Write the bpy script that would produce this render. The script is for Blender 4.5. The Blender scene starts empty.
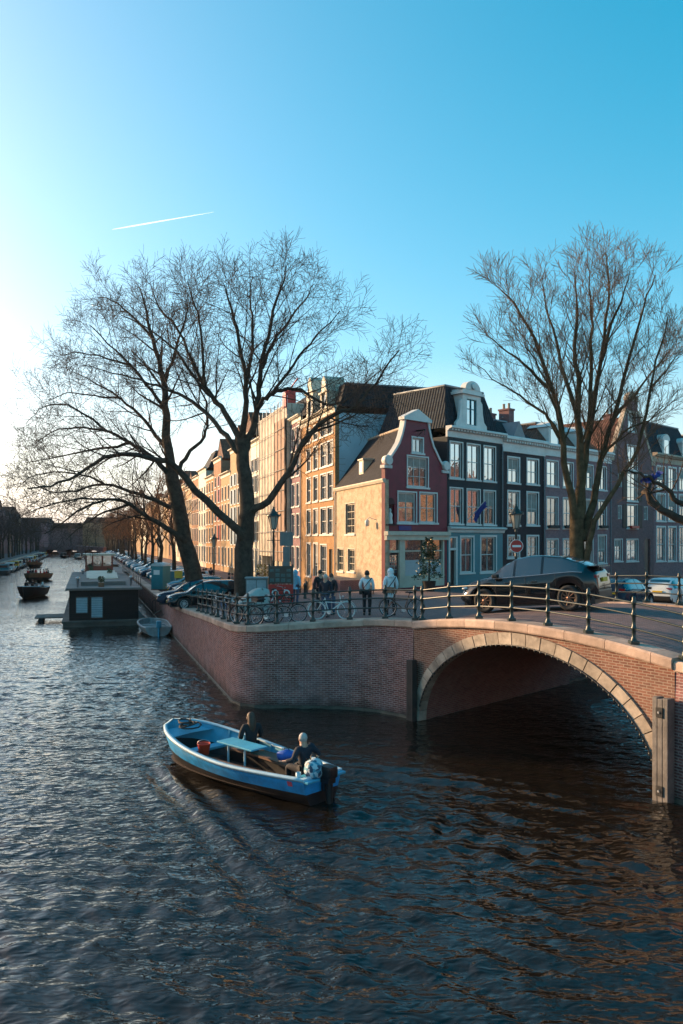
import bpy, bmesh, math, random
import numpy as np
from mathutils import Vector, Matrix, noise as mnoise
from mathutils.geometry import tessellate_polygon

S = bpy.context.scene
COL = S.collection
R = math.radians

# ---------------------------------------------------------------- camera
cam_d = bpy.data.cameras.new('camera')
cam = bpy.data.objects.new('camera', cam_d); COL.objects.link(cam)
cam.location = (0, 0, 6.0); cam.rotation_euler = (R(90), 0, 0)
cam_d.sensor_fit = 'HORIZONTAL'; cam_d.sensor_width = 24.0
cam_d.lens = 24.0 * 800 / 683
cam_d.shift_y = (540 - 512) / 683
cam_d.clip_start = 0.1; cam_d.clip_end = 12000
S.camera = cam
S.render.resolution_x, S.render.resolution_y = 683, 1024

# ---------------------------------------------------------------- sky, sun, exposure
SUN_AZ = -63.0      # degrees from +Y towards +X
SUN_EL = 15.25
W = bpy.data.worlds.new('World'); S.world = W; W.use_nodes = True
nt = W.node_tree; nt.nodes.clear()
sky = nt.nodes.new('ShaderNodeTexSky'); sky.sky_type = 'NISHITA'
sky.sun_disc = False; sky.sun_elevation = R(SUN_EL); sky.sun_rotation = R(SUN_AZ)
sky.altitude = 0; sky.air_density = 0.85; sky.dust_density = 1.6; sky.ozone_density = 0.82
hs = nt.nodes.new('ShaderNodeHueSaturation'); hs.inputs['Hue'].default_value = 0.475
hs.inputs['Saturation'].default_value = 1.66
tcw = nt.nodes.new('ShaderNodeTexCoord'); sxw = nt.nodes.new('ShaderNodeSeparateXYZ'); mrw = nt.nodes.new('ShaderNodeMapRange')
mrw.inputs['From Min'].default_value = 0.0; mrw.inputs['From Max'].default_value = 0.22; mrw.inputs['To Min'].default_value = 0.55; mrw.inputs['To Max'].default_value = 1.66
nt.links.new(tcw.outputs['Generated'], sxw.inputs[0]); nt.links.new(sxw.outputs['Z'], mrw.inputs['Value']); nt.links.new(mrw.outputs[0], hs.inputs['Saturation'])
bg = nt.nodes.new('ShaderNodeBackground'); bg.inputs['Strength'].default_value = 0.118
wo = nt.nodes.new('ShaderNodeOutputWorld')
nt.links.new(sky.outputs[0], hs.inputs['Color']); gm = nt.nodes.new('ShaderNodeGamma'); gm.inputs['Gamma'].default_value = 0.8
nt.links.new(hs.outputs[0], gm.inputs['Color']); nt.links.new(gm.outputs[0], bg.inputs['Color'])
nt.links.new(bg.outputs[0], wo.inputs['Surface'])

sun_d = bpy.data.lights.new('sun', 'SUN'); sun_d.energy = 2.8; sun_d.angle = R(0.6)
sun_d.color = (1.0, 0.66, 0.36)
sun = bpy.data.objects.new('sun', sun_d); COL.objects.link(sun)
sd = Vector((math.sin(R(SUN_AZ)) * math.cos(R(SUN_EL)), math.cos(R(SUN_AZ)) * math.cos(R(SUN_EL)), math.sin(R(SUN_EL))))
sun.rotation_euler = sd.to_track_quat('Z', 'Y').to_euler()
S.view_settings.view_transform = 'Standard'; S.view_settings.look = 'None'
S.view_settings.exposure = 1.70; S.view_settings.gamma = 1.0
S.view_settings.use_curve_mapping = False
S.cycles.max_bounces = 6; S.cycles.diffuse_bounces = 3; S.cycles.glossy_bounces = 3
S.cycles.caustics_reflective = False; S.cycles.caustics_refractive = False
S.cycles.use_denoising = True
S.cycles.sample_clamp_indirect = 6

# ---------------------------------------------------------------- helpers
def tag(o, label=None, cat=None, group=None, kind=None):
    if label: o['label'] = label
    if cat: o['category'] = cat
    if group: o['group'] = group
    if kind: o['kind'] = kind
    return o

def empty(name, loc, rz=0.0):
    o = bpy.data.objects.new(name, None); COL.objects.link(o)
    o.location = loc; o.rotation_euler = (0, 0, rz); o.empty_display_size = 0.2
    return o

def kids(o): return [c for c in bpy.data.objects if c.parent == o]

def copy_tree(o, parent=None):
    c = o.copy(); COL.objects.link(c)
    c.parent = parent
    for ch in list(o.children): copy_tree(ch, c)
    return c

class MB:
    """collects faces and links them as one mesh object"""
    def __init__(s): s.v = []; s.f = []; s.m = []; s.s = []
    def face(s, pts, m=0, smooth=False):
        b = len(s.v); s.v += [tuple(p) for p in pts]
        s.f.append(tuple(range(b, b + len(pts)))); s.m.append(m); s.s.append(smooth)
    def idx(s, pts, faces, m=0, smooth=False):
        b = len(s.v); s.v += [tuple(p) for p in pts]
        for f in faces:
            s.f.append(tuple(b + i for i in f)); s.m.append(m); s.s.append(smooth)
    def box(s, a, b, m=0, T=None):
        x0, y0, z0 = a; x1, y1, z1 = b
        p = [(x0,y0,z0),(x1,y0,z0),(x1,y1,z0),(x0,y1,z0),(x0,y0,z1),(x1,y0,z1),(x1,y1,z1),(x0,y1,z1)]
        if T: p = [T(*q) for q in p]
        s.idx(p, [(0,3,2,1),(4,5,6,7),(0,1,5,4),(1,2,6,5),(2,3,7,6),(3,0,4,7)], m)
    def rbox(s, a, b, r=0.02, m=0, T=None):
        """box with chamfered edges (cross-shaped inset)"""
        bm = bmesh.new(); bmesh.ops.create_cube(bm, size=1)
        c = [(a[i]+b[i])/2 for i in range(3)]; d = [abs(b[i]-a[i]) for i in range(3)]
        for v in bm.verts: v.co = Vector((c[i]+v.co[i]*d[i] for i in range(3)))
        r = min(r, min(d)*0.45)
        bmesh.ops.bevel(bm, geom=list(bm.edges), offset=r, segments=2, affect='EDGES', profile=0.7)
        s.bm(bm, m, T)
    def bm(s, bm, m=0, T=None, smooth=False):
        bm.verts.ensure_lookup_table()
        p = [tuple(v.co) for v in bm.verts]
        if T: p = [tuple(T(*q)) for q in p]
        s.idx(p, [tuple(v.index for v in f.verts) for f in bm.faces], m, smooth)
        bm.free()
    def loft(s, rows, closed=True, m=0, smooth=True, cap=False):
        n = len(rows[0]); pts = [p for r in rows for p in r]; fs = []
        for i in range(len(rows)-1):
            for j in range(n if closed else n-1):
                k = (j+1) % n
                fs.append((i*n+j, i*n+k, (i+1)*n+k, (i+1)*n+j))
        s.idx(pts, fs, m, smooth)
        if cap:
            s.face(rows[0][::-1], m); s.face(rows[-1], m)
    def tube(s, path, radii, n=6, m=0, cap=True, smooth=True):
        path = [Vector(p) for p in path]
        if not hasattr(radii, '__len__'): radii = [radii]*len(path)
        rows = []; up = None
        for i, p in enumerate(path):
            d = (path[min(i+1, len(path)-1)] - path[max(i-1, 0)])
            if d.length < 1e-9: d = Vector((0,0,1))
            d.normalize()
            if up is None:
                up = Vector((0,0,1)) if abs(d.z) < 0.9 else Vector((1,0,0))
            a = up - d*up.dot(d)
            if a.length < 1e-6: a = d.orthogonal()
            a.normalize(); up = a; b = d.cross(a); r = radii[i]
            rows.append([p + (a*math.cos(2*math.pi*k/n) + b*math.sin(2*math.pi*k/n))*r for k in range(n)])
        s.loft(rows, True, m, smooth, cap)
    def lathe(s, prof, n=12, c=(0,0,0), m=0, smooth=True, T=None):
        rows = []
        for r, z in prof:
            row = [(c[0]+r*math.cos(2*math.pi*k/n), c[1]+r*math.sin(2*math.pi*k/n), c[2]+z) for k in range(n)]
            if T: row = [T(*q) for q in row]
            rows.append(row)
        s.loft(rows, True, m, smooth, True)
    def ball(s, c, r, m=0, seg=10, T=None, smooth=True):
        if not hasattr(r, '__len__'): r = (r,r,r)
        rows = []
        for i in range(seg//2+1):
            a = math.pi*i/(seg//2) - math.pi/2
            ca = max(math.cos(a), 0.02)
            row = [(c[0]+r[0]*ca*math.cos(2*math.pi*k/seg), c[1]+r[1]*ca*math.sin(2*math.pi*k/seg), c[2]+r[2]*math.sin(a)) for k in range(seg)]
            if T: row = [T(*q) for q in row]
            rows.append(row)
        s.loft(rows, True, m, smooth, True)
    def disc_ring(s, c, axis, ro, ri, w, n=24, m=0):
        """solid ring (wheel tyre, rim) about axis with width w"""
        ax = Vector(axis).normalized(); a = ax.orthogonal().normalized(); b = ax.cross(a); c = Vector(c)
        rows = []
        for k in range(n+1):
            e = a*math.cos(2*math.pi*k/n) + b*math.sin(2*math.pi*k/n)
            h = w/2; q = (ro-ri)*0.3
            rows.append([c+e*ri-ax*h*.9, c+e*(ro-q)-ax*h, c+e*ro-ax*h*.6, c+e*ro+ax*h*.6, c+e*(ro-q)+ax*h, c+e*ri+ax*h*.9])
        s.loft(rows, True, m, True)
    def prism(s, poly, y0, y1, m=0, T=None):
        """poly in (x,z), extruded along y"""
        T = T or (lambda x,y,z: (x,y,z))
        n = len(poly)
        tri = tessellate_polygon([[Vector((x, z, 0)) for x, z in poly]])
        A = [T(x, y0, z) for x, z in poly]; B = [T(x, y1, z) for x, z in poly]
        s.idx(A, [tuple(t) for t in tri], m); s.idx(B, [tuple(t[::-1]) for t in tri], m)
        s.idx(A+B, [(i, (i+1) % n, n+(i+1) % n, n+i) for i in range(n)], m)
    def build(s, name, mats, parent=None, loc=None, uv=True, fixn=False):
        me = bpy.data.meshes.new(name)
        me.from_pydata(s.v, [], s.f)
        if not isinstance(mats, (list, tuple)): mats = [mats]
        for mt in mats: me.materials.append(mt)
        if s.f:
            me.polygons.foreach_set('material_index', s.m)
            me.polygons.foreach_set('use_smooth', s.s)
        if fixn:
            b = bmesh.new(); b.from_mesh(me)
            bmesh.ops.remove_doubles(b, verts=b.verts, dist=0.0005)
            bmesh.ops.recalc_face_normals(b, faces=b.faces); b.to_mesh(me); b.free()
        if uv and s.f: auto_uv(me)
        me.update()
        o = bpy.data.objects.new(name, me); COL.objects.link(o)
        if parent is not None: o.parent = parent
        if loc is not None: o.location = loc
        return o

def auto_uv(me):
    nf = len(me.polygons); nl = len(me.loops)
    co = np.empty(len(me.vertices)*3); me.vertices.foreach_get('co', co); co = co.reshape(-1, 3)
    vi = np.empty(nl, dtype=np.int32); me.loops.foreach_get('vertex_index', vi)
    no = np.empty(nf*3); me.polygons.foreach_get('normal', no); no = no.reshape(-1, 3)
    lt = np.empty(nf, dtype=np.int32); me.polygons.foreach_get('loop_total', lt)
    ln = np.repeat(no, lt, axis=0); p = co[vi]
    hl = np.hypot(ln[:,0], ln[:,1]); hl[hl < 1e-6] = 1
    tx, ty = -ln[:,1]/hl, ln[:,0]/hl
    flat = np.abs(ln[:,2]) > 0.75
    u = np.where(flat, p[:,0], p[:,0]*tx + p[:,1]*ty)
    sl = np.sqrt(np.maximum(1-ln[:,2]**2, 0.05))
    v = np.where(flat, p[:,1], p[:,2]/sl)
    l = me.uv_layers.new(name='uv')
    l.data.foreach_set('uv', np.stack([u, v], 1).ravel())

# ---------------------------------------------------------------- materials
def nodes_of(name):
    m = bpy.data.materials.new(name); m.use_nodes = True
    n = m.node_tree.nodes; l = m.node_tree.links
    return m, n, l, n['Principled BSDF']

def pbr(name, c, rough=0.6, metal=0.0, var=0.15, scale=3.0, bump=0.0, spec=0.5, coat=0.0, bscale=None):
    m, n, l, b = nodes_of(name)
    b.inputs['Roughness'].default_value = rough; b.inputs['Metallic'].default_value = metal
    b.inputs['Specular IOR Level'].default_value = spec
    b.inputs['Coat Weight'].default_value = coat; b.inputs['Coat Roughness'].default_value = 0.05
    tc = n.new('ShaderNodeTexCoord')
    nz = n.new('ShaderNodeTexNoise'); nz.inputs['Scale'].default_value = scale; nz.inputs['Detail'].default_value = 5
    nz.inputs['Roughness'].default_value = 0.65
    l.new(tc.outputs['Object'], nz.inputs['Vector'])
    mx = n.new('ShaderNodeMix'); mx.data_type = 'RGBA'
    mx.inputs['A'].default_value = (*[max(0, x*(1-var)) for x in c], 1)
    mx.inputs['B'].default_value = (*[min(1, x*(1+var)) for x in c], 1)
    mr = n.new('ShaderNodeMapRange'); mr.inputs['From Min'].default_value = 0.3; mr.inputs['From Max'].default_value = 0.7
    l.new(nz.outputs['Fac'], mr.inputs['Value']); l.new(mr.outputs[0], mx.inputs['Factor'])
    l.new(mx.outputs['Result'], b.inputs['Base Color'])
    if bump:
        n2 = n.new('ShaderNodeTexNoise'); n2.inputs['Scale'].default_value = bscale or scale*6; n2.inputs['Detail'].default_value = 4
        l.new(tc.outputs['Object'], n2.inputs['Vector'])
        bp = n.new('ShaderNodeBump'); bp.inputs['Strength'].default_value = bump; bp.inputs['Distance'].default_value = 0.02
        l.new(n2.outputs['Fac'], bp.inputs['Height']); l.new(bp.outputs[0], b.inputs['Normal'])
    return m

def island_var(m, amt):
    """each loose stone of a mesh gets its own tone"""
    n, l = m.node_tree.nodes, m.node_tree.links; b = n['Principled BSDF']
    src = b.inputs['Base Color'].links[0].from_socket
    g = n.new('ShaderNodeNewGeometry'); mr = n.new('ShaderNodeMapRange'); mr.inputs['To Min'].default_value = 1-amt; mr.inputs['To Max'].default_value = 1+amt
    l.new(g.outputs['Random Per Island'], mr.inputs['Value']); vm = n.new('ShaderNodeVectorMath'); vm.operation = 'SCALE'
    l.new(src, vm.inputs[0]); l.new(mr.outputs[0], vm.inputs['Scale']); l.new(vm.outputs[0], b.inputs['Base Color']); return m

def brick(name, c1, c2, mortar, bw=0.22, bh=0.068, ms=0.010, stain=(0.5,0.5,0.5), sfac=0.35, rough=0.85, sscale=0.5, bump=0.4, var=0.35, squash=False):
    """uv in metres"""
    m, n, l, b = nodes_of(name)
    b.inputs['Roughness'].default_value = rough; b.inputs['Specular IOR Level'].default_value = 0.25
    uv = n.new('ShaderNodeUVMap'); uv.uv_map = 'uv'
    bt = n.new('ShaderNodeTexBrick'); bt.inputs['Scale'].default_value = 1
    bt.inputs['Brick Width'].default_value = bw; bt.inputs['Row Height'].default_value = bh
    bt.inputs['Mortar Size'].default_value = ms; bt.inputs['Mortar Smooth'].default_value = 0.3
    bt.inputs['Bias'].default_value = -0.1
    bt.inputs['Color1'].default_value = (*c1, 1); bt.inputs['Color2'].default_value = (*c2, 1); bt.inputs['Mortar'].default_value = (*mortar, 1)
    # a slight wobble so that courses are not ruler straight
    nw = n.new('ShaderNodeTexNoise'); nw.inputs['Scale'].default_value = 1.3
    l.new(uv.outputs[0], nw.inputs['Vector'])
    ad = n.new('ShaderNodeMix'); ad.data_type = 'VECTOR'; ad.inputs['Factor'].default_value = 0.012
    l.new(uv.outputs[0], ad.inputs['A']); l.new(nw.outputs['Color'], ad.inputs['B'])
    l.new(ad.outputs['Result'], bt.inputs['Vector'])
    nz = n.new('ShaderNodeTexNoise'); nz.inputs['Scale'].default_value = sscale; nz.inputs['Detail'].default_value = 8; nz.inputs['Roughness'].default_value = 0.7
    l.new(uv.outputs[0], nz.inputs['Vector'])
    mr = n.new('ShaderNodeMapRange'); mr.inputs['From Min'].default_value = 0.45; mr.inputs['From Max'].default_value = 0.75
    mr.inputs['To Max'].default_value = sfac
    l.new(nz.outputs['Fac'], mr.inputs['Value'])
    mx = n.new('ShaderNodeMix'); mx.data_type = 'RGBA'; mx.inputs['B'].default_value = (*stain, 1)
    l.new(mr.outputs[0], mx.inputs['Factor']); l.new(bt.outputs['Color'], mx.inputs['A'])
    n3 = n.new('ShaderNodeTexNoise'); n3.inputs['Scale'].default_value = 3.1; n3.inputs['Detail'].default_value = 6
    l.new(uv.outputs[0], n3.inputs['Vector'])
    m3 = n.new('ShaderNodeMapRange'); m3.inputs['To Min'].default_value = 1-var; m3.inputs['To Max'].default_value = 1+var
    l.new(n3.outputs['Fac'], m3.inputs['Value'])
    vm = n.new('ShaderNodeVectorMath'); vm.operation = 'SCALE'
    l.new(mx.outputs['Result'], vm.inputs[0]); l.new(m3.outputs[0], vm.inputs['Scale'])
    l.new(vm.outputs[0], b.inputs['Base Color'])
    if squash:        # algae and damp along the waterline, salt bloom above it
        sx = n.new('ShaderNodeSeparateXYZ'); l.new(uv.outputs[0], sx.inputs[0])
        nn_ = n.new('ShaderNodeTexNoise'); nn_.inputs['Scale'].default_value = 1.1; nn_.inputs['Detail'].default_value = 6; l.new(uv.outputs[0], nn_.inputs['Vector'])
        ml_ = n.new('ShaderNodeMath'); ml_.operation = 'MULTIPLY_ADD'; ml_.inputs[1].default_value = -0.9; l.new(nn_.outputs['Fac'], ml_.inputs[0]); l.new(sx.outputs['Y'], ml_.inputs[2])
        r1 = n.new('ShaderNodeMapRange'); r1.inputs['From Min'].default_value = -0.45; r1.inputs['From Max'].default_value = 0.0; r1.inputs['To Min'].default_value = 0.9; r1.inputs['To Max'].default_value = 0; l.new(ml_.outputs[0], r1.inputs['Value'])
        mg = n.new('ShaderNodeMix'); mg.data_type = 'RGBA'; mg.inputs['B'].default_value = (0.035, 0.028, 0.022, 1); l.new(r1.outputs[0], mg.inputs['Factor']); l.new(vm.outputs[0], mg.inputs['A'])
        n4 = n.new('ShaderNodeTexNoise'); n4.inputs['Scale'].default_value = 1.9; n4.inputs['Detail'].default_value = 9; n4.inputs['Roughness'].default_value = 0.75; l.new(uv.outputs[0], n4.inputs['Vector'])
        r2 = n.new('ShaderNodeMapRange'); r2.inputs['From Min'].default_value = 0.56; r2.inputs['From Max'].default_value = 0.70; r2.inputs['To Max'].default_value = 0.5; l.new(n4.outputs['Fac'], r2.inputs['Value'])
        mh_ = n.new('ShaderNodeMix'); mh_.data_type = 'RGBA'; mh_.inputs['B'].default_value = (0.42, 0.36, 0.36, 1); l.new(r2.outputs[0], mh_.inputs['Factor']); l.new(mg.outputs['Result'], mh_.inputs['A'])
        l.new(mh_.outputs['Result'], b.inputs['Base Color'])
    bp = n.new('ShaderNodeBump'); bp.inputs['Strength'].default_value = bump; bp.inputs['Distance'].default_value = 0.01; bp.invert = True
    l.new(bt.outputs['Fac'], bp.inputs['Height']); l.new(bp.outputs[0], b.inputs['Normal'])
    return m

def tiles(name, c, rough=0.6):
    m, n, l, b = nodes_of(name)
    b.inputs['Roughness'].default_value = max(rough, .75); b.inputs['Specular IOR Level'].default_value = 0.2
    uv = n.new('ShaderNodeUVMap'); uv.uv_map = 'uv'
    bt = n.new('ShaderNodeTexBrick'); bt.inputs['Scale'].default_value = 1; bt.offset = 0.0
    bt.inputs['Brick Width'].default_value = 0.24; bt.inputs['Row Height'].default_value = 0.32
    bt.inputs['Mortar Size'].default_value = 0.02; bt.inputs['Mortar Smooth'].default_value = 1
    bt.inputs['Color1'].default_value = (*c, 1); bt.inputs['Color2'].default_value = (*[x*1.7 for x in c], 1)
    bt.inputs['Mortar'].default_value = (*[x*0.35 for x in c], 1)
    l.new(uv.outputs[0], bt.inputs['Vector'])
    l.new(bt.outputs['Color'], b.inputs['Base Color'])
    wv = n.new('ShaderNodeTexWave'); wv.inputs['Scale'].default_value = 1.3; wv.bands_direction = 'X'
    wv.inputs['Distortion'].default_value = 0.3
    l.new(uv.outputs[0], wv.inputs['Vector'])
    bp = n.new('ShaderNodeBump'); bp.inputs['Strength'].default_value = 0.8; bp.inputs['Distance'].default_value = 0.05
    l.new(wv.outputs['Fac'], bp.inputs['Height']); l.new(bp.outputs[0], b.inputs['Normal'])
    return m

def glass(name, c=(0.012,0.014,0.016), refl=0.30, rough=0.03, wob=0.15):
    m, n, l, b = nodes_of(name)
    b.inputs['Base Color'].default_value = (*c, 1); b.inputs['Roughness'].default_value = 0.25
    gl = n.new('ShaderNodeBsdfGlossy'); gl.inputs['Roughness'].default_value = rough
    gl.inputs['Color'].default_value = (0.95, 0.97, 1, 1)
    lw = n.new('ShaderNodeFresnel'); lw.inputs['IOR'].default_value = 1.5
    ma = n.new('ShaderNodeMath'); ma.operation = 'ADD'; ma.inputs[1].default_value = refl; ma.use_clamp = True
    l.new(lw.outputs[0], ma.inputs[0])
    tc = n.new('ShaderNodeTexCoord'); nz = n.new('ShaderNodeTexNoise'); nz.inputs['Scale'].default_value = 1.7
    l.new(tc.outputs['Object'], nz.inputs['Vector'])
    bp = n.new('ShaderNodeBump'); bp.inputs['Strength'].default_value = wob; bp.inputs['Distance'].default_value = 0.05
    l.new(nz.outputs['Fac'], bp.inputs['Height']); l.new(bp.outputs[0], gl.inputs['Normal'])
    mx = n.new('ShaderNodeMixShader'); out = n['Material Output']
    l.new(ma.outputs[0], mx.inputs[0]); l.new(b.outputs[0], mx.inputs[1]); l.new(gl.outputs[0], mx.inputs[2])
    l.new(mx.outputs[0], out.inputs['Surface'])
    return m

M = {}
M['white'] = pbr('white_paint', (0.62,0.61,0.58), 0.5, var=0.12, scale=1.5)
M['cream'] = pbr('cream_paint', (0.55,0.49,0.39), 0.6, var=0.15, scale=1.5)
M['stone'] = pbr('sandstone', (0.42,0.33,0.25), 0.8, var=0.25, scale=1.2, bump=0.3)
M['coping'] = island_var(pbr('coping_stone', (0.40,0.28,0.22), 0.75, var=0.35, scale=1.6, bump=0.5), 0.22)
M['glass'] = glass('window_glass', refl=0.22)
M['glass_b'] = glass('window_glass_bright', refl=0.42)
M['carglass'] = glass('car_glass', (0.01,0.012,0.014), 0.07, 0.02, 0.0)
M['iron'] = pbr('green_iron_paint', (0.012,0.022,0.02), 0.35, var=0.3, scale=4, spec=0.6)
M['black'] = pbr('black_metal', (0.012,0.012,0.013), 0.4, var=0.2)
M['rubber'] = pbr('rubber', (0.015,0.015,0.016), 0.8, var=0.2, scale=9)
M['chrome'] = pbr('steel', (0.5,0.5,0.52), 0.3, 0.9, var=0.1)
M['bark'] = pbr('bark', (0.062,0.048,0.038), 0.95, var=0.5, scale=3.5, bump=0.9, bscale=14, spec=0.15)
M['twig'] = pbr('twig', (0.080,0.054,0.042), 0.9, var=0.3, scale=1.0, spec=0.15)
M['bark_warm'] = pbr('bark_olive', (0.085,0.062,0.036), 0.95, var=0.5, scale=3.5, bump=0.8, bscale=14, spec=0.15)
M['twig_warm'] = pbr('twig_brown', (0.16,0.10,0.065), 0.9, var=0.3, scale=1.0, spec=0.15)
M['slate'] = tiles('dark_roof_tiles', (0.018,0.017,0.020))
M['slate_b'] = tiles('slate_blue_tiles', (0.013,0.019,0.026), 0.8)
M['redtile'] = tiles('red_roof_tiles', (0.10,0.045,0.03))
M['burg'] = pbr('burgundy_paint', (0.18,0.010,0.026), 0.55, var=0.25, scale=1.4, bump=0.25, bscale=9)
M['navy'] = brick('navy_painted_brick', (0.016,0.026,0.034), (0.022,0.034,0.042), (0.012,0.02,0.026), sfac=0.15, stain=(0.05,0.06,0.07), bump=0.3, rough=0.6)
M['teal'] = pbr('teal_paint', (0.012,0.18,0.22), 0.45, var=0.12, scale=1.5)
M['dark'] = brick('dark_painted_brick', (0.022,0.017,0.024), (0.03,0.023,0.03), (0.016,0.013,0.018), sfac=0.12, stain=(0.06,0.05,0.06), bump=0.3, rough=0.65)
M['purple'] = brick('purple_brown_brick', (0.22,0.10,0.115), (0.29,0.135,0.145), (0.34,0.27,0.27), sfac=0.3, stain=(0.10,0.07,0.07))
M['brown'] = brick('dark_red_brick', (0.16,0.068,0.070), (0.215,0.092,0.092), (0.26,0.20,0.20), sfac=0.3, stain=(0.07,0.05,0.05))
M['orange'] = brick('ochre_brick', (0.34,0.16,0.05), (0.42,0.21,0.075), (0.4,0.3,0.2), sfac=0.35, stain=(0.22,0.10,0.04))
M['sidewall'] = brick('yellowed_rendered_brick', (0.48,0.35,0.22), (0.62,0.49,0.34), (0.55,0.45,0.33), sfac=0.85, stain=(0.26,0.14,0.08), sscale=1.5, bump=0.9, ms=0.02, var=0.3)
M['bluewall'] = pbr('pale_blue_render', (0.42,0.55,0.62), 0.8, var=0.12, scale=0.6)
M['quay'] = brick('quay_brick', (0.14,0.045,0.040), (0.30,0.105,0.090), (0.38,0.27,0.24), ms=0.013, sfac=0.55, stain=(0.30,0.23,0.25), sscale=0.6, bump=0.8, var=0.6, squash=True)
M['bridge'] = brick('bridge_brick', (0.14,0.058,0.042), (0.24,0.10,0.068), (0.30,0.22,0.17), ms=0.012, sfac=0.35, stain=(0.32,0.24,0.18), sscale=0.9, bump=0.7, var=0.4)
M['vault'] = brick('vault_brick', (0.22,0.085,0.075), (0.30,0.13,0.11), (0.26,0.2,0.18), sfac=0.35, stain=(0.2,0.17,0.15), sscale=0.5, bump=0.6, var=0.4)
M['paving'] = brick('clinker_paving', (0.17,0.115,0.115), (0.24,0.16,0.158), (0.07,0.058,0.055), bw=0.2, bh=0.1, ms=0.012, sfac=0.4, stain=(0.09,0.08,0.08), sscale=0.35, bump=0.5)
M['pave_light'] = brick('pavement_slabs', (0.21,0.18,0.16), (0.27,0.23,0.2), (0.12,0.1,0.09), bw=0.4, bh=0.3, ms=0.012, sfac=0.4, stain=(0.14,0.12,0.11), sscale=0.5)
M['wood'] = pbr('weathered_oak', (0.14,0.125,0.115), 0.85, var=0.45, scale=2.5, bump=0.6)
M['wood_dark'] = pbr('tarred_wood', (0.035,0.030,0.028), 0.8, var=0.4, scale=3, bump=0.6)
M['wood_brown'] = pbr('varnished_wood', (0.17,0.085,0.045), 0.5, var=0.35, scale=3)
M['skin'] = pbr('skin', (0.48,0.27,0.19), 0.55, var=0.06)
M['red'] = pbr('red_paint', (0.45,0.02,0.015), 0.4, var=0.1)
M['signwhite'] = pbr('sign_white', (0.75,0.75,0.73), 0.4, var=0.04)
M['blue'] = pbr('blue_cloth', (0.015,0.04,0.22), 0.8, var=0.2)
M['yellow'] = pbr('yellow_plate', (0.65,0.40,0.02), 0.4, var=0.05)
M['lampglass'] = glass('lantern_glass', (0.35,0.33,0.28), 0.05, 0.1, 0.0)
# ---------------------------------------------------------------- layout (metres; water at z = 0, camera stands on a bridge at the origin)
D1 = Vector((-0.3048, 0.9524)); D2 = Vector((0.7274, 0.6862))
O = Vector((2.72, 50.0))                      # corner of the gabled cafe house
DET = D2.x*D1.y - D1.x*D2.y
def uv_of(x, y):
    ax, ay = x - O.x, y - O.y
    return ((ax*D1.y - D1.x*ay)/DET, (D2.x*ay - D2.y*ax)/DET)
def P(u, v): return Vector((O.x + u*D2.x + v*D1.x, O.y + u*D2.y + v*D1.y))
HU = [-16, -9, 0, 8, 20, 200]; HV = [-20, -12, -3, 3, 10, 20, 400]
HT = [[2.9,3.28,3.25,2.6,2.2,2.2],[2.72,3.02,3.0,2.62,2.25,2.2],[2.35,2.75,2.92,2.75,2.35,2.2],[2.12,2.3,2.8,2.7,2.35,2.2],
      [1.92,1.98,2.2,2.4,2.3,2.2],[1.7,1.7,1.75,1.8,2.0,2.2],[1.65]*6]
def H(x, y):
    u, v = uv_of(x, y)
    u = min(max(u, HU[0]), HU[-1]); v = min(max(v, HV[0]), HV[-1])
    i = max(k for k in range(len(HU)-1) if HU[k] <= u); j = max(k for k in range(len(HV)-1) if HV[k] <= v)
    a = (u-HU[i])/(HU[i+1]-HU[i]); b = (v-HV[j])/(HV[j+1]-HV[j])
    return (HT[j][i]*(1-a)+HT[j][i+1]*a)*(1-b) + (HT[j+1][i]*(1-a)+HT[j+1][i+1]*a)*b

WX = lambda y: -3.98 - 0.32*(y-29.6)          # quay wall line of the long canal, right bank
LX = lambda y: -64.0 - 0.32*(y-150.0)         # left bank
corner = [(WX(33), 33), (WX(30.6), 30.6), (-3.98, 29.6), (-3.62, 29.05), (-3.1, 28.75), (-2.4, 28.62), (-1.2, 28.6), (-0.05, 28.5), (0.7, 28.25), (1.4, 27.85), (2.0, 27.3), (2.5, 26.7)]
BF0 = Vector((2.5, 26.7)); BF1 = Vector((7.6, 18.5)); BL = (BF1-BF0).length; BD = (BF1-BF0)/BL
SK = Vector((0.7071, 0.7071)); BW = 9.8
def deck_z(t, s):
    e = min(max(min(t, 1-t), 0)*9, 1)
    return 3.2 + 0.37*4*t*(1-t) + 0.2*e*(1-(2*s/BW-1)**2)
def ground_z(x, y):
    """height of whatever one can stand on at x, y"""
    rx, ry = x-BF0.x, y-BF0.y
    dd = BD.x*SK.y - BD.y*SK.x
    t = (rx*SK.y - ry*SK.x)/dd/BL; s = (BD.x*ry - BD.y*rx)/dd
    if 0 <= t <= 1 and 0 <= s <= BW: return deck_z(t, s)
    return H(x, y)

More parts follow.
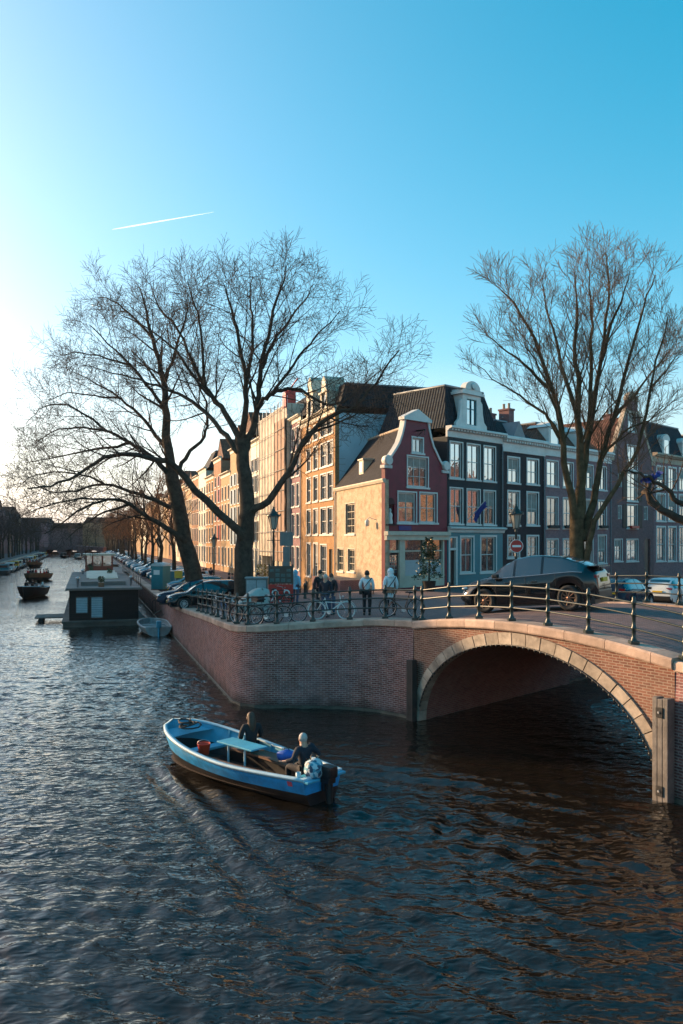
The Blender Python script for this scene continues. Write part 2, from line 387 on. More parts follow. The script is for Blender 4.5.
def sheet(name, poly, mat, hfun, step, kind='structure', bounds=None):
    bm = bmesh.new()
    vs = [bm.verts.new((x, y, 0)) for x, y in poly]
    bm.faces.new(vs)
    xs = [p[0] for p in poly]; ys = [p[1] for p in poly]
    for k, lines in ((0, step[0]), (1, step[1])):
        for c in lines:
            g = bm.verts[:] + bm.edges[:] + bm.faces[:]
            co = (c, 0, 0) if k == 0 else (0, c, 0); no = (1,0,0) if k == 0 else (0,1,0)
            bmesh.ops.bisect_plane(bm, geom=g, plane_co=co, plane_no=no)
    bmesh.ops.triangulate(bm, faces=bm.faces[:])
    for v in bm.verts: v.co.z = hfun(v.co.x, v.co.y)
    bmesh.ops.recalc_face_normals(bm, faces=bm.faces[:])
    if sum(f.normal.z for f in bm.faces) < 0: bmesh.ops.reverse_faces(bm, faces=bm.faces[:])
    me = bpy.data.meshes.new(name); bm.to_mesh(me); bm.free()
    me.materials.append(mat); auto_uv(me)
    o = bpy.data.objects.new(name, me); COL.objects.link(o); o['kind'] = kind
    return o

bq = BF0 + SK*BW                                # far corner of the bridge on the house side
FARY = 340
poly = [(WX(FARY), FARY)] + [(WX(y), y) for y in (200, 120, 80, 60, 50, 42, 37)] + corner + [(bq.x, bq.y)] \
     + [(bq.x+D2.x*150, bq.y+D2.y*150), (bq.x+D2.x*150-40, bq.y+D2.y*150+60), (P(8, 8).x, P(8, 8).y+6), (WX(FARY)+60, FARY)]
stp = ([x for x in np.arange(-30, 60, 3.0)], [y for y in np.arange(27, 110, 3.0)] + [130, 160, 200, 250])
sheet('street', poly, M['paving'], H, stp)

# bridge deck
mb = MB(); NT, NS = 24, 10; rows = []
for i in range(NT+1):
    t = i/NT
    rows.append([(BF0.x+BD.x*BL*t+SK.x*BW*j/NS, BF0.y+BD.y*BL*t+SK.y*BW*j/NS, deck_z(t, BW*j/NS)) for j in range(NS+1)])
mb.loft(rows, False, 0, True)
tag(mb.build('road', M['paving']), kind='structure')

# right bank beyond the bridge
rb = [(BF1.x, BF1.y), (BF1.x+BD.x*2.2, BF1.y+BD.y*2.2), (10.6, 9.0), (14, -10), (120, -10), (160, 120), (BF1.x+SK.x*BW+D2.x*110, BF1.y+SK.y*BW+D2.y*110), (BF1.x+SK.x*BW, BF1.y+SK.y*BW)]
def hr(x, y):
    d = math.hypot(x-11, y-22)
    return 3.2 if d < 6 else max(2.0, 3.2-(d-6)*0.06)
sheet('street', rb, M['paving'], hr, (np.arange(6, 60, 4.0), np.arange(-8, 90, 4.0)))
# left bank
lb = [(LX(FARY), FARY), (LX(100), 100), (LX(46), 46), (LX(46)-60, 8), (-260, -60), (-500, FARY)]
sheet('street', lb, M['paving'], lambda x, y: 1.65, ([], [80, 150, 220]))
# land to the horizon beyond the far bridge
land = [(-3000, FARY), (3000, FARY), (3000, 4500), (-3000, 4500)]
sheet('ground', land, pbr('distant_ground', (0.07,0.065,0.055), 0.9), lambda x, y: 1.6, ([], []))

# ---------------------------------------------------------------- quay walls
def wall_strip(name, path, ztop, mat, label, zb=-0.7, batter=0.02, cop=None, cop_h=0.24, cop_w=0.62, copm=None, band=True):
    root = empty(name, (path[0][0], path[0][1], 0)); ox, oy = path[0]
    tag(root, label, 'quay wall')
    n = len(path); nrm = []
    for i in range(n):
        a = Vector(path[max(i-1,0)]); b = Vector(path[min(i+1,n-1)]); d = (b-a).normalized()
        nrm.append(Vector((d.y, -d.x)))          # outward: right-hand side of the path
    arc = [0]
    for i in range(1, n): arc.append(arc[-1] + (Vector(path[i])-Vector(path[i-1])).length)
    zs = [ztop(*p) for p in path]
    me = bpy.data.meshes.new('brick_face'); vs = []; fs = []; uvs = []
    lv = [zb, 0.12, 0.9, None]
    for i in range(n):
        for k, z in enumerate(lv):
            zz = zs[i]-cop_h*0.5 if z is None else z
            off = batter*(zs[i]-zz) + (0.0)
            vs.append((path[i][0]-ox+nrm[i].x*off*-0 + nrm[i].x*off, path[i][1]-oy+nrm[i].y*off, zz))
    for i in range(n-1):
        for k in range(3):
            fs.append((i*4+k, i*4+k+1, (i+1)*4+k+1, (i+1)*4+k))
            for (ii, kk) in ((i,k),(i,k+1),(i+1,k+1),(i+1,k)): uvs.append((arc[ii], vs[ii*4+kk][2]))
    me.from_pydata(vs, [], fs); l = me.uv_layers.new(name='uv')
    l.data.foreach_set('uv', np.array(uvs).ravel()); me.materials.append(mat)
    for p in me.polygons: p.use_smooth = True
    o = bpy.data.objects.new('brick_face', me); COL.objects.link(o); o.parent = root
    # coping stones, about 1.5 m each with open joints
    cm = MB()
    def at(a):
        a = min(max(a, 0), arc[-1]-1e-6)
        i = max(k for k in range(n-1) if arc[k] <= a); f = (a-arc[i])/(arc[i+1]-arc[i])
        p = Vector(path[i]).lerp(Vector(path[i+1]), f); q = nrm[i].lerp(nrm[i+1], f).normalized()
        return p, q, zs[i]*(1-f)+zs[i+1]*f
    a = 0; rng = random.Random(4)
    while a < arc[-1]-0.05:
        st = rng.uniform(1.1, 1.7); b = min(a+st, arc[-1]); rows = []
        m = max(2, int((b-a)/0.4)+1)
        dz = rng.uniform(-0.006, 0.006)
        for k in range(m):
            f = k/(m-1); p, q, z = at(a+0.008 + (b-a-0.016)*f); z += dz
            pr = [(0.07,-cop_h),(0.09,-cop_h+0.03),(0.09,-0.04),(0.06,0.0),(-cop_w,0.005),(-cop_w,-cop_h)]
            rows.append([(p.x-ox+q.x*c, p.y-oy+q.y*c, z+h) for c, h in pr])
        cm.loft(rows, True, 0, False, True); a = b
    cm.build('coping', copm or M['coping'], root, fixn=True)
    if band:
        bm_ = MB(); rows = []
        for i in range(n):
            off = batter*zs[i]
            rows.append([(path[i][0]-ox+nrm[i].x*(off+c), path[i][1]-oy+nrm[i].y*(off+c), h) for c, h in ((-0.02,0.10),(0.03,0.08),(0.06,-0.6))])
        bm_.loft(rows, False, 0, False)
        bm_.build('footing', pbr('wet_footing_stone', (0.075,0.07,0.055), 0.5, var=0.6, scale=2, bump=0.5), root)
    return root, at, arc[-1]

def cz(x, y): return H(x, y) + 0.07
mainp = [(WX(y), y) for y in (FARY, 220, 150, 110, 85, 70, 60, 52, 46, 41, 37)] + corner
wr, wall_at, wall_len = wall_strip('quay_wall', mainp[:-1] + [(2.42, 26.82)], cz, M['quay'], 'purple brown brick quay wall with pale stone coping curving to the arched bridge')
wall_strip('quay_wall', [(bq.x+0.06, bq.y+0.06)] + [(bq.x+D2.x*t, bq.y+D2.y*t) for t in (3, 8, 15, 30, 60, 148)], cz, M['quay'], 'quay wall along the side canal seen under and behind the bridge')
wall_strip('quay_wall', [(BF1.x+BD.x*0.125+0.02, BF1.y+BD.y*0.125+0.015), (BF1.x+BD.x*1.2, BF1.y+BD.y*1.2), (BF1.x+BD.x*2.2, BF1.y+BD.y*2.2), (10.6, 9.0), (14, -10)],
           lambda x, y: 3.22, M['quay'], 'quay wall right of the grey timber fender by the bridge')
e2 = BF1+SK*BW
wall_strip('quay_wall', [(e2.x+D2.x*t, e2.y+D2.y*t) for t in (108, 60, 30, 10, 0.1)], lambda x, y: hr(x, y)+0.05, M['quay'], 'far quay wall of the side canal hidden behind the bridge deck')
wall_strip('quay_wall', [(LX(46)-60, 8), (LX(46), 46), (LX(100), 100), (LX(200), 200), (LX(FARY), FARY)], lambda x, y: 1.7, M['quay'], 'low brick quay wall of the opposite bank with moored boats along it')

# ---------------------------------------------------------------- the arched bridge
br = empty('arch_bridge', (BF0.x, BF0.y, 0))
tag(br, 'low brick canal bridge with one wide arch edged in pale stone', 'bridge')
BN = Vector((BD.y, -BD.x))                       # outward normal of the front face
if BN.x > 0: BN = -BN
def bf(a, d, z):                                 # a along the face, d outward, z up -> local
    return (BD.x*a + BN.x*d, BD.y*a + BN.y*d, z)
AC = BL*0.5; IA, IB = 4.63, 3.04; EA, EB = 4.93, 3.36
def coping_z(a): t = a/BL; return 3.3 + 0.36*4*t*(1-t)
def front(d, sgn=1, off=(0,0)):
    out = [(-0.12, -0.7)]
    out += [(-0.12 + (BL+0.24)*i/24, coping_z(-0.12+(BL+0.24)*i/24)-0.12) for i in range(25)]
    out += [(BL+0.12, -0.7), (AC+IA, -0.7)]
    out += [(AC+IA*math.cos(math.pi*i/36), IB*math.sin(math.pi*i/36)) for i in range(37)]
    out += [(AC-IA, -0.7)]
    tri = tessellate_polygon([[Vector((a, z, 0)) for a, z in out]])
    return out, tri
out, tri = front(0)
mb = MB(); mb.idx([bf(a, 0, z) for a, z in out], [tuple(t) for t in tri], 0)
mb.build('spandrel_wall', M['bridge'], br, fixn=True)
mb = MB(); mb.idx([(bf(a, 0, z)[0]+SK.x*BW, bf(a, 0, z)[1]+SK.y*BW, z) for a, z in out], [tuple(t) for t in tri], 0)
mb.build('spandrel_wall', M['bridge'], br, fixn=True)
# vault
me = bpy.data.meshes.new('vault'); prof = [(AC+IA, -0.7)] + [(AC+IA*math.cos(math.pi*i/40), IB*math.sin(math.pi*i/40)) for i in range(41)] + [(AC-IA, -0.7)]
vs = []; fs = []; uvs = []; arc = 0
arcs = [0]
for i in range(1, len(prof)): arcs.append(arcs[-1]+math.hypot(prof[i][0]-prof[i-1][0], prof[i][1]-prof[i-1][1]))
for i, (a, z) in enumerate(prof):
    p = bf(a, 0, z); vs += [p, (p[0]+SK.x*BW, p[1]+SK.y*BW, z)]
for i in range(len(prof)-1):
    fs.append((2*i, 2*i+1, 2*i+3, 2*i+2)); uvs += [(0, arcs[i]), (BW, arcs[i]), (BW, arcs[i+1]), (0, arcs[i+1])]
me.from_pydata(vs, [], fs); l = me.uv_layers.new(name='uv'); l.data.foreach_set('uv', np.array(uvs, dtype=float).ravel())
me.materials.append(M['vault'])
for p in me.polygons: p.use_smooth = True
o = bpy.data.objects.new('vault', me); COL.objects.link(o); o.parent = br
# voussoirs
mb = MB(); NV = 27; rng = random.Random(3)
for i in range(NV):
    a0 = math.pi*(i+0.03)/NV; a1 = math.pi*(i+0.97)/NV; d = 0.07+rng.uniform(-0.01, 0.01)
    ex = 0.06 if i % 2 == 0 and False else 0
    pts = []
    for f in (0, 0.5, 1):
        a = a0+(a1-a0)*f
        pts.append((AC+(IA-0.015)*math.cos(a), max((IB-0.015)*math.sin(a), -0.3)))
    for f in (1, 0.5, 0):
        a = a0+(a1-a0)*f
        pts.append((AC+(EA+ex)*math.cos(a), (EB+ex)*math.sin(a)))
    mb.prism(pts, 0.0 - 0.25, d, 0, lambda a, dd, z: bf(a, dd, z))
mb.build('arch_ring', island_var(pbr('arch_stone', (0.30,0.245,0.195), 0.75, var=0.5, scale=1.8, bump=0.5), 0.25), br, fixn=True)
# the string of small lamps along the arch edge
mb = MB()
path = []
for i in range(4, 63):
    a = math.pi*i/66
    p = bf(AC+(IA-0.03)*math.cos(a), 0.10, (IB-0.03)*math.sin(a)); path.append(p)
    mb.ball((p[0], p[1], p[2]-0.03), (0.035,0.035,0.05), 0, 6)
mb.tube(path, 0.018, 5)
mb.build('light_string', M['black'], br)
# parapet coping on both edges
for off in (0, BW):
    mb = MB(); a = -0.1
    while a < BL+0.05:
        b = min(a+1.33, BL+0.12); rows = []
        for k in range(5):
            q = a+0.008+(b-a-0.016)*k/4; z = coping_z(q)
            sgn = 1 if off == 0 else -1
            pr = [(0.10,-0.26),(0.12,-0.22),(0.12,-0.05),(0.09,0.0),(-0.5,0.01),(-0.5,-0.26)]
            row = []
            for c, h in pr:
                p = bf(q, c*sgn, z+h); row.append((p[0]+SK.x*off, p[1]+SK.y*off, p[2]))
            rows.append(row)
        mb.loft(rows, True, 0, False, True); a = b
    mb.build('coping', M['coping'], br, fixn=True)

# fenders at both springings
def fender(a, d, w, th, ztop, mat, label, plates):
    p = BF0 + BD*a + BN*d
    root = empty('timber_fender', (p.x, p.y, 0), math.atan2(BD.y, BD.x))
    tag(root, label, 'fender')
    mb = MB(); rng = random.Random(int(a*10))
    k = 3
    for i in range(k):
        x0 = -w/2+w*i/k
        mb.rbox((x0+0.006, -th/2, -0.6), (x0+w/k-0.006, th/2, ztop-rng.uniform(0, 0.05)), 0.02)
    mb.build('timber', mat, root)
    for z in plates:
        q = MB(); q.rbox((-0.09, -th/2-0.03, z-0.12), (0.09, -th/2-0.004, z+0.12), 0.01)
        ip = q.build('iron_plate', M['black'], root)
        q = MB(); q.lathe([(0.03,0),(0.03,0.03)], 8, (0,0,0), 0, T=lambda x, y, zz, z=z: (x, -th/2-0.03-zz, z+y)); q.build('bolt', M['chrome'], ip)
fender(0.0, 0.2, 0.34, 0.2, 2.05, M['wood_dark'], 'dark tarred timber fender at the left foot of the arch', [])
fender(BL-0.02, 0.22, 0.42, 0.26, 2.4, M['wood'], 'grey weathered timber fender with black iron plates at the right foot of the arch', [2.05, 0.25])

# ---------------------------------------------------------------- railings
def post_mesh():
    mb = MB()
    mb.rbox((-0.11,-0.11,0), (0.11,0.11,0.09), 0.02)
    mb.lathe([(0.085,0.09),(0.07,0.13),(0.05,0.18),(0.048,0.33),(0.07,0.36),(0.07,0.41),(0.05,0.44),(0.045,0.66),(0.068,0.69),(0.068,0.75),(0.045,0.78),(0.042,0.95),(0.066,0.98),(0.066,1.05),(0.045,1.09),(0.05,1.13),(0.03,1.17),(0.0,1.18)], 10)
    return mb
_post = None
def railing(pts, label, rails=(0.385, 0.72, 1.015)):
    """pts: list of (x,y,z) post feet"""
    global _post
    root = empty('railing', pts[0]); tag(root, label, 'railing')
    b = Vector(pts[0])
    for p in pts:
        if _post is None:
            o = post_mesh().build('post', M['iron']); _post = o.data
        else:
            o = bpy.data.objects.new('post', _post); COL.objects.link(o)
        o.parent = root; o.location = Vector(p)-b
    for h in rails:
        mb = MB(); mb.tube([Vector(p)-b+Vector((0,0,h)) for p in pts], 0.026, 8)
        mb.build('rail', M['iron'], root)
    return root
pts = []
a = wall_len - 0.15
k = 0
while True:
    p, q, z = wall_at(a)
    if p.y > 40.5: break
    pts.append((p.x-q.x*0.22, p.y-q.y*0.22, z)); a -= 1.3 if p.y < 29.2 else 1.55
quay_rail = pts
railing(pts, 'dark green iron railing round the quay corner with bicycles leaning on it')
pts = []
for i in range(8):
    a = 0.05 + (BL+0.35)*i/7*0.985
    p = BF0 + BD*a - BN*0.2
    pts.append((p.x, p.y, coping_z(a)))
railing(pts, 'dark green iron railing along the near edge of the bridge')
pts = []
for i in range(8):
    a = (BL+0.0)*i/7
    p = BF0 + BD*a + BN*0.2 + SK*BW
    pts.append((p.x, p.y, coping_z(a)))
railing(pts, 'dark green iron railing along the far edge of the bridge behind the black car')
# ---------------------------------------------------------------- houses
class Frame:
    """a facade plane: origin on the ground plan, direction along the facade; y runs into the house"""
    def __init__(s, p, d, base):
        s.p = Vector(p); s.d = Vector(d).normalized(); s.n = Vector((-s.d.y, s.d.x)); s.base = Vector((base[0], base[1], 0))
        s.rz = math.atan2(s.d.y, s.d.x)
    def __call__(s, u, y, z):
        q = s.p + s.d*u + s.n*y
        return (q.x-s.base.x, q.y-s.base.y, z)
    def u(s, px):                                  # where the sight line at a measured bearing meets the facade
        r = (px-341.5)/800
        return (r*s.p.y - s.p.x)/(s.d.x - r*s.d.y)
    def z(s, px, py):
        y = s.p.y + s.d.y*s.u(px)
        return 6 - (py-540)*y/800

def panel(mb, F, outline, holes, y0=0.0, rev=0.16, m=0, thick=0.3):
    """wall panel with window openings (u0,u1,z0,z1), reveals and its own thickness at the rim"""
    loops = [[Vector((u, z, 0)) for u, z in outline]]
    for h in holes:
        u0, u1, z0, z1 = h[:4]
        loops.append([Vector((u0,z0,0)), Vector((u0,z1,0)), Vector((u1,z1,0)), Vector((u1,z0,0))])
    flat = [v for l in loops for v in l]
    tri = tessellate_polygon(loops)
    fs = []
    for t in tri:
        a, b, c = (flat[i] for i in t)
        cr = (b.x-a.x)*(c.y-a.y)-(b.y-a.y)*(c.x-a.x)
        if abs(cr) < 1e-7: continue
        fs.append(tuple(t) if cr > 0 else tuple(t[::-1]))
    mb.idx([F(v.x, y0, v.y) for v in flat], fs, m)
    for u0, u1, z0, z1 in [h[:4] for h in holes]:
        a = [F(u0,y0,z0), F(u1,y0,z0), F(u1,y0,z1), F(u0,y0,z1)]; b = [F(u0,y0+rev,z0), F(u1,y0+rev,z0), F(u1,y0+rev,z1), F(u0,y0+rev,z1)]
        for i in range(4):
            j = (i+1) % 4
            mb.face([a[j], a[i], b[i], b[j]], m)
    n = len(outline)
    for i in range(n):
        (ua, za), (ub, zb) = outline[i], outline[(i+1) % n]
        mb.face([F(ub,y0,zb), F(ua,y0,za), F(ua,y0+thick,za), F(ub,y0+thick,zb)], m)

_wc = {}; _brng = random.Random(99)
M['blind'] = pbr('curtain_cloth', (0.30,0.28,0.25), 0.9, var=0.2)
def window(parent, F, h, cols=2, rows=2, mat='white', gl='glass', rev=0.16, sill=True, fw=0.09, trim=0.0, bars=0.035, proud=0.0):
    """a window in opening h: frame with glazing bars, pane and sill as sub-parts; meshes are shared by size"""
    u0, u1, z0, z1 = h[:4]; w = round(u1-u0, 2); hh = round(z1-z0, 2)
    key = (w, hh, cols, rows, mat, gl, fw, trim, bars, rev)
    if key not in _wc:
        f = MB(); y1 = rev+0.02; y0 = rev-0.07
        for a, b in (((0,y0,0),(fw,y1,hh)), ((w-fw,y0,0),(w,y1,hh)), ((fw,y0,0),(w-fw,y1,fw)), ((fw,y0,hh-fw),(w-fw,y1,hh))): f.box(a, b)
        if trim:                                   # casing standing proud of the wall round the opening
            t = trim
            for a, b in (((-t,-0.035,-t*.4),(0.0,0.05,hh+t)), ((w,-0.035,-t*.4),(w+t,0.05,hh+t)), ((0.0,-0.035,hh),(w,0.05,hh+t))): f.box(a, b)
        iw = w-2*fw; ih = hh-2*fw
        for c in range(1, cols):
            x = fw+iw*c/cols; f.box((x-bars/2, y0+0.015, fw), (x+bars/2, y1-0.01, hh-fw))
        for r in range(1, rows):
            z = fw+ih*r/rows; b = bars*1.5 if rows == 2 else bars
            f.box((fw, y0+0.008, z-b/2), (w-fw, y1-0.005, z+b/2))
        g = MB(); g.face([(fw*.8, rev-0.015, fw*.8), (w-fw*.8, rev-0.015, fw*.8), (w-fw*.8, rev-0.015, hh-fw*.8), (fw*.8, rev-0.015, hh-fw*.8)])
        s = MB(); s.rbox((-0.07-trim, -0.09, -0.13), (w+0.07+trim, rev-0.01, -0.002), 0.015)
        _wc[key] = (f.build('window', M[mat]), g.build('pane', M[gl]), s.build('sill', M[mat] if mat == 'white' else M['white']))
        tmp = _wc[key]; _wc[key] = tuple(o.data for o in tmp)
        for o in tmp: bpy.data.objects.remove(o)
    fm, gm, sm = _wc[key]
    o = bpy.data.objects.new('window', fm); COL.objects.link(o); o.parent = parent
    o.location = F(u0, 0, z0); o.rotation_euler = (0, 0, F.rz)
    p = bpy.data.objects.new('pane', gm); COL.objects.link(p); p.parent = o
    if w > 0.8 and _brng.random() < 0.35 and mat == 'white':
        part_ = _brng.choice((0.3, 0.45, 0.6)); kk = ('blind', w, hh, part_, rev)
        if kk not in _wc:
            c_ = MB(); n_ = 14
            rows = [[(fw+(w-2*fw)*i/n_, rev-0.022-0.006*(i % 2), z) for i in range(n_+1)] for z in (hh-fw-(hh-2*fw)*part_, hh-fw)]
            c_.loft(rows, False); t_ = c_.build('blind', M['blind']); _wc[kk] = t_.data; bpy.data.objects.remove(t_)
        q = bpy.data.objects.new('blind', _wc[kk]); COL.objects.link(q); q.parent = o
    if sill:
        q = bpy.data.objects.new('sill', sm); COL.objects.link(q); q.parent = o
    return o

def sub(mb, name, mat, parent, fixn=False): return mb.build(name, mat, parent, fixn=fixn)

def body_box(mb, F, w, d, z0, z1, m=0, y0=0.3, ins=0.012):
    """side and rear walls behind the front panel"""
    a = [F(ins,y0,z0), F(w-ins,y0,z0), F(w-ins,d,z0), F(ins,d,z0)]; b = [F(ins,y0,z1), F(w-ins,y0,z1), F(w-ins,d,z1), F(ins,d,z1)]
    for i in (1, 2, 3):
        j = (i+1) % 4
        mb.face([a[i], a[j], b[j], b[i]], m)
    mb.face([b[0], b[1], b[2], b[3]], m)

def cornice(F, w, z, h, depth, parent, mat, dent=True, x0=0.0):
    mb = MB()
    prof = [(0.0, 0), (-0.06, 0.02), (-0.06, h*0.55), (-0.14, h*0.62), (-0.2, h*0.72), (-depth, h*0.8), (-depth, h*0.95), (-depth+0.05, h), (0.1, h), (0.1, 0)]
    rows = [[F(u, y, z+dz) for y, dz in prof] for u in (x0-0.06, w+0.06)]
    mb.loft(rows, True, 0, False, True)
    if dent:
        n = int(w/0.32)
        for i in range(n):
            u = x0 + (w-x0)*(i+0.5)/n
            mb.box((u-0.08, -depth*0.75, z+h*0.62), (u+0.08, -0.1, z+h*0.79), 0, F)
    return mb.build('cornice', mat, parent, fixn=True)

def door(parent, F, u0, u1, z0, z1, mat, y=0.18, name='door', glass_top=0.0):
    mb = MB(); mb.box((u0, y-0.05, z0), (u1, y+0.03, z1), 0, F)
    w = u1-u0; hh = z1-z0
    for k in range(3):
        a = z0+0.12+hh*0.3*k
        mb.box((u0+0.12, y-0.07, a), (u1-0.12, y-0.049, a+hh*0.24), 0, F)
    o = mb.build(name, mat, parent)
    kb = MB(); kb.ball((0,0,0), 0.035, 0, 8); k = kb.build('handle', M['chrome'], o); k.location = F(u0+0.12, y-0.1, z0+1.0)
    return o

def mansard(F, x0, x1, y0, y1, z0, z1, ins, mat, parent, name='roof'):
    mb = MB(); fy = ins*0.8
    A = [F(x0,y0,z0), F(x1,y0,z0), F(x1,y1,z0), F(x0,y1,z0)]
    B = [F(x0+ins,y0+fy,z1), F(x1-ins,y0+fy,z1), F(x1-ins,y1-fy,z1), F(x0+ins,y1-fy,z1)]
    for i in range(4):
        j = (i+1) % 4; mb.face([A[i], A[j], B[j], B[i]])
    mb.face(B)
    o = mb.build(name, mat, parent)
    t = MB(); rr = [B[0], B[1], B[2], B[3], B[0]]
    t.tube([Vector(p) for p in rr], 0.09, 6); t.build('ridge_capping', M['lead'], o)
    return o
M['lead'] = pbr('lead_grey', (0.16,0.18,0.2), 0.5, var=0.15)

def ridge_roof(F, w, y0, d, ze, zr, mat, parent, over=0.15):
    """gabled roof with its ridge running into the block"""
    mb = MB(); m = w/2
    for a, b in (((-over, ze-0.1), (m, zr)), ((m, zr), (w+over, ze-0.1))):
        mb.face([F(a[0],y0,a[1]), F(b[0],y0,b[1]), F(b[0],d,b[1]), F(a[0],d,a[1])])
        mb.face([F(a[0],y0,a[1]-0.12), F(b[0],y0,b[1]-0.12), F(b[0],y0,b[1]), F(a[0],y0,a[1])])
    mb.face([F(w,d,ze), F(0,d,ze), F(m,d,zr-0.1)])
    mb.face([F(0,y0+.05,ze), F(w,y0+.05,ze), F(m,y0+.05,zr-0.1)])
    return mb.build('roof', mat, parent)

def chimney(F, u, y, z0, z1, parent, w=0.7, d=1.0):
    mb = MB(); mb.box((u-w/2, y-d/2, z0), (u+w/2, y+d/2, z1), 0, F)
    mb.box((u-w/2-0.06, y-d/2-0.06, z1), (u+w/2+0.06, y+d/2+0.06, z1+0.14), 0, F)
    o = mb.build('chimney', M['brown'], parent)
    q = MB()
    for k in (-0.25, 0.25):
        p = F(u, y+k*d, z1+0.14); q.lathe([(0.12,0),(0.1,0.4),(0.12,0.42),(0.12,0.46)], 8, p)
    q.build('chimney_pot', M['stone'], o)
    return o

# ============ corner cafe house with the bell gable
b = (O.x, O.y); h1 = empty('gabled_house', (b[0], b[1], 0))
tag(h1, 'small burgundy bell gabled corner house with a sunlit yellowish side wall', 'house')
F = Frame(O, D2, b); Wd = 6.08
cu = 2.98
gl_ = [(0.0, 2.3), (Wd, 2.3), (Wd, 10.75)]
right = [(Wd, 10.95), (Wd-0.45, 11.0), (Wd-0.75, 11.3), (5.0, 11.75), (4.65, 12.2), (4.4, 12.75), (4.22, 13.3), (4.12, 13.75)]
left = [(cu*2-u if u != Wd else 0.0, z) for u, z in right][::-1]
left = [(1.84, 13.75), (1.74, 13.3), (1.56, 12.75), (1.31, 12.2), (0.96, 11.75), (0.55, 11.3), (0.3, 11.0), (0.0, 10.95)]
outl = gl_ + right + left
def boxof(F, x0, x1, y0, y1):
    return (F.u(x0), F.u(x1), F.z((x0+x1)/2, y1), F.z((x0+x1)/2, y0))
win = [boxof(F, 412.3, 422.7, 438.2, 452.8), boxof(F, 407.6, 427.6, 457.2, 487), boxof(F, 398.2, 415.8, 492.5, 522.6), boxof(F, 420.0, 436.4, 493.6, 522.6)]
shop_top = 6.55
shop_h = (0.35, Wd-0.35, 2.95, shop_top-0.25)
niche = (0.12, 0.86, 7.0, 8.25)
mb = MB(); panel(mb, F, outl, win+[shop_h, niche], rev=0.16)
# the two side walls and the back: a footprint skewed to the canal
back = P(0, 10.5); FS = Frame(back, -D1, b); Ls = 10.5
sw = [boxof(FS, 345.9, 354.8, 503.5, 534), boxof(FS, 337.6, 343.6, 548.5, 571), boxof(FS, 348.2, 354.8, 549, 571.5)]
ez = 9.78
mb.build('wall', [M['burg']], h1)
mb = MB()
panel(mb, FS, [(0, 1.6), (Ls-0.004, 1.6), (Ls-0.004, ez), (0, ez)], sw, thick=0.25)
mb.build('side_wall', M['sidewall'], h1)
mb = MB(); e = P(Wd, 0); e2_ = P(Wd, 10.5)
def L2(p, z): return (p.x-b[0], p.y-b[1], z)
mb.face([L2(e,2), L2(e2_,2), L2(e2_,ez), L2(e,ez)]); mb.face([L2(e2_,2), L2(back,2), L2(back,ez), L2(e2_,ez)])
mid0 = P(cu, 0.25); mid1 = P(cu, 10.5)
mb.face([L2(e2_,ez), L2(back,ez), L2(mid1,13.55)])
mb.build('rear_wall', M['brown'], h1)
mb = MB(); a0 = P(-0.12, 0.3); a1 = P(-0.12, 10.55); c0 = P(Wd, 0.3); c1 = P(Wd, 10.55)
mb.face([L2(a1,ez+.05), L2(a0,ez+.05), L2(mid0,13.6), L2(mid1,13.6)]); mb.face([L2(mid1,13.6), L2(mid0,13.6), L2(c0,ez), L2(c1,ez)])
rf = mb.build('roof', M['slate'], h1)
mb = MB(); mb.tube([L2(mid0,13.63), L2(mid1,13.63)], 0.11, 6); mb.build('ridge_capping', M['stone'], rf)
mb = MB()
for k, (yo, zz) in enumerate(((-0.16,0),)):
    mb.loft([[FS(u, y, ez+z) for y, z in ((0.02,-0.22),(-0.12,-0.16),(-0.2,0.0),(-0.2,0.07),(0.05,0.07))] for u in (0, Ls+0.05)], True, 0, False, True)
mb.build('eaves_gutter', M['cream'], h1, fixn=True)
FC = Frame(P(4.75, 9.6), D2, b); chimney(FC, 0, 0, 10.5, 16.6, h1, 0.85, 1.1)
# little dormer on the roof
pd = P(0.55, 5.6); FD = Frame(pd, -D1, b)
dm = MB(); dm.box((-0.45, -0.05, 10.5), (0.45, 1.9, 11.55), 0, FD); dm.box((-0.55, -0.12, 11.55), (0.55, 2.0, 11.65), 0, FD)
do = dm.build('dormer', M['cream'], rf)
g = MB(); g.box((-0.28, -0.07, 10.7), (0.28, -0.052, 11.4), 0, FD); g.build('pane', M['glass'], do)
# gable coping, scrolls, pediment
mb = MB()
def ribbon(pts, w, pr):
    rows = []
    for u, z in pts: rows.append((u, z))
    n = len(pts)
    for i in range(n-1):
        (u0, z0), (u1, z1) = pts[i], pts[i+1]; L = math.hypot(u1-u0, z1-z0); nx, nz = -(z1-z0)/L*w, (u1-u0)/L*w
        mb.prism([(u0-nx*.5, z0-nz*.5), (u1-nx*.5, z1-nz*.5), (u1+nx*.5, z1+nz*.5), (u0+nx*.5, z0+nz*.5)], -0.07-0.002*(i % 2), 0.33, 0, F)
ribbon(left, 0.15, 0); ribbon(right, 0.15, 0)
for u, z in ((0.22, 11.0), (Wd-0.22, 11.0)):
    mb.lathe([(0.3,-0.12),(0.34,0),(0.3,0.3)], 14, (0,0,0), 0, True, T=lambda x, y, zz, u=u, z=z: F(u+x, zz-0.1+0.02, z+y))
    mb.rbox((u-0.36, -0.1, z-0.5), (u+0.36, 0.3, z-0.3), 0.03, 0, F)
mb.prism([(1.62,13.72),(4.34,13.72),(4.34,13.9),(cu,14.5),(1.62,13.9)], -0.16, 0.36, 0, F)
mb.build('gable_trim', M['white'], h1, fixn=True)
mb = MB()
mb.tube([F(cu, -0.02, 13.1), F(cu, -0.75, 13.1)], 0.05, 6); mb.tube([F(cu, -0.7, 13.1), F(cu, -0.7, 12.75)], 0.025, 6); mb.tube([F(cu,-.02,12.7),F(cu,-.55,13.08)],0.025,5)
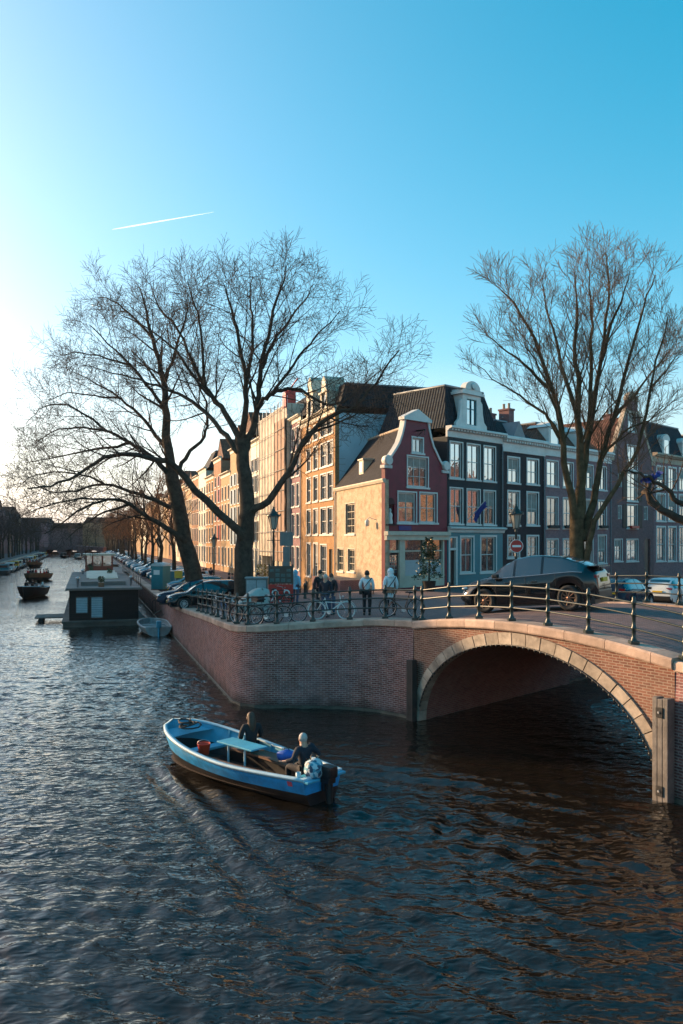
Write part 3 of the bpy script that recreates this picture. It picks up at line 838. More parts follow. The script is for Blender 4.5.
mb.build('hoist_beam', M['black'], h1)
for i, w_ in enumerate(win): window(h1, F, w_, cols=(2, 3, 2, 2)[i], rows=(1, 3, 2, 2)[i], trim=0.10, gl='glass')
for w_ in sw: window(h1, FS, w_, cols=2, rows=4 if w_[3]-w_[2] > 2 else 3, trim=0.06, mat='cream')
# shop front
mb = MB(); z0, z1 = shop_h[2], shop_h[3]
ud = (F.u(385.2), F.u(399.0)); u1_ = (F.u(404.5), F.u(423.2)); u2_ = (F.u(425.6), F.u(442.2))
for ua, ub in ((0.35, max(0.36, ud[0])), (ud[1], u1_[0]), (u1_[1], u2_[0]), (u2_[1], Wd-0.35)): mb.box((ua, -0.06, z0), (ub, 0.2, z1), 0, F)
for ua, ub in (u1_, u2_): mb.box((ua, -0.045, z0), (ub, 0.19, z0+0.75), 0, F); mb.box((ua, 0.02, z0+2.3), (ub, 0.12, z0+2.38), 0, F)
mb.box((ud[0], -0.03, z0+2.25), (ud[1], 0.15, z0+2.4), 0, F)
mb.box((-0.10, -0.35, shop_top-0.25), (Wd+0.02, 0.0-0.004, shop_top), 0, F); mb.box((-0.06, -0.22, shop_top-0.55), (Wd, -0.003, shop_top-0.252), 0, F)
sf = mb.build('shop_front', M['cream'], h1)
for ua, ub, za, zb_ in ((u1_[0], u1_[1], z0+0.75, z1), (u2_[0], u2_[1], z0+0.75, z1), (ud[0], ud[1], z0+2.4, z1)):
    g = MB(); g.box((ua, 0.10, za), (ub, 0.115, zb_), 0, F); g.build('pane', M['glass'], sf)
M['frost'] = pbr('frosted_film', (0.40,0.44,0.46), 0.5, var=0.08)
for ua, ub in (u1_, u2_):
    g = MB(); g.box((ua, 0.085, z0+0.75), (ub, 0.097, z0+1.75), 0, F); g.build('frosted_film', M['frost'], sf)
dd = door(h1, F, ud[0]+0.05, ud[1]-0.05, z0, z0+2.25, M['black'], y=0.12)
g = MB(); g.box((ud[0]+0.2, 0.04, z0+0.95), (ud[1]-0.2, 0.055, z0+2.1), 0, F); g.build('pane', M['glass_b'], dd)
g = MB()
for k in range(1, 4): g.box((ud[0]+0.2+(ud[1]-ud[0]-0.4)*k/4-0.012, 0.02, z0+0.95), (ud[0]+0.2+(ud[1]-ud[0]-0.4)*k/4+0.012, 0.039, z0+2.1), 0, F)
for k in range(1, 5): g.box((ud[0]+0.2, 0.022, z0+0.95+1.15*k/5-0.012), (ud[1]-0.2, 0.038, z0+0.95+1.15*k/5+0.012), 0, F)
g.build('glazing_bars', M['cream'], dd)
# niche with a small white figure, on the corner
nm = MB(); nm.box((niche[0], 0.14, niche[2]), (niche[1], 0.16, niche[3]), 0, F)
nm.prism([(niche[0]+0.0, niche[3])]+[((niche[0]+niche[1])/2+0.37*math.cos(math.pi*(1-i/12)), niche[3]+0.42*math.sin(math.pi*i/12)) for i in range(13)], -0.05, -0.003, 0, F)
nm.prism([(niche[0]-0.08, niche[2]-0.1),(niche[1]+0.08, niche[2]-0.1),(niche[1]+0.08,niche[2]),(niche[0]-0.08,niche[2])], -0.12, 0.1, 0, F)
nm.build('niche', pbr('niche_maroon', (0.05,0.01,0.012), 0.7), h1, fixn=True)
fx = MB(); p = F(0.46, 0.0, 7.02)
fx.lathe([(0.16,0),(0.18,0.1),(0.13,0.35),(0.16,0.55),(0.12,0.66),(0.06,0.72),(0.085,0.8),(0.09,0.88),(0.05,0.96),(0,0.98)], 10, p)
fg = fx.build('niche_figure', M['white'])
fg.location = (b[0], b[1], 0); tag(fg, 'small white figure standing in the arched niche of the burgundy house', 'statue')
sgn = MB(); sgn.box((F.u(398.5), -0.04, 6.62), (F.u(411), -0.006, 6.92), 0, F)
o = sgn.build('street_name_plate', pbr('enamel_blue', (0.012,0.03,0.16), 0.35), None, loc=(b[0], b[1], 0)); tag(o, 'blue enamel street name plate on the burgundy house above its shop front', 'sign')
lm = MB(); p = FS(FS.u(374.5), 0, FS.z(374.5, 524)); q = Vector(p)
nrm3 = Vector((-FS.n.x, -FS.n.y, 0))
lm.tube([q+Vector((0,0,0.3)), q+nrm3*0.35+Vector((0,0,0.42)), q+nrm3*0.5+Vector((0,0,0.3))], 0.025, 5)
c_ = q+nrm3*0.5; lm.lathe([(0.02,0.3),(0.16,0.2),(0.14,-0.1),(0.06,-0.16)], 8, tuple(c_))
o = lm.build('wall_lamp', M['white'], None, loc=(b[0], b[1], 0)); tag(o, 'small pale lantern bracketed on the sunlit side wall of the burgundy house', 'lamp')
# low brick stoop beside the side wall
st = MB(); 
pp = [FS(0.4,-1.9,0), FS(7.2,-1.9,0), FS(7.2,-0.02,0), FS(0.4,-0.02,0)]
A = [(x, y, 1.2) for x, y, z in pp]; B_ = [(x, y, 3.35) for x, y, z in pp]
for i in range(4): st.face([A[i], A[(i+1)%4], B_[(i+1)%4], B_[i]])
st.face(B_, 1)
o = st.build('brick_stoop', [M['brown'], M['pave_light']], None, loc=(b[0], b[1], 0)); tag(o, 'low brick terrace stoop along the sunlit side wall of the corner house', 'stoop')

# ============ generic canal house facing one of the canals
def sash(F, x0, x1, y0, y1): return boxof(F, x0, x1, y0, y1)

# ---- navy and teal house
FB = Frame(O, D2, b)
def house_at(u0, u1, name, label, cat='house'):
    p = P(u0, 0); h = empty(name, (p.x, p.y, 0)); tag(h, label, cat)
    return h, Frame(p, D2, (p.x, p.y)), u1-u0
h2, F, w = house_at(6.12, FB.u(502.5), 'canal_house', 'tall navy canal house with bright teal ground floor and ornate white dormer')
zc = 13.05
colx = ((450.2, 462.2), (467.2, 479.6), (484.0, 495.0))
wins = [sash(F, a, c, 442.5+(a-450)*.13, 478+(a-450)*.09) for a, c in colx] + [sash(F, a, c, 488.5+(a-450)*.08, 523.5+(a-450)*.03) for a, c in colx]
wins2 = [sash(F, 461, 473, 537.5, 572.5), sash(F, 481, 495.5, 537.0, 572)]
dh = (F.u(448.8), F.u(456.4), 2.9, F.z(452, 538))
mb = MB(); panel(mb, F, [(0,6.62),(w,6.62),(w,zc),(0,zc)], wins); body_box(mb, F, w, 6.8, 2.0, zc)
mb.build('wall', M['navy'], h2)
mb = MB(); panel(mb, F, [(0,2.0),(w,2.0),(w,6.6),(0,6.6)], wins2+[dh], y0=-0.02); mb.build('ground_floor_front', M['teal'], h2)
for i, q in enumerate(wins): window(h2, F, q, 2, 2, trim=0.09, gl='glass_b' if i < 3 else 'glass')
for q in wins2: window(h2, F, q, 2, 2, trim=0.14)
mb = MB()
for (a, z) in ((-0.02, 0.0),): mb.loft([[F(u, y, 6.5+z) for y, z in ((-0.02,0),(-0.1,0.02),(-0.14,0.2),(-0.34,0.28),(-0.34,0.38),(-0.02,0.44))] for u in (-0.0, w+0.12)], True, 0, False, True)
mb.build('shop_cornice', M['white'], h2, fixn=True)
dd = door(h2, F, dh[0]+0.1, dh[1]-0.1, 2.95, 2.95+2.35, M['black'])
mb = MB()
for a, c_ in ((( dh[0]-0.06,-0.06,2.9),(dh[0]+0.1,0.2,dh[3]+0.1)), ((dh[1]-0.1,-0.06,2.9),(dh[1]+0.06,0.2,dh[3]+0.1)), ((dh[0]+0.1,-0.05,5.3),(dh[1]-0.1,0.19,5.45)), ((dh[0]+0.1,-0.05,dh[3]),(dh[1]-0.1,0.19,dh[3]+0.1))): mb.box(a, c_, 0, F)
mb.build('door_frame', M['white'], dd)
g = MB(); g.box((dh[0]+0.1, 0.12, 5.45), (dh[1]-0.1, 0.14, dh[3]), 0, F); g.build('fanlight', M['glass_b'], dd)
cornice(F, w, zc-0.05, 0.75, 0.45, h2, M['white'])
rf = mansard(F, 0.05, w-0.05, 0.25, 6.6, zc+0.62, 16.75, 0.95, M['slate_b'], h2)
# dormer
uL, uR = F.u(458.5), F.u(487); uc = (F.u(466.8)+F.u(477.4))/2
zd0 = zc+0.7
mb = MB(); hw = 1.02
dmh = (uc-0.55, uc+0.55, zd0+0.3, zd0+2.1)
panel(mb, F, [(uc-hw, zd0),(uc+hw, zd0),(uc+hw, zd0+2.4),(uc-hw, zd0+2.4)], [dmh], y0=0.02, thick=2.6)
for s in (-1, 1):
    sp = [(uc+s*hw, zd0), (uc+s*(hw+0.75), zd0), (uc+s*(hw+0.72), zd0+0.35), (uc+s*(hw+0.42), zd0+0.6), (uc+s*(hw+0.28), zd0+1.1), (uc+s*(hw+0.2), zd0+1.9), (uc+s*hw, zd0+2.1)]
    mb.prism(sp if s > 0 else sp[::-1], 0.03, 0.22, 0, F)
mb.box((uc-hw-0.25, -0.14, zd0+2.4), (uc+hw+0.25, 1.2, zd0+2.58), 0, F)
mb.box((uc-hw-0.05, -0.05, zd0+2.58), (uc+hw+0.05, 1.0, zd0+2.75), 0, F)
mb.prism([(uc-hw-0.2, zd0+2.75)]+[(uc-0.85*math.cos(math.pi*i/12), zd0+2.75+0.62*math.sin(math.pi*i/12)) for i in range(13)]+[(uc+hw+0.2, zd0+2.75)], -0.08, 0.4, 0, F)
mb.lathe([(0.18,0),(0.24,0.06),(0.15,0.1)], 12, (0,0,0), 0, True, T=lambda x, y, z: F(uc+x, -0.08-z, zd0+3.0+y))
d = mb.build('dormer', M['white'], rf, fixn=True)
FDm = Frame(F.p, F.d, (F.p.x, F.p.y)); 
g = MB(); g.box((dmh[0], 0.15, dmh[2]), (dmh[1], 0.17, dmh[3]), 0, F); g.build('pane', M['glass_b'], d)
g = MB(); 
for k in (-0.55, -0.02, 0.51): g.box((uc+k, 0.08, dmh[2]), (uc+k+0.05, 0.148, dmh[3]), 0, F)
for z in (dmh[2], (dmh[2]+dmh[3])/2+.2, dmh[3]-.05): g.box((dmh[0]+.05, 0.09, z), (dmh[1]-.05, 0.147, z+0.05), 0, F)
g.build('dormer_window', M['teal'], d)
# blue flag on a slanting pole
fr = empty('blue_flag', (F.p.x, F.p.y, 0)); tag(fr, 'blue flag hanging from a slanting pole on the navy house', 'flag')
pa = Vector(F(F.u(466), -0.05, 7.3)); pb = Vector(F(F.u(472.5), -1.1, 8.75))
mb = MB(); mb.tube([pa, pb], 0.03, 6); mb.build('flag_pole', M['white'], fr)
mb = MB(); rows = []
dv = (pb-pa)
for i in range(9):
    f = i/8; a = pa+dv*(0.42+0.58*f)
    rows.append([a+Vector((0.10*math.sin(k*1.3+f*5)*k/6+0.05*k*f*0.4, 0.08*math.cos(k*1.1+f*4)*k/6, -0.03-0.085*k*(1.3-0.5*f))) for k in range(7)])
mb.loft(rows, False, 0, True); mb.build('cloth', M['blue'], fr)

def downpipe(F, u, z0, z1, parent):
    q = MB(); q.tube([F(u,-0.02,z1), F(u,-0.09,z1-0.25), F(u,-0.09,z0)], 0.05, 6)
    for z in (z0+2, z0+5, z0+8): q.rbox((u-0.07,-0.12,z), (u+0.07,-0.005,z+0.06), 0.01, 0, F)
    q.build('downpipe', M['lead'], parent)
downpipe(F, w-0.12, 6.95, 13.0, h2)
# ---- dark house
h3, F, w = house_at(FB.u(502.7), FB.u(544.6), 'canal_house', 'near black canal house with a wide white cornice between teal and brick houses')
zc = 12.5
cx3 = ((508.0, 519.0), (527.2, 538.0))
wins = [sash(F, a, c, 458+(a-508)*.09, 482.8+(a-508)*.07) for a, c in cx3] + [sash(F, a, c, 491.8+(a-508)*.06, 525) for a, c in cx3] + [sash(F, a, c, 536.3, 557.5) for a, c in cx3]
mb = MB(); panel(mb, F, [(0,2.0),(w,2.0),(w,zc),(0,zc)], wins); body_box(mb, F, w, 10, 2.0, zc); mb.build('wall', M['dark'], h3)
for i, q in enumerate(wins): window(h3, F, q, 2, 2, trim=0.12, gl='glass_b' if i < 2 else 'glass')
cornice(F, w, zc, 1.15, 0.42, h3, M['white'])
rf = mansard(F, 0.05, w-0.05, 0.5, 10, zc+1.05, 15.2, 2.0, M['slate'], h3)
mb = MB(); uc = F.u(523); mb.prism([(uc-0.9, zc+1.1),(uc+0.9, zc+1.1),(uc, zc+2.5)], 0.3, 2.5, 0, F); mb.build('dormer', M['lead'], rf, fixn=True)
chimney(F, w-0.5, 5, 13.5, 16.2, h3); downpipe(F, w-0.15, 2.6, 12.5, h3)

# ---- purple brick house
h4, F, w = house_at(FB.u(544.8), FB.u(610.8), 'canal_house', 'wide purple brown brick house with white sash windows behind the big bare tree')
zc = 12.6
cx4 = ((546.8, 557.6), (563.2, 572.8), (583.6, 592.6), (598.2, 606))
wins = [sash(F, a, c, 461+(a-546)*.115, 486+(a-546)*.075) for a, c in cx4] + [sash(F, a, c, 497.5+(a-546)*.065, 528) for a, c in cx4] + [sash(F, a, c, 539.5, 558) for a, c in cx4[:2]] + [sash(F, a, c, 535.5, 563) for a, c in cx4[2:]]
mb = MB(); panel(mb, F, [(0,1.8),(w,1.8),(w,zc),(0,zc)], wins); body_box(mb, F, w, 10, 1.8, zc); mb.build('wall', M['purple'], h4)
for i, q in enumerate(wins): window(h4, F, q, 2, 2, trim=0.09, gl='glass_b' if i < 4 else 'glass')
cornice(F, w, zc, 0.95, 0.4, h4, M['white'])
rf = mansard(F, 0.05, w-0.05, 0.5, 10, zc+0.85, 15.6, 2.2, M['redtile'], h4)
for uc in (2.4, 6.6):
    mb = MB(); mb.box((uc-0.7, 0.7, zc+0.9), (uc+0.7, 2.6, zc+2.5), 0, F); mb.prism([(uc-0.85, zc+2.5),(uc+0.85, zc+2.5),(uc, zc+3.0)], 0.6, 2.7, 0, F)
    d = mb.build('dormer', M['white'], rf, fixn=True)
    g = MB(); g.box((uc-0.5, 0.66, zc+1.1), (uc+0.5, 0.69, zc+2.3), 0, F); g.build('pane', M['glass_b'], d)
mb = MB()
for q in wins[4:8]: mb.rbox((q[0]+0.05, -0.3, q[2]-0.02), (q[1]-0.05, -0.1, q[2]+0.22), 0.02, 0, F)
mb.build('flower_box', M['wood_dark'], h4)
chimney(F, 0.6, 4, 14.0, 16.6, h4); downpipe(F, w-0.15, 2.4, 12.6, h4)

# ---- warehouse with spout gable
h5, F, w = house_at(FB.u(611.0), FB.u(653.6), 'gabled_house', 'tall dark red brick warehouse with pointed spout gable and wooden shutters')
zs = 13.2; uc = F.u(632.2); zt = 18.6
wc = (F.u(628.6), F.u(638.0))
wins = [(uc-0.75, uc+0.75, F.z(632, 431.5), F.z(632, 412.5)), (uc-0.9, uc+0.9, F.z(633, 470), F.z(633, 446)), (uc-0.95, uc+0.95, F.z(633,501), F.z(633,473)), (uc-0.95, uc+0.95, F.z(633,528), F.z(633,505)), (uc-1.05, uc+1.05, F.z(633,561), F.z(633,539.5)),
        sash(F, 614.6, 622, 539.5, 561)]
arch = [sash(F, 618.2, 621.2, 474, 487), sash(F, 618.2, 621.2, 506, 519), sash(F, 644.0, 647.2, 475, 488), sash(F, 644.0, 647.2, 507, 520)]
dh = (F.u(644.6), F.u(650.2), 2.4, F.z(647, 539))
mb = MB(); panel(mb, F, [(0,1.6),(w,1.6),(w,zs),(w-0.3,zs+0.1),(uc+1.05,17.6),(uc+1.05,18.0),(uc+0.85,18.6),(uc-0.85,18.6),(uc-1.05,18.0),(uc-1.05,17.6),(0.3,zs+0.1),(0,zs)], wins+arch+[dh])
body_box(mb, F, w, 11, 1.6, zs); mb.build('wall', M['brown'], h5)
mb = MB()
for s in (-1, 1):
    a = (0.15 if s < 0 else w-0.15, zs); c_ = (uc+s*1.1, 17.7)
    d_ = Vector((c_[0]-a[0], c_[1]-a[1])); nn = Vector((-d_.y, d_.x)).normalized()*0.16
    mb.prism([(a[0]-nn.x, a[1]-nn.y), (c_[0]-nn.x, c_[1]-nn.y), (c_[0]+nn.x, c_[1]+nn.y), (a[0]+nn.x, a[1]+nn.y)], -0.06, 0.36, 0, F)
    mb.box((a[0]-0.35, -0.08, zs-0.25), (a[0]+0.35, 0.34, zs+0.12), 0, F)
mb.box((uc-1.2, -0.1, 17.4), (uc+1.2, 0.34, 17.62), 0, F)
mb.prism([(uc-1.0, 18.55)]+[(uc-0.95*math.cos(math.pi*i/10), 18.6+0.75*math.sin(math.pi*i/10)) for i in range(11)]+[(uc+1.0, 18.55)], -0.08, 0.36, 0, F)
mb.build('gable_trim', M['stone'], h5, fixn=True)
for i, q in enumerate(wins): window(h5, F, q, 2, 2, trim=0.08, gl='glass_b')
for q in arch: window(h5, F, q, 1, 2, trim=0.05, sill=False)
M['shutter'] = pbr('dark_wood_shutter', (0.045,0.022,0.015), 0.6, var=0.3)
for q in wins[2:4]:
    for s in (-1, 1):
        mb = MB(); x = q[0]-0.85 if s < 0 else q[1]+0.13
        mb.rbox((x, -0.07, q[2]), (x+0.72, -0.01, q[3]), 0.01, 0, F); mb.build('shutter', M['shutter'], h5)
mb = MB(); mb.rbox((uc-0.7, -0.35, wins[3][2]-0.05), (uc+0.7, -0.12, wins[3][2]+0.2), 0.02, 0, F); mb.build('flower_box', M['red'], h5)
door(h5, F, dh[0]+.05, dh[1]-.05, dh[2], dh[3], M['black'])
mb = MB(); mb.tube([F(uc, 0, 17.0), F(uc, -0.9, 17.0)], 0.07, 6); mb.build('hoist_beam', M['wood_dark'], h5)
rf = ridge_roof(F, w, 0.3, 11, zs, 17.2, M['redtile'], h5)

# ---- next brick house with slate mansard, and one beyond the frame edge
h6, F, w = house_at(FB.u(653.8), FB.u(700), 'canal_house', 'brick canal house with tall white windows and blue slate roof at the right edge')
zc = F.z(654, 462)
cx6 = ((656.8, 665), (668.4, 675.6), (679.4, 686.5), (690.5, 697))
wins = [sash(F, a, c, 467+(a-656)*.1, 489+(a-656)*.06) for a, c in cx6] + [sash(F, a, c, 494.5+(a-656)*.05, 521) for a, c in cx6] + [sash(F, a, c, 527.5, 561) for a, c in cx6]
mb = MB(); panel(mb, F, [(0,1.6),(w,1.6),(w,zc),(0,zc)], wins); body_box(mb, F, w, 10, 1.6, zc); mb.build('wall', M['purple'], h6)
for i, q in enumerate(wins): window(h6, F, q, 2, 2, trim=0.16, gl='glass_b' if i < 4 else 'glass')
cornice(F, w, zc, 0.9, 0.4, h6, M['stone'])
rf = mansard(F, 0.05, w-0.05, 0.4, 10, zc+0.8, zc+4.1, 1.5, M['slate_b'], h6)
for px in (671, 690):
    uc = F.u(px); mb = MB(); mb.box((uc-0.7, 0.5, zc+0.9), (uc+0.7, 2.6, zc+2.4), 0, F)
    mb.prism([(uc-0.8, zc+2.4)]+[(uc-0.8*math.cos(math.pi*i/8), zc+2.4+0.6*math.sin(math.pi*i/8)) for i in range(9)], 0.45, 2.6, 0, F)
    d = mb.build('dormer', M['white'], rf, fixn=True); g = MB(); g.box((uc-0.45, 0.46, zc+1.1), (uc+0.45, 0.49, zc+2.4), 0, F); g.build('pane', M['glass_b'], d)
chimney(F, 1.0, 5, zc+2, zc+5.0, h6)

u_ = FB.u(700)
for i, (wd, zc, mt) in enumerate(((8.0, 13.5, 'dark'), (7.0, 15.0, 'brown'), (9.0, 13.0, 'purple'), (8.0, 14.5, 'dark'), (9.0, 13.5, 'brown'), (8.0, 14.0, 'purple'))):
    h, F, w = house_at(u_, u_+wd, 'canal_house', 'canal house past the right edge of the view in the brick row'); h['group'] = 'houses past the right edge'; u_ += wd
    wins = [(round(w*(k+.5)/3-.6,2), round(w*(k+.5)/3+.6,2), z, z+2.1) for k in range(3) for z in (3.2, 6.4, 9.4)]
    mb = MB(); panel(mb, F, [(0,1.6),(w,1.6),(w,zc),(0,zc)], wins); body_box(mb, F, w, 10, 1.6, zc); mb.build('wall', M[mt], h)
    for q in wins: window(h, F, q, 2, 2, trim=0.1)
    cornice(F, w, zc, 0.8, 0.4, h, M['cream']); mansard(F, 0.05, w-0.05, 0.4, 9.8, zc+0.7, zc+3.2, 1.6, M['slate_b'], h)
# ============ the row along the long canal, lit by the sun
FP = Frame(P(0, 0), D1, (0, 0))                  # only for bearings
def vrow(v0, v1, name, label):
    p = P(0, v1); h = empty(name, (p.x, p.y, 0)); tag(h, label, 'house')
    return h, Frame(p, -D1, (p.x, p.y)), v1-v0
# ---- ochre brick house
h7, F, w = vrow(10.5, 20.4, 'canal_house', 'tall ochre brick house with white sashes, dark roof and pale blue gable side')
zc = 15.6
cx7 = ((307.0, 310.8), (313.6, 318), (320.8, 326.4), (327.8, 333))
def zz(F, px, py): return F.z(px, py)
rowz = [(13.55, 11.75), (11.15, 9.15), (8.5, 6.45)]
wins = []
for a, c_ in cx7:
    for zt_, zb_ in rowz: wins.append((F.u(a), F.u(c_), zb_, zt_))
    wins.append((F.u(a), F.u(c_), 14.3-0.15, 15.3))
gw = [(F.u(307.2), F.u(310.8), 3.0, 5.7), (F.u(313.8), F.u(318), 3.0, 5.7), (F.u(320.6), F.u(326.6), 2.4, 5.6), (F.u(329), F.u(332.5), 2.4, 5.3)]
mb = MB(); panel(mb, F, [(0,1.4),(w,1.4),(w,zc),(0,zc)], wins+gw); body_box(mb, F, w, 11, 1.4, zc); mb.build('wall', M['orange'], h7)
for q in wins: window(h7, F, q, 2, 2, trim=0.1, fw=0.1)
for q in gw[:3]: window(h7, F, q, 2, 3, trim=0.1, fw=0.1)
door(h7, F, gw[3][0]+.03, gw[3][1]-.03, gw[3][2], gw[3][3], M['black'])
mb = MB(); mb.box((w-0.009, 0.32, 5), (w+0.03, 10.9, zc-0.02), 0, F); mb.build('gable_side', M['bluewall'], h7)
cornice(F, w, zc, 0.6, 0.35, h7, M['cream'])
rf = mansard(F, 0.05, w-0.05, 0.4, 10.9, zc+0.5, 18.0, 0.9, M['slate'], h7)
for uc, t in ((F.u(309.5), 19.6), (F.u(323.5), 18.9)):
    mb = MB(); dmw = (uc-0.5, uc+0.5, zc+0.7, zc+2.0)
    panel(mb, F, [(uc-0.95, zc+0.5),(uc+0.95, zc+0.5),(uc+0.95, t-1.3),(uc+0.6,t-1.1),(uc+0.45,t-0.3),(uc,t),(uc-0.45,t-0.3),(uc-0.6,t-1.1),(uc-0.95,t-1.3)], [dmw], y0=0.0, thick=1.6)
    mb.box((uc-1.15,-0.1,t-1.35),(uc+1.15,0.3,t-1.2),0,F)
    d = mb.build('dormer', M['cream'], rf); g = MB(); g.box((dmw[0],0.12,dmw[2]),(dmw[1],0.14,dmw[3]),0,F); g.build('pane', M['glass'], d)
# step gable fragment and red chimney seen against the pale blue side
mb = MB()
for i in range(10):
    mb.box((w+0.04, 0.45+i*0.42, 9.0), (w+0.30, 0.45+(i+1)*0.42-0.004, 10.35+i*0.40), 0, F)
mb.build('stepped_parapet', M['brown'], h7); downpipe(F, 0.15, 2.2, 15.6, h7); downpipe(FS, 0.25, 2.2, 9.6, h1)
# ---- brown narrow house
h8, F, w = vrow(20.4, 24.2, 'canal_house', 'narrow dark brown brick house between the ochre house and wrapped scaffolding')
zc = 16.4
wins = [(u, u+1.0, z, z+2.0) for u in (0.6, 2.2) for z in (3.4, 6.3, 9.0, 11.7, 14.0)]
mb = MB(); panel(mb, F, [(0,1.4),(w,1.4),(w,zc),(0,zc)], wins); body_box(mb, F, w, 11, 1.4, zc); mb.build('wall', M['purple'], h8)
for q in wins: window(h8, F, q, 2, 2, trim=0.08)
cornice(F, w, zc, 0.6, 0.35, h8, M['cream']); mansard(F, 0.05, w-0.05, 0.4, 10.9, zc+0.5, 18.6, 1.2, M['slate'], h8)
# ---- scaffolding wrapped in netting
h9, F, w = vrow(24.2, 36.5, 'canal_house', 'house wrapped in pale sunlit scaffold netting beside the narrow brown house')
zc = 17.6
mb = MB(); body_box(mb, F, w, 11, 1.4, zc, y0=0.9); mb.face([F(0.012,0.9,1.4), F(w-0.012,0.9,1.4), F(w-0.012,0.9,zc), F(0.012,0.9,zc)]); mb.build('wall', M['cream'], h9)
mansard(F, 0.05, w-0.05, 1.0, 10.9, zc, 19.6, 1.5, M['slate'], h9)
M['signback_'] = pbr('scaffold_tube', (0.25,0.23,0.2), 0.5)
M['net'] = pbr('scaffold_netting', (0.50,0.43,0.35), 0.85, var=0.4, scale=0.5, bump=0.4, bscale=2)
mb = MB(); rng = random.Random(8); nx, nz = 28, 30; rows = []
for j in range(nz+1):
    z = 4.4 + (zc+0.9-4.4)*j/nz; row = []
    for i in range(nx+1):
        u = -0.05+(w+0.1)*i/nx
        row.append(F(u, -0.35-0.09*abs(math.sin(math.pi*i/4))*(0.6+0.4*math.sin(j*0.9+i)) + 0.03*math.sin(j*math.pi/2.5), z))
    rows.append(row)
mb.loft(rows, False, 0, True)
rows = [[F(w+0.06, -0.35+0.32*k, 4.4+(zc+0.9-4.4)*j/nz) for k in range(6)] for j in range(nz+1)]
mb.loft(rows, False, 0, True)
net = mb.build('scaffold_net', M['net'], h9)
mb = MB()
for i in range(6):                                # nearer third: a browner second sheet over the first
    pass
rows = [[F(w*0.66+w*0.345*i/10, -0.50-0.05*abs(math.sin(i*1.3+j)), 4.0+(zc-0.4-4.0)*j/14) for i in range(11)] for j in range(15)]
mb.loft(rows, False, 0, True); mb.build('scaffold_net', pbr('pink_brown_netting', (0.33,0.21,0.15), 0.85, var=0.3, scale=1.5, bump=0.3), h9)
mb = MB()
for i in range(10):
    u = w*i/9; mb.tube([F(u,-0.58,1.4), F(u,-0.58,zc+1.2)], 0.035, 5)
for z in np.arange(3.0, zc+1.0, 1.9): mb.tube([F(-0.2,-0.62,z), F(w+0.2,-0.62,z)], 0.035, 5)
mb.build('scaffold_pole', M['signback_'], h9)
mb = MB()
for i in range(8):
    u = 0.0+w*i/7; mb.tube([F(u,-0.3,1.4), F(u,-0.3,zc+1.6)], 0.04, 5)
    mb.tube([F(u,0.5,1.4), F(u,0.5,zc+1.6)], 0.04, 5)
for z in np.arange(3.4, zc+1.5, 2.0): mb.tube([F(-0.2,-0.3,z), F(w+0.2,-0.3,z)], 0.04, 5)
mb.build('scaffold_pole', M['chrome'], h9)
mb = MB(); uc = F.u(289); mb.rbox((uc-0.6,-0.5,zc+0.5),(uc+0.6,0.5,zc+2.0),0.06,0,F); mb.tube([F(uc,-1.4,zc+2.1),F(uc,1.2,zc+2.1)],0.08,6); mb.tube([F(uc,-0.2,zc+1.9),F(uc+4.0,-0.2,zc+2.5)],0.06,6)
o = mb.build('scaffold_hoist', M['red'], None, loc=(F.p.x, F.p.y, 0)); tag(o, 'red hoist on top of the netted scaffolding', 'hoist')
# ---- further houses, each with its own colour
M['ochre2'] = brick('tan_brick', (0.38,0.24,0.12), (0.46,0.30,0.16), (0.4,0.32,0.24), sfac=0.3, stain=(0.25,0.15,0.08))
M['rust'] = brick('rust_brick', (0.27,0.12,0.06), (0.34,0.16,0.085), (0.35,0.27,0.2), sfac=0.3, stain=(0.16,0.08,0.05))
M['paleblue'] = pbr('pale_blue_shutter', (0.26,0.36,0.44), 0.6)
M['greyplaster'] = pbr('grey_render', (0.30,0.27,0.24), 0.8, var=0.15)
row = [ # v0, width, height, wall, shutters, label, roof
 (36.5, 6.0, 16.4, 'cream', 'black', 'cream painted house with dark shuttered windows beyond the netted scaffolding'),
 (42.5, 6.5, 17.6, 'greyplaster', None, 'grey rendered house half hidden by the fork of the near tree'),
 (49.0, 7.0, 17.0, 'ochre2', 'paleblue', 'tan brick house with a column of pale blue shutters'),
 (56.0, 7.5, 14.4, 'ochre2', None, 'tan brick house with a plain white cornice left of the pale blue shutters'),
 (63.5, 6.5, 17.0, 'rust', 'red', 'rust brick house with bright red shutters'),
 (70.0, 8.0, 15.0, 'orange', None, 'ochre brick house directly left of the red shutters'),
 (78.0, 8.5, 16.8, 'cream', None, 'pale cream house seen between the two big tree trunks'),
 (86.5, 9.0, 16.2, 'rust', None, 'rust brick house beyond the pale cream one'),
 (95.5, 9.0, 15.0, 'ochre2', None, 'tan brick house just right of the leaning trunk'),
 (104.5, 10.0, 16.0, 'orange', None, 'ochre house behind the leaning trunk'),
 (114.5, 11.0, 14.8, 'cream', None, 'cream house left of the leaning trunk'),
 (125.5, 12.0, 16.0, 'rust', None, 'rust brick house behind the row of small trees'),
 (137.5, 12.0, 15.0, 'ochre2', None, 'tan house far along the canal row'),
 (149.5, 14.0, 15.8, 'greyplaster', None, 'grey house far along the canal row'),
 (163.5, 16.0, 15.0, 'orange', None, 'ochre house near the far end of the canal row'),
 (179.5, 22.0, 15.5, 'rust', None, 'long rust brick house near the far end of the canal row'),
 (201.5, 30.0, 15.0, 'cream', None, 'long cream house at the far end of the canal row'),
 (231.5, 60.0, 14.5, 'ochre2', None, 'most distant tan houses block at the far bridge')]
rng = random.Random(21)
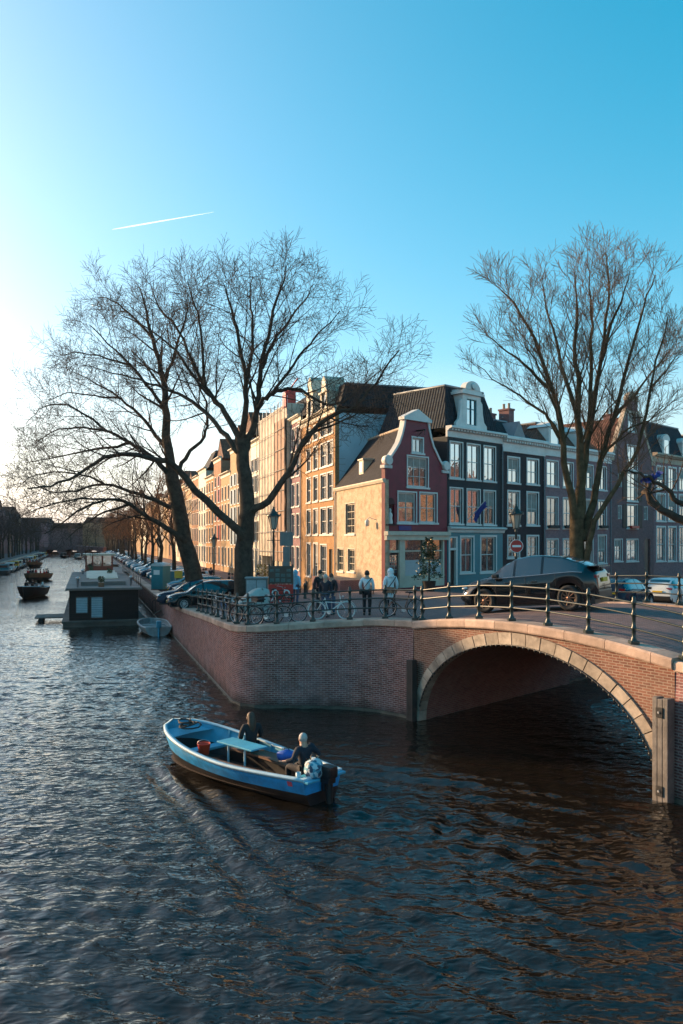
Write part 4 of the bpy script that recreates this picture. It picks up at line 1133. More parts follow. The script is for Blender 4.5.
for v0, wd, zc, mt, sh, lab in row:
    h, F, w = vrow(v0, v0+wd, 'canal_house', lab)
    wins = []
    if v0 < 126:
        nc = (3 if wd < 9 else 4) if rng.random() < .7 else 2
        sh_ = rng.uniform(-.25, .45); fl = [2.6, 5.7+sh_, 8.4+sh_*1.2, 10.9+sh_*1.5, 13.2+sh_*1.4]; ww_ = rng.uniform(.45, .68)
        for k in range(nc):
            u = w*(k+0.5)/nc
            for i, z in enumerate(fl):
                hgt = (2.4, 2.1, 2.0, 1.8, 1.4)[i]
                if z+hgt < zc-0.4: wins.append((round(u-ww_,2), round(u+ww_,2), round(z,2), round(z+hgt,2)))
    mb = MB(); panel(mb, F, [(0,1.2),(w,1.2),(w,zc),(0,zc)], wins); body_box(mb, F, w, 11, 1.2, zc); mb.build('wall', M[mt], h)
    for q in wins: window(h, F, q, 2, 2, trim=0.09, sill=v0 < 80)
    cornice(F, w, zc, 0.6, 0.4, h, M['cream'], dent=False)
    if rng.random() < 0.5: mansard(F, 0.05, w-0.05, 0.4, 10.9, zc+0.5, zc+rng.uniform(2.4,3.4), 1.8, M['slate'], h)
    else: ridge_roof(F, w, 0.35, 11, zc+0.4, zc+3.4, M['redtile'], h, 0.0)
    if sh:
        mm = {'red': M['red'], 'paleblue': M['paleblue'], 'black': M['black']}[sh]
        for q in wins:
            if q[2] < 3: continue
            if sh == 'red' and q[0] < w*0.33: continue
            if sh != 'black' and q[0] > w*0.7: continue
            s = MB(); s.rbox((q[0]-0.62, -0.07, q[2]), (q[0]-0.1, -0.045, q[3]), 0.01, 0, F)
            s.rbox((q[1]+0.1, -0.07, q[2]), (q[1]+0.62, -0.045, q[3]), 0.01, 0, F); s.build('shutter', mm, h)

# ============ houses of the opposite bank (they shade the lower quay)
LB = Vector((-0.3048, 0.9524))
def lpos(y, inset): 
    n = Vector((-0.9524, -0.3048)); return Vector((LX(y), y)) + n*inset
rng = random.Random(5); y = 56.0; i = 0
walls = ['brown', 'rust', 'purple', 'dark', 'ochre2', 'brown', 'purple']
descr = {'brown': 'dark red brick', 'rust': 'rust brick', 'purple': 'purple brick', 'dark': 'black painted', 'ochre2': 'tan brick'}
left_houses = []
while y < 330:
    wd = rng.uniform(7, 10) if y < 150 else rng.uniform(9, 16)
    hgt = rng.uniform(16.2, 17.4) if y < 135 else rng.uniform(13.0, 15.5)
    p = lpos(y, 9); mt = walls[i % 7]
    h = empty('canal_house', (p.x, p.y, 0))
    tag(h, f'{descr[mt]} house on the shaded opposite bank ' + ('outside the left edge of the view' if y < 150 else ('at the left edge behind bare trees' if y < 210 else 'far away behind bare trees')), 'house', 'houses on the opposite bank')
    F = Frame(p, LB, (p.x, p.y))      # inward: away from the canal
    n_in = 1
    mb = MB()
    wins = []
    if y > 145:
        for k in range(3):
            u = wd*(k+0.5)/3
            for z in (2.6, 5.6, 8.4): wins.append((round(u-0.6,2), round(u+0.6,2), z, z+1.9))
    panel(mb, F, [(0,1.2),(wd,1.2),(wd,hgt),(0,hgt)], wins); body_box(mb, F, wd, 10, 1.2, hgt)
    mb.build('wall', M[mt], h)
    for q in wins: window(h, F, q, 2, 2, sill=False)
    if rng.random() < 0.5: ridge_roof(F, wd, 0.3, 10, hgt, hgt+3.0, M['redtile'], h, 0)
    else: mansard(F, 0.05, wd-0.05, 0.4, 9.8, hgt, hgt+2.2, 1.4, M['slate'], h)
    y += wd*0.9524; i += 1
# row across the side canal, to the right of the view: it shows in window panes and from the side
rng = random.Random(11); t = 14; i = 0
e2 = BF1+SK*BW
while t < 75:
    wd = rng.uniform(7, 9); hgt = rng.uniform(12, 14.5)
    p = e2 + D2*(t+wd) + Vector((0.6862, -0.7274))*12; mt = ['brown', 'rust', 'purple', 'dark'][i % 4]
    h = empty('canal_house', (p.x, p.y, 0)); tag(h, 'brick house across the side canal outside the right edge of the view', 'house', 'houses across the side canal')
    F = Frame(p, -D2, (p.x, p.y)); wins = [(round(wd*(k+.5)/3-.6,2), round(wd*(k+.5)/3+.6,2), z, z+2) for k in range(3) for z in (3.2, 6.2, 9.0)]
    mb = MB(); panel(mb, F, [(0,1.2),(wd,1.2),(wd,hgt),(0,hgt)], wins); body_box(mb, F, wd, 10, 1.2, hgt); mb.build('wall', M[mt], h)
    for q in wins: window(h, F, q, 2, 2, sill=False)
    ridge_roof(F, wd, 0.3, 10, hgt, hgt+3.2, M['redtile'], h, 0); t += wd; i += 1

# far bridge closing the canal
xa, xb = LX(292)-1, WX(292)+1
fb = empty('canal_bridge', ((xa+xb)/2, 292, 0)); tag(fb, 'dark flat bridge crossing the canal in the distance', 'bridge')
hw = (xb-xa)/2; nn = []
outl = [(-hw, -0.5), (-hw, 3.3), (0, 3.9), (hw, 3.3), (hw, -0.5)]
for c_ in (hw*0.62, 0, -hw*0.62):
    r = hw*0.26; outl += [(c_+r, -0.5)] + [(c_+r*math.cos(math.pi*i/10), 0.2+2.4*math.sin(math.pi*i/10)) for i in range(11)] + [(c_-r, -0.5)]
mb = MB(); mb.prism(outl, 0, 8); mb.build('bridge_wall', M['brown'], fb, fixn=True)
mb = MB()
for k in range(15):
    u = -hw+2*hw*k/14; mb.tube([(u,0.1,3.2), (u,0.1,4.8)], 0.06, 5)
mb.tube([(-hw,0.1,4.6),(0,0.1,5.0),(hw,0.1,4.6)], 0.06, 5); mb.build('railing', M['iron'], fb)

rng = random.Random(17)
for i, x in enumerate(range(-190, -40, 15)):
    if not (LX(FARY)-3 < x < WX(FARY)+3) or True:
        wd = 14.9; hgt = rng.uniform(11, 14.5); yb = FARY+14+rng.uniform(0, 6)
        h = empty('canal_house', (x, yb, 0)); tag(h, 'dim distant house beyond the canal bridge', 'house', 'distant houses beyond the canal bridge'); F = Frame((x, yb), (1, 0), (x, yb)); mt = ['brown','rust','dark','purple'][i % 4]
        mb = MB(); panel(mb, F, [(0,1.2),(wd,1.2),(wd,hgt),(0,hgt)], []); body_box(mb, F, wd, 10, 1.2, hgt); mb.build('wall', M[mt], h)
        mansard(F, 0.05, wd-0.05, 0.4, 9.8, hgt, hgt+2.5, 1.4, M['slate'], h)
# ---------------------------------------------------------------- water: real waves near the camera, a bump for the small ripples
BOAT_P = Vector((-2.50, 20.25)); BOAT_H = Vector((-0.73, 0.683)).normalized()
def water_height(X, Y):
    rng = np.random.RandomState(7); Z = np.zeros_like(X)
    for k in range(34):
        lam = 0.30*(1.07**k) if k < 24 else rng.uniform(0.3, 0.8)
        lam = min(lam, 1.3)
        ang = rng.normal(R(62), R(32)) if k % 3 else rng.uniform(0, 2*math.pi)
        kx, ky = math.cos(ang)*2*math.pi/lam, math.sin(ang)*2*math.pi/lam
        amp = 0.0040*lam**0.85*rng.uniform(0.5, 1.4)
        ph = kx*X+ky*Y+rng.uniform(0, 7)
        ph = ph + 0.8*np.sin(0.31*X*math.cos(k)+0.27*Y*math.sin(k)+k)
        Z += amp*(np.sin(ph)+0.35*np.sin(2*ph+0.5))
    # calmer and livelier patches
    pat = 0.85+0.5*np.sin(0.21*X+0.9+0.5*np.sin(0.13*Y))*np.sin(0.17*Y-0.4)
    Z *= pat
    # the wake of the motor boat
    dx, dy = X-(BOAT_P.x+BOAT_H.x*2.6), Y-(BOAT_P.y+BOAT_H.y*2.6)
    s = -(dx*BOAT_H.x+dy*BOAT_H.y); l = np.abs(-dx*BOAT_H.y+dy*BOAT_H.x)
    ss = np.maximum(s, 0.0)
    env = np.exp(-((l-0.85-0.36*ss)/(0.5+0.10*ss))**2)*np.exp(-ss/11)*np.clip(s+0.3, 0, 1)
    Z += 0.075*env*np.cos(2*math.pi*(l-0.36*ss)/(0.75+0.02*ss))
    tr = np.exp(-(l/(0.7+0.12*ss))**2)*np.clip((s-5.2)/1.5, 0, 1)*np.exp(-np.maximum(s-5, 0)/7)
    Z += 0.05*tr*np.sin(2*math.pi*(s+0.5*l)/0.9)
    return Z
X0, X1, Y0, Y1, ST = -30.0, 15.0, 6.0, 62.0, 0.09
gx = np.arange(X0, X1+1e-6, ST); gy = np.arange(Y0, Y1+1e-6, ST)
GX, GY = np.meshgrid(gx, gy)
fade = np.clip((GX-X0)/3, 0, 1)*np.clip((X1-GX)/3, 0, 1)*np.clip((GY-Y0)/1.0, 0, 1)*np.clip((Y1-GY)/14, 0, 1)
GZ = water_height(GX, GY)*fade
ny, nx = GX.shape
V = np.stack([GX.ravel(), GY.ravel(), GZ.ravel()], 1)
ii = (np.arange(ny-1)[:, None]*nx + np.arange(nx-1)[None, :]).ravel()
Fq = np.stack([ii, ii+1, ii+nx+1, ii+nx], 1)
# surrounding flat water as four big sheets
big = [(-900, -60), (900, -60), (900, 420), (-900, 420)]
x1_, y1_ = gx[-1], gy[-1]
ring = [((-900,-60),(900,-60),(900,Y0),(-900,Y0)), ((-900,Y0),(X0,Y0),(X0,y1_),(-900,y1_)), ((x1_,Y0),(900,Y0),(900,y1_),(x1_,y1_)), ((-900,y1_),(900,y1_),(900,420),(-900,420))]
base = len(V); RV = []; RF = []
for q in ring:
    RF.append([base+len(RV)+i for i in range(4)]); RV += [(x, y, 0.0) for x, y in q]
me = bpy.data.meshes.new('canal_water')
AV = np.vstack([V, np.array(RV)]); AF = np.vstack([Fq, np.array(RF)])
me.vertices.add(len(AV)); me.vertices.foreach_set('co', AV.ravel())
me.loops.add(AF.size); me.loops.foreach_set('vertex_index', AF.ravel().astype(np.int32))
me.polygons.add(len(AF)); me.polygons.foreach_set('loop_start', np.arange(0, AF.size, 4, dtype=np.int32))
me.polygons.foreach_set('use_smooth', np.ones(len(AF), dtype=bool))
me.update(calc_edges=True); me.validate()
m, n, l, b = nodes_of('canal_water')
b.inputs['Base Color'].default_value = (0.010, 0.008, 0.006, 1); b.inputs['Roughness'].default_value = 0.0
b.inputs['IOR'].default_value = 1.44; b.inputs['Specular IOR Level'].default_value = 0.5
tc = n.new('ShaderNodeTexCoord'); mp = n.new('ShaderNodeMapping'); mp.inputs['Rotation'].default_value = (0, 0, R(20)); mp.inputs['Scale'].default_value = (1.0, 1.9, 1)
l.new(tc.outputs['Object'], mp.inputs['Vector'])
n1 = n.new('ShaderNodeTexNoise'); n1.inputs['Scale'].default_value = 2.6; n1.inputs['Detail'].default_value = 1.2; n1.inputs['Roughness'].default_value = 0.55; n1.inputs['Distortion'].default_value = 0.6
n2 = n.new('ShaderNodeTexNoise'); n2.inputs['Scale'].default_value = 4.2; n2.inputs['Detail'].default_value = 0.0; n2.inputs['Distortion'].default_value = 0.8
l.new(mp.outputs[0], n1.inputs['Vector']); l.new(mp.outputs[0], n2.inputs['Vector'])
b1 = n.new('ShaderNodeBump'); b1.inputs['Strength'].default_value = 0.6; b1.inputs['Distance'].default_value = 0.08
b2 = n.new('ShaderNodeBump'); b2.inputs['Strength'].default_value = 0.45; b2.inputs['Distance'].default_value = 0.03
l.new(n1.outputs['Fac'], b1.inputs['Height']); l.new(n2.outputs['Fac'], b2.inputs['Height'])
n3 = n.new('ShaderNodeTexNoise'); n3.inputs['Scale'].default_value = 0.16; n3.inputs['Detail'].default_value = 3; l.new(tc.outputs['Object'], n3.inputs['Vector'])
mr3 = n.new('ShaderNodeMapRange'); mr3.inputs['From Min'].default_value = 0.38; mr3.inputs['From Max'].default_value = 0.62; mr3.inputs['To Min'].default_value = 0.25; mr3.inputs['To Max'].default_value = 0.8
l.new(n3.outputs['Fac'], mr3.inputs['Value']); l.new(mr3.outputs[0], b1.inputs['Strength'])
l.new(b1.outputs[0], b2.inputs['Normal']); l.new(b2.outputs[0], b.inputs['Normal'])
me.materials.append(m)
o = bpy.data.objects.new('canal_water', me); COL.objects.link(o); o['kind'] = 'structure'

# ---------------------------------------------------------------- trees
def rot_about(d, ang, az):
    a = d.orthogonal().normalized(); b_ = d.cross(a)
    return (d*math.cos(ang) + (a*math.cos(az)+b_*math.sin(az))*math.sin(ang)).normalized()

def grow(mt, mc, p, d, L, r, lvl, rng, cfg):
    """one branch and everything that grows from it"""
    maxl = cfg['levels']; n = 5 if lvl < maxl else 3
    path = [p.copy()]; rad = [r]; dd = d.copy()
    for i in range(n):
        j = cfg['jit']*(0.7+0.25*lvl)
        dd = (dd + Vector((rng.gauss(0,j), rng.gauss(0,j), rng.gauss(0,j))) + Vector((0,0,cfg['up'][min(lvl, 4)]))).normalized()
        path.append(path[-1]+dd*(L/n)); rad.append(r*(1-0.72*(i+1)/n))
    rad = [max(q, cfg['rmin']) for q in rad]
    (mt if r > cfg['rtrunk'] else mc).tube(path, rad, 6 if r > 0.06 else (4 if r > 0.025 else 3), 0, False)
    if lvl < maxl: kidsof(mt, mc, path, rad, L, lvl, rng, cfg, 0.25)

def kidsof(mt, mc, path, rad, L, lvl, rng, cfg, t0):
    nk = cfg['kids'][min(lvl, len(cfg['kids'])-1)]
    nk = max(2, int(nk*min(1.6, max(0.5, L/cfg['lref'][min(lvl, len(cfg['lref'])-1)]))))
    m = len(path)-1; az = rng.uniform(0, 6.28)
    for k in range(nk):
        t = t0+(0.99-t0)*(k+rng.random())/nk
        i = min(int(t*m), m-1); f = t*m-i
        p = path[i].lerp(path[i+1], f); d = (path[i+1]-path[i]).normalized(); r = rad[i]*(1-f)+rad[i+1]*f
        az += 2.4+rng.uniform(-0.5, 0.5)
        nd = rot_about(d, R(rng.uniform(*cfg['ang'])), az)
        nd = (nd + Vector((0,0,cfg['lift']))).normalized()
        l2 = cfg['len'][min(lvl, len(cfg['len'])-1)]*rng.uniform(0.6, 1.25)*(1.18-0.68*t)
        grow(mt, mc, p, nd, l2, max(r*cfg['rk'], cfg['rmin']), lvl+1, rng, cfg)

def smooth_path(pts, k=3):
    out = []
    n = len(pts)
    for i in range(n-1):
        p0, p1, p2, p3 = pts[max(i-1,0)], pts[i], pts[i+1], pts[min(i+2,n-1)]
        for s in range(k):
            t = s/k
            out.append(0.5*((2*p1)+(p2-p0)*t+(2*p0-5*p1+4*p2-p3)*t*t+(3*p1-p0-3*p2+p3)*t**3))
    out.append(pts[-1]); return out

def traced_tree(name, base, label, limbs, cfg, mats, seed, cat='tree'):
    """limbs: (list of (bearing px, elevation px), depth at the start, depth at the end, r0, r1, parent level)"""
    root = empty(name, base); tag(root, label, cat)
    mt, mc = MB(), MB(); rng = random.Random(seed)
    bx = Vector(base)
    for pts, d0, d1, r0, r1, lv, t0 in limbs:
        n = len(pts); ps = []
        for i, (px, py) in enumerate(pts):
            y = base[1] + d0+(d1-d0)*i/(n-1)
            ps.append(Vector(((px-341.5)*y/800, y, 6-(py-540)*y/800)) - bx)
        ps = smooth_path(ps, 3); m_ = len(ps)
        ps = [ps[0]]+[q+Vector((rng.gauss(0,.04), rng.gauss(0,.04), rng.gauss(0,.04))) for q in ps[1:]]
        rad = [r0+(r1-r0)*(i/(m_-1))**0.8 for i in range(m_)]
        mt.tube(ps, rad, 10 if r0 > 0.2 else 7, 0, False)
        L = sum((ps[i+1]-ps[i]).length for i in range(m_-1))
        if t0 < 1: kidsof(mt, mc, ps, rad, L, lv, rng, cfg, t0)
    # root flare
    mt.build('trunk', mats[0], root); mc.build('crown', mats[1], root)
    return root

def gpos(px, y): return ((px-341.5)*y/800, y)
cfgA = dict(levels=4, jit=0.075, up=(0.0, 0.03, 0.03, 0.02, 0.0), rtrunk=0.05, rmin=0.008, kids=(0, 13, 8.5, 8.5), lref=(1, 7.0, 2.7, 1.3), ang=(28, 62), lift=0.10, len=(0, 3.1, 1.6, 0.9), rk=0.42)
x, y = gpos(244, 43.5); zA = H(x, y)
A_limbs = [
 ([(243.5,607),(243,590),(244,560),(246,531),(247.5,512)], 0, 0, 0.62, 0.42, 1, 1),
 ([(247.5,516),(246,485),(244,460),(241,438)], 0, 0.2, 0.42, 0.33, 1, 1),
 ([(243,546),(238,531),(207,502),(178,470),(160,460),(130,455),(105,458),(78,474),(52,486),(28,488)], 0, -3.5, 0.27, 0.03, 1, 0.35),
 ([(247,520),(251,512),(268.5,501),(288,473),(304,441),(326,419),(350,409),(370,390),(386,368),(398,350)], 0, -1.5, 0.25, 0.03, 1, 0.3),
 ([(304,441),(316,432),(338,423),(360,412),(384,402)], -0.6, 1.5, 0.10, 0.02, 1, 0.25),
 ([(241,440),(228,418),(217,402),(205,386),(193,362),(178,330),(160,308),(150,286)], 0.2, 3.0, 0.20, 0.025, 1, 0.25),
 ([(238,452),(222,430),(204,411),(186,398),(165,388),(140,380),(112,372),(86,366)], 0.1, 4.0, 0.17, 0.02, 1, 0.25),
 ([(243,455),(249,440),(255.6,418.6),(258,396),(262,368),(268,335),(276,300),(283,282),(286,266)], 0.2, 1.0, 0.24, 0.025, 1, 0.2),
 ([(242,438),(246,410),(246,383),(241,352),(234,318),(228,300),(224,284)], 0.2, -2.5, 0.20, 0.025, 1, 0.2),
 ([(257,409),(263,400),(272,393),(288,372),(304,350),(322,330),(340,312)], 0.4, -2.0, 0.15, 0.02, 1, 0.2),
 ([(272,393),(288,389),(300.7,389.7),(323,402),(338,404),(354,394),(370,378),(386,364)], 0.3, 2.5, 0.12, 0.02, 1, 0.2),
 ([(262,368),(272,345),(290,318),(304,300),(314,284)], 0.6, 3.0, 0.12, 0.02, 1, 0.2),
 ([(246,383),(252,350),(252,315),(250,296),(253,276)], 0.0, 3.0, 0.12, 0.02, 1, 0.2),
 ([(217,402),(200,385),(176,352),(150,330),(122,315)], 0.6, -2.5, 0.11, 0.02, 1, 0.2),
 ([(205,386),(203,355),(200,320),(194,300),(188,282)], 0.8, -1.5, 0.10, 0.02, 1, 0.2),
]
traced_tree('bare_tree', (x, y, zA), 'big bare tree with upright forked trunk at the quay corner beside the noticeboard', A_limbs, cfgA, (M['bark'], M['twig']), 3)
x, y = gpos(199, 51.0); zB = H(x, y)
cfgB = dict(cfgA); cfgB['len'] = (0, 3.1, 1.6, 0.9)
B_limbs = [
 ([(201,606),(197,588),(188,554),(178,509),(172,473)], 0, 0, 0.66, 0.42, 1, 1),
 ([(172,477),(165.4,435),(166,405),(162,372),(152,338),(147,312),(140,288)], 0, 1.0, 0.36, 0.03, 1, 0.3),
 ([(185,545),(181.5,538),(165,527),(149,518.5),(130,504),(108,500),(84,508),(62,522),(44,534)], 0, -3.0, 0.22, 0.025, 1, 0.3),
 ([(179,515),(174,509),(156,501),(130,492),(104,484),(76,490),(50,492),(30,482)], 0, 3.0, 0.20, 0.02, 1, 0.25),
 ([(173,480),(160,465),(145,452),(130,443),(108,432),(84,428),(58,430),(34,444)], 0, -2.0, 0.20, 0.02, 1, 0.2),
 ([(168,450),(155,435),(140,415),(120,398),(96,384),(74,372)], 0.1, 2.5, 0.17, 0.02, 1, 0.2),
 ([(166,410),(152,392),(132,366),(108,344),(90,324)], 0.2, -2.5, 0.15, 0.02, 1, 0.2),
 ([(175,476),(181.5,464),(191,450),(204,437),(208,420),(206,402),(200,384),(198,352),(196,320)], 0, 2.0, 0.17, 0.02, 1, 0.35),
 ([(164,385),(172,360),(182,330),(187,308),(186,290)], 0.4, -1.5, 0.13, 0.02, 1, 0.2),
 ([(152,338),(130,315),(112,300),(98,298)], 0.8, 3, 0.10, 0.02, 1, 0.2),
 ([(130,443),(108,448),(80,452),(50,458),(24,462)], -0.8, 1.2, 0.11, 0.02, 1, 0.2),
 ([(130,504),(106,512),(84,524),(66,540)], -1.0, -0.4, 0.10, 0.02, 1, 0.2),
 ([(104,484),(80,474),(52,472),(28,478),(14,492)], 1.0, 3.2, 0.08, 0.015, 1, 0.15),
 ([(108,432),(84,414),(60,404),(40,410),(26,424)], -1.0, -2.5, 0.09, 0.015, 1, 0.15),
 ([(120,398),(94,396),(68,392),(46,402)], 1.0, 2.0, 0.08, 0.015, 1, 0.15),
 ([(108,500),(82,498),(54,504),(30,512),(16,522)], -1.6, -3.8, 0.08, 0.015, 1, 0.15),
 ([(132,366),(106,358),(82,352),(64,356)], -1.0, -2.2, 0.08, 0.015, 1, 0.15),
]
traced_tree('bare_tree', (x, y, zB), 'bare tree leaning left over the canal beside the parked cars', B_limbs, cfgB, (M['bark'], M['twig']), 8)
x, y = gpos(581, 37.6); zC = H(x, y)
cfgC = dict(levels=4, jit=0.065, up=(0.0, 0.07, 0.09, 0.07, 0.02), rtrunk=0.045, rmin=0.0075, kids=(0, 13, 8.5, 9), lref=(1, 7.0, 2.2, 1.1), ang=(22, 50), lift=0.12, len=(0, 2.4, 1.25, 0.72), rk=0.38)
C_limbs = [
 ([(580,612),(580,590),(578,555),(577,520)], 0, 0, 0.45, 0.32, 1, 1),
 ([(577,530),(569,494),(564,445),(552,389),(534,340),(513,305),(500,290)], 0, -1.5, 0.22, 0.02, 1, 0.3),
 ([(578,520),(579.6,480),(578,417),(576,361),(576,314),(574,272)], 0, 0.6, 0.27, 0.02, 1, 0.3),
 ([(579,520),(583,473),(590,431),(601,361),(608,302),(606,254)], 0, 1.8, 0.24, 0.02, 1, 0.3),
 ([(582,540),(593.7,501),(600,462),(615,417),(627,362),(643,310),(655,275)], 0, 1.2, 0.22, 0.02, 1, 0.3),
 ([(584,575),(588,550),(594,522),(618,484),(637,450),(650,392),(660,346),(668,316)], -0.1, -1.0, 0.19, 0.02, 1, 0.4),
 ([(565,450),(552,424),(541,410),(520,396),(500,384),(478,366)], -0.4, 1.5, 0.11, 0.015, 1, 0.2),
 ([(578,417),(566,380),(556,340),(547,308),(542,280)], 0.2, 2.4, 0.13, 0.015, 1, 0.2),
 ([(590,431),(590,390),(592,340),(590,300),(587,264)], 0.6, -1.4, 0.14, 0.015, 1, 0.2),
 ([(601,361),(612,325),(622,300),(629,272)], 1.0, -0.5, 0.11, 0.015, 1, 0.2),
 ([(552,389),(530,372),(508,352),(490,338)], -0.7, -2.2, 0.10, 0.015, 1, 0.2),
 ([(615,417),(634,396),(652,372),(672,350)], 0.7, 2.5, 0.10, 0.015, 1, 0.2),
 ([(564,445),(556,410),(540,370),(524,345)], -0.6, -2.5, 0.10, 0.015, 1, 0.2),
 ([(600,462),(616,440),(640,424),(664,408)], 0.5, -1.5, 0.09, 0.015, 1, 0.2),
 ([(650,392),(666,370),(680,352)], -0.6, 0.6, 0.07, 0.015, 1, 0.1),
]
traced_tree('bare_tree', (x, y, zC), 'tall multi stemmed bare tree behind the black car in front of the brick houses', C_limbs, cfgC, (M['bark_warm'], M['twig_warm']), 5)
# tree standing outside the right edge whose limbs reach into view
x, y = gpos(845, 25.0)
cfgD = dict(cfgC); cfgD.update(kids=(0, 7, 5, 4), len=(0, 1.4, 0.8, 0.5), ang=(30, 60), rtrunk=0.03)
D_limbs = [
 ([(845,640),(842,560),(838,480),(836,430),(838,300)], 0, 0, 0.34, 0.12, 1, 0.5),
 ([(840,545),(780,542),(720,535),(690,526),(668,514),(652,502),(646,492),(650,482)], 0, 0.6, 0.24, 0.06, 1, 0.5),
 ([(720,535),(700,512),(680,502),(664,488),(650,478),(634,473),(622,470)], 0.3, -0.5, 0.13, 0.02, 1, 0.3),
 ([(664,488),(652,492),(640,484),(630,478)], 0.0, 0.4, 0.04, 0.012, 1, 0.2),
 ([(836,450),(790,420),(740,400),(700,380)], 0, 1.0, 0.14, 0.02, 1, 0.3),
]
traced_tree('bare_tree', (x, y, hr(x, y)), 'dark bare tree beyond the right edge reaching thick limbs into view', D_limbs, cfgD, (M['bark'], M['twig']), 9)
mb = MB(); rng = random.Random(2)
for cx, cy in ((647, 479), (656, 476)):
    yy = 24.8; c_ = Vector(((cx-341.5)*yy/800, yy, 6-(cy-540)*yy/800)); rows = []
    for i in range(7):
        rows.append([c_+Vector((0.17*(i/3-1)+0.03*math.sin(j*2.0), 0.10*math.sin(i*1.1+j), 0.10*(j/2-1)+0.06*math.sin(i*1.3+cx)+0.05*(i/3-1))) for j in range(5)])
    mb.loft(rows, False, 0, True)
o = mb.build('cloth_scrap', M['blue']); tag(o, 'torn blue cloth caught on the bare limb at the right edge', 'cloth scrap')

# smaller street trees
def street_tree(seed, hgt, spread, mats):
    root = empty('street_tree', (0, 0, 0)); mt, mc = MB(), MB(); rng = random.Random(seed)
    cfg = dict(levels=3, jit=0.075, up=(0.02, 0.05, 0.05, 0.03, 0), rtrunk=0.05, rmin=0.016, kids=(16, 9, 7), lref=(hgt*0.8, hgt*0.3, 1.5), ang=(25, 55), lift=0.14, len=(spread, spread*0.5, spread*0.28), rk=0.5)
    ps = [Vector((rng.gauss(0,.12)*i*.5, rng.gauss(0,.12)*i*.5, hgt*0.8*i/6)) for i in range(7)]
    rad = [0.24*(1-0.8*i/6) for i in range(7)]
    mt.tube(ps, rad, 8, 0, False); kidsof(mt, mc, ps, rad, hgt*0.8, 0, rng, cfg, 0.3)
    mt.build('trunk', mats[0], root); mc.build('crown', mats[1], root)
    return root
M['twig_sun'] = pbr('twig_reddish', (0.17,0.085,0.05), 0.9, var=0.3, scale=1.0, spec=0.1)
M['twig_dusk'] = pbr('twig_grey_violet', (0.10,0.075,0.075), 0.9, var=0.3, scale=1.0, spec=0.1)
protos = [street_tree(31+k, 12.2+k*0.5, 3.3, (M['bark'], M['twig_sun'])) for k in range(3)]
rng = random.Random(77); first = set(); k = 0
def place_tree(protos, i, x, y, z, rz, sc, label, group, used):
    o = protos[i]
    if i in used: o = copy_tree(o)
    used.add(i); o.location = (x, y, z); o.rotation_euler = (0, 0, rz); o.scale = (sc, sc, sc*1.0)
    tag(o, label, 'tree', group); return o
used = set()
yy = 73.0
while yy < 320:
    nq = Vector((0.9524, 0.3048)); off = 2.4 + rng.uniform(-0.2, 0.3)
    p = Vector((WX(yy), yy)) + nq*off
    where = 'nearest the portable toilet' if yy < 76 else ('beside the parked cars' if yy < 130 else ('in the middle of the row' if yy < 210 else 'at the distant end of the row'))
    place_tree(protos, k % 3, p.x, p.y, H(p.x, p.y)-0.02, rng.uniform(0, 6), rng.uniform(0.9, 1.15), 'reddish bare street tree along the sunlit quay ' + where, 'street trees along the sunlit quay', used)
    yy += rng.uniform(8, 11); k += 1
# a slim young tree with an ivy coloured stem beside the portable toilet
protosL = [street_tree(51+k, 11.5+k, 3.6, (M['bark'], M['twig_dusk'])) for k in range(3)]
used = set(); k = 0; yy = 138.0
while yy < 335:
    p = lpos(yy, 3.0+rng.uniform(-.3,.6))
    where = 'at the left edge' if yy < 185 else ('in front of the dim houses' if yy < 250 else 'near the distant bridge')
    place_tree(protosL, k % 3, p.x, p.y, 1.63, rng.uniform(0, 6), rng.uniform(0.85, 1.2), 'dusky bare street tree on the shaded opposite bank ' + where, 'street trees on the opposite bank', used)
    yy += rng.uniform(7.5, 10.5); k += 1
for i in range(9):
    x = -150+i*11+rng.uniform(-3,3); y = 318+rng.uniform(0, 26)
    if LX(y)-1 < x < WX(y)+1 and y < FARY: y = FARY+6
    place_tree(protosL, i % 3, x, y, 1.6, rng.uniform(0,6), rng.uniform(1.0,1.25), 'dim bare tree beyond the distant canal bridge', 'trees beyond the distant bridge', {0,1,2})

# contrail
ya = 3200; mb = MB(); pts = []; rad = []
for i in range(15):
    f = i/14; px = 112+(214-112)*f; py = 229.5+(212-229.5)*f
    yc_ = ya+200*f; pts.append(((px-341.5)*yc_/800, yc_, 6-(py-540)*yc_/800)); rad.append((0.6+3.2*math.sin(min(f*3,1)*math.pi/2))*(1-f)**0.7+0.3)
mb.tube(pts, rad, 8)
cm_, n, l, b = nodes_of('ice_vapour')
tr = n.new('ShaderNodeBsdfTranslucent'); tr.inputs['Color'].default_value = (0.95,0.95,0.95,1)
df = n.new('ShaderNodeBsdfDiffuse'); df.inputs['Color'].default_value = (0.95,0.95,0.95,1)
tp = n.new('ShaderNodeBsdfTransparent'); a1 = n.new('ShaderNodeAddShader'); mx = n.new('ShaderNodeMixShader'); mx.inputs[0].default_value = 0.15
l.new(tr.outputs[0], a1.inputs[0]); l.new(df.outputs[0], a1.inputs[1]); l.new(tp.outputs[0], mx.inputs[1]); l.new(a1.outputs[0], mx.inputs[2])
l.new(mx.outputs[0], n['Material Output'].inputs['Surface'])
o = mb.build('contrail', cm_); tag(o, 'thin white aircraft contrail slanting across the blue sky', 'contrail')
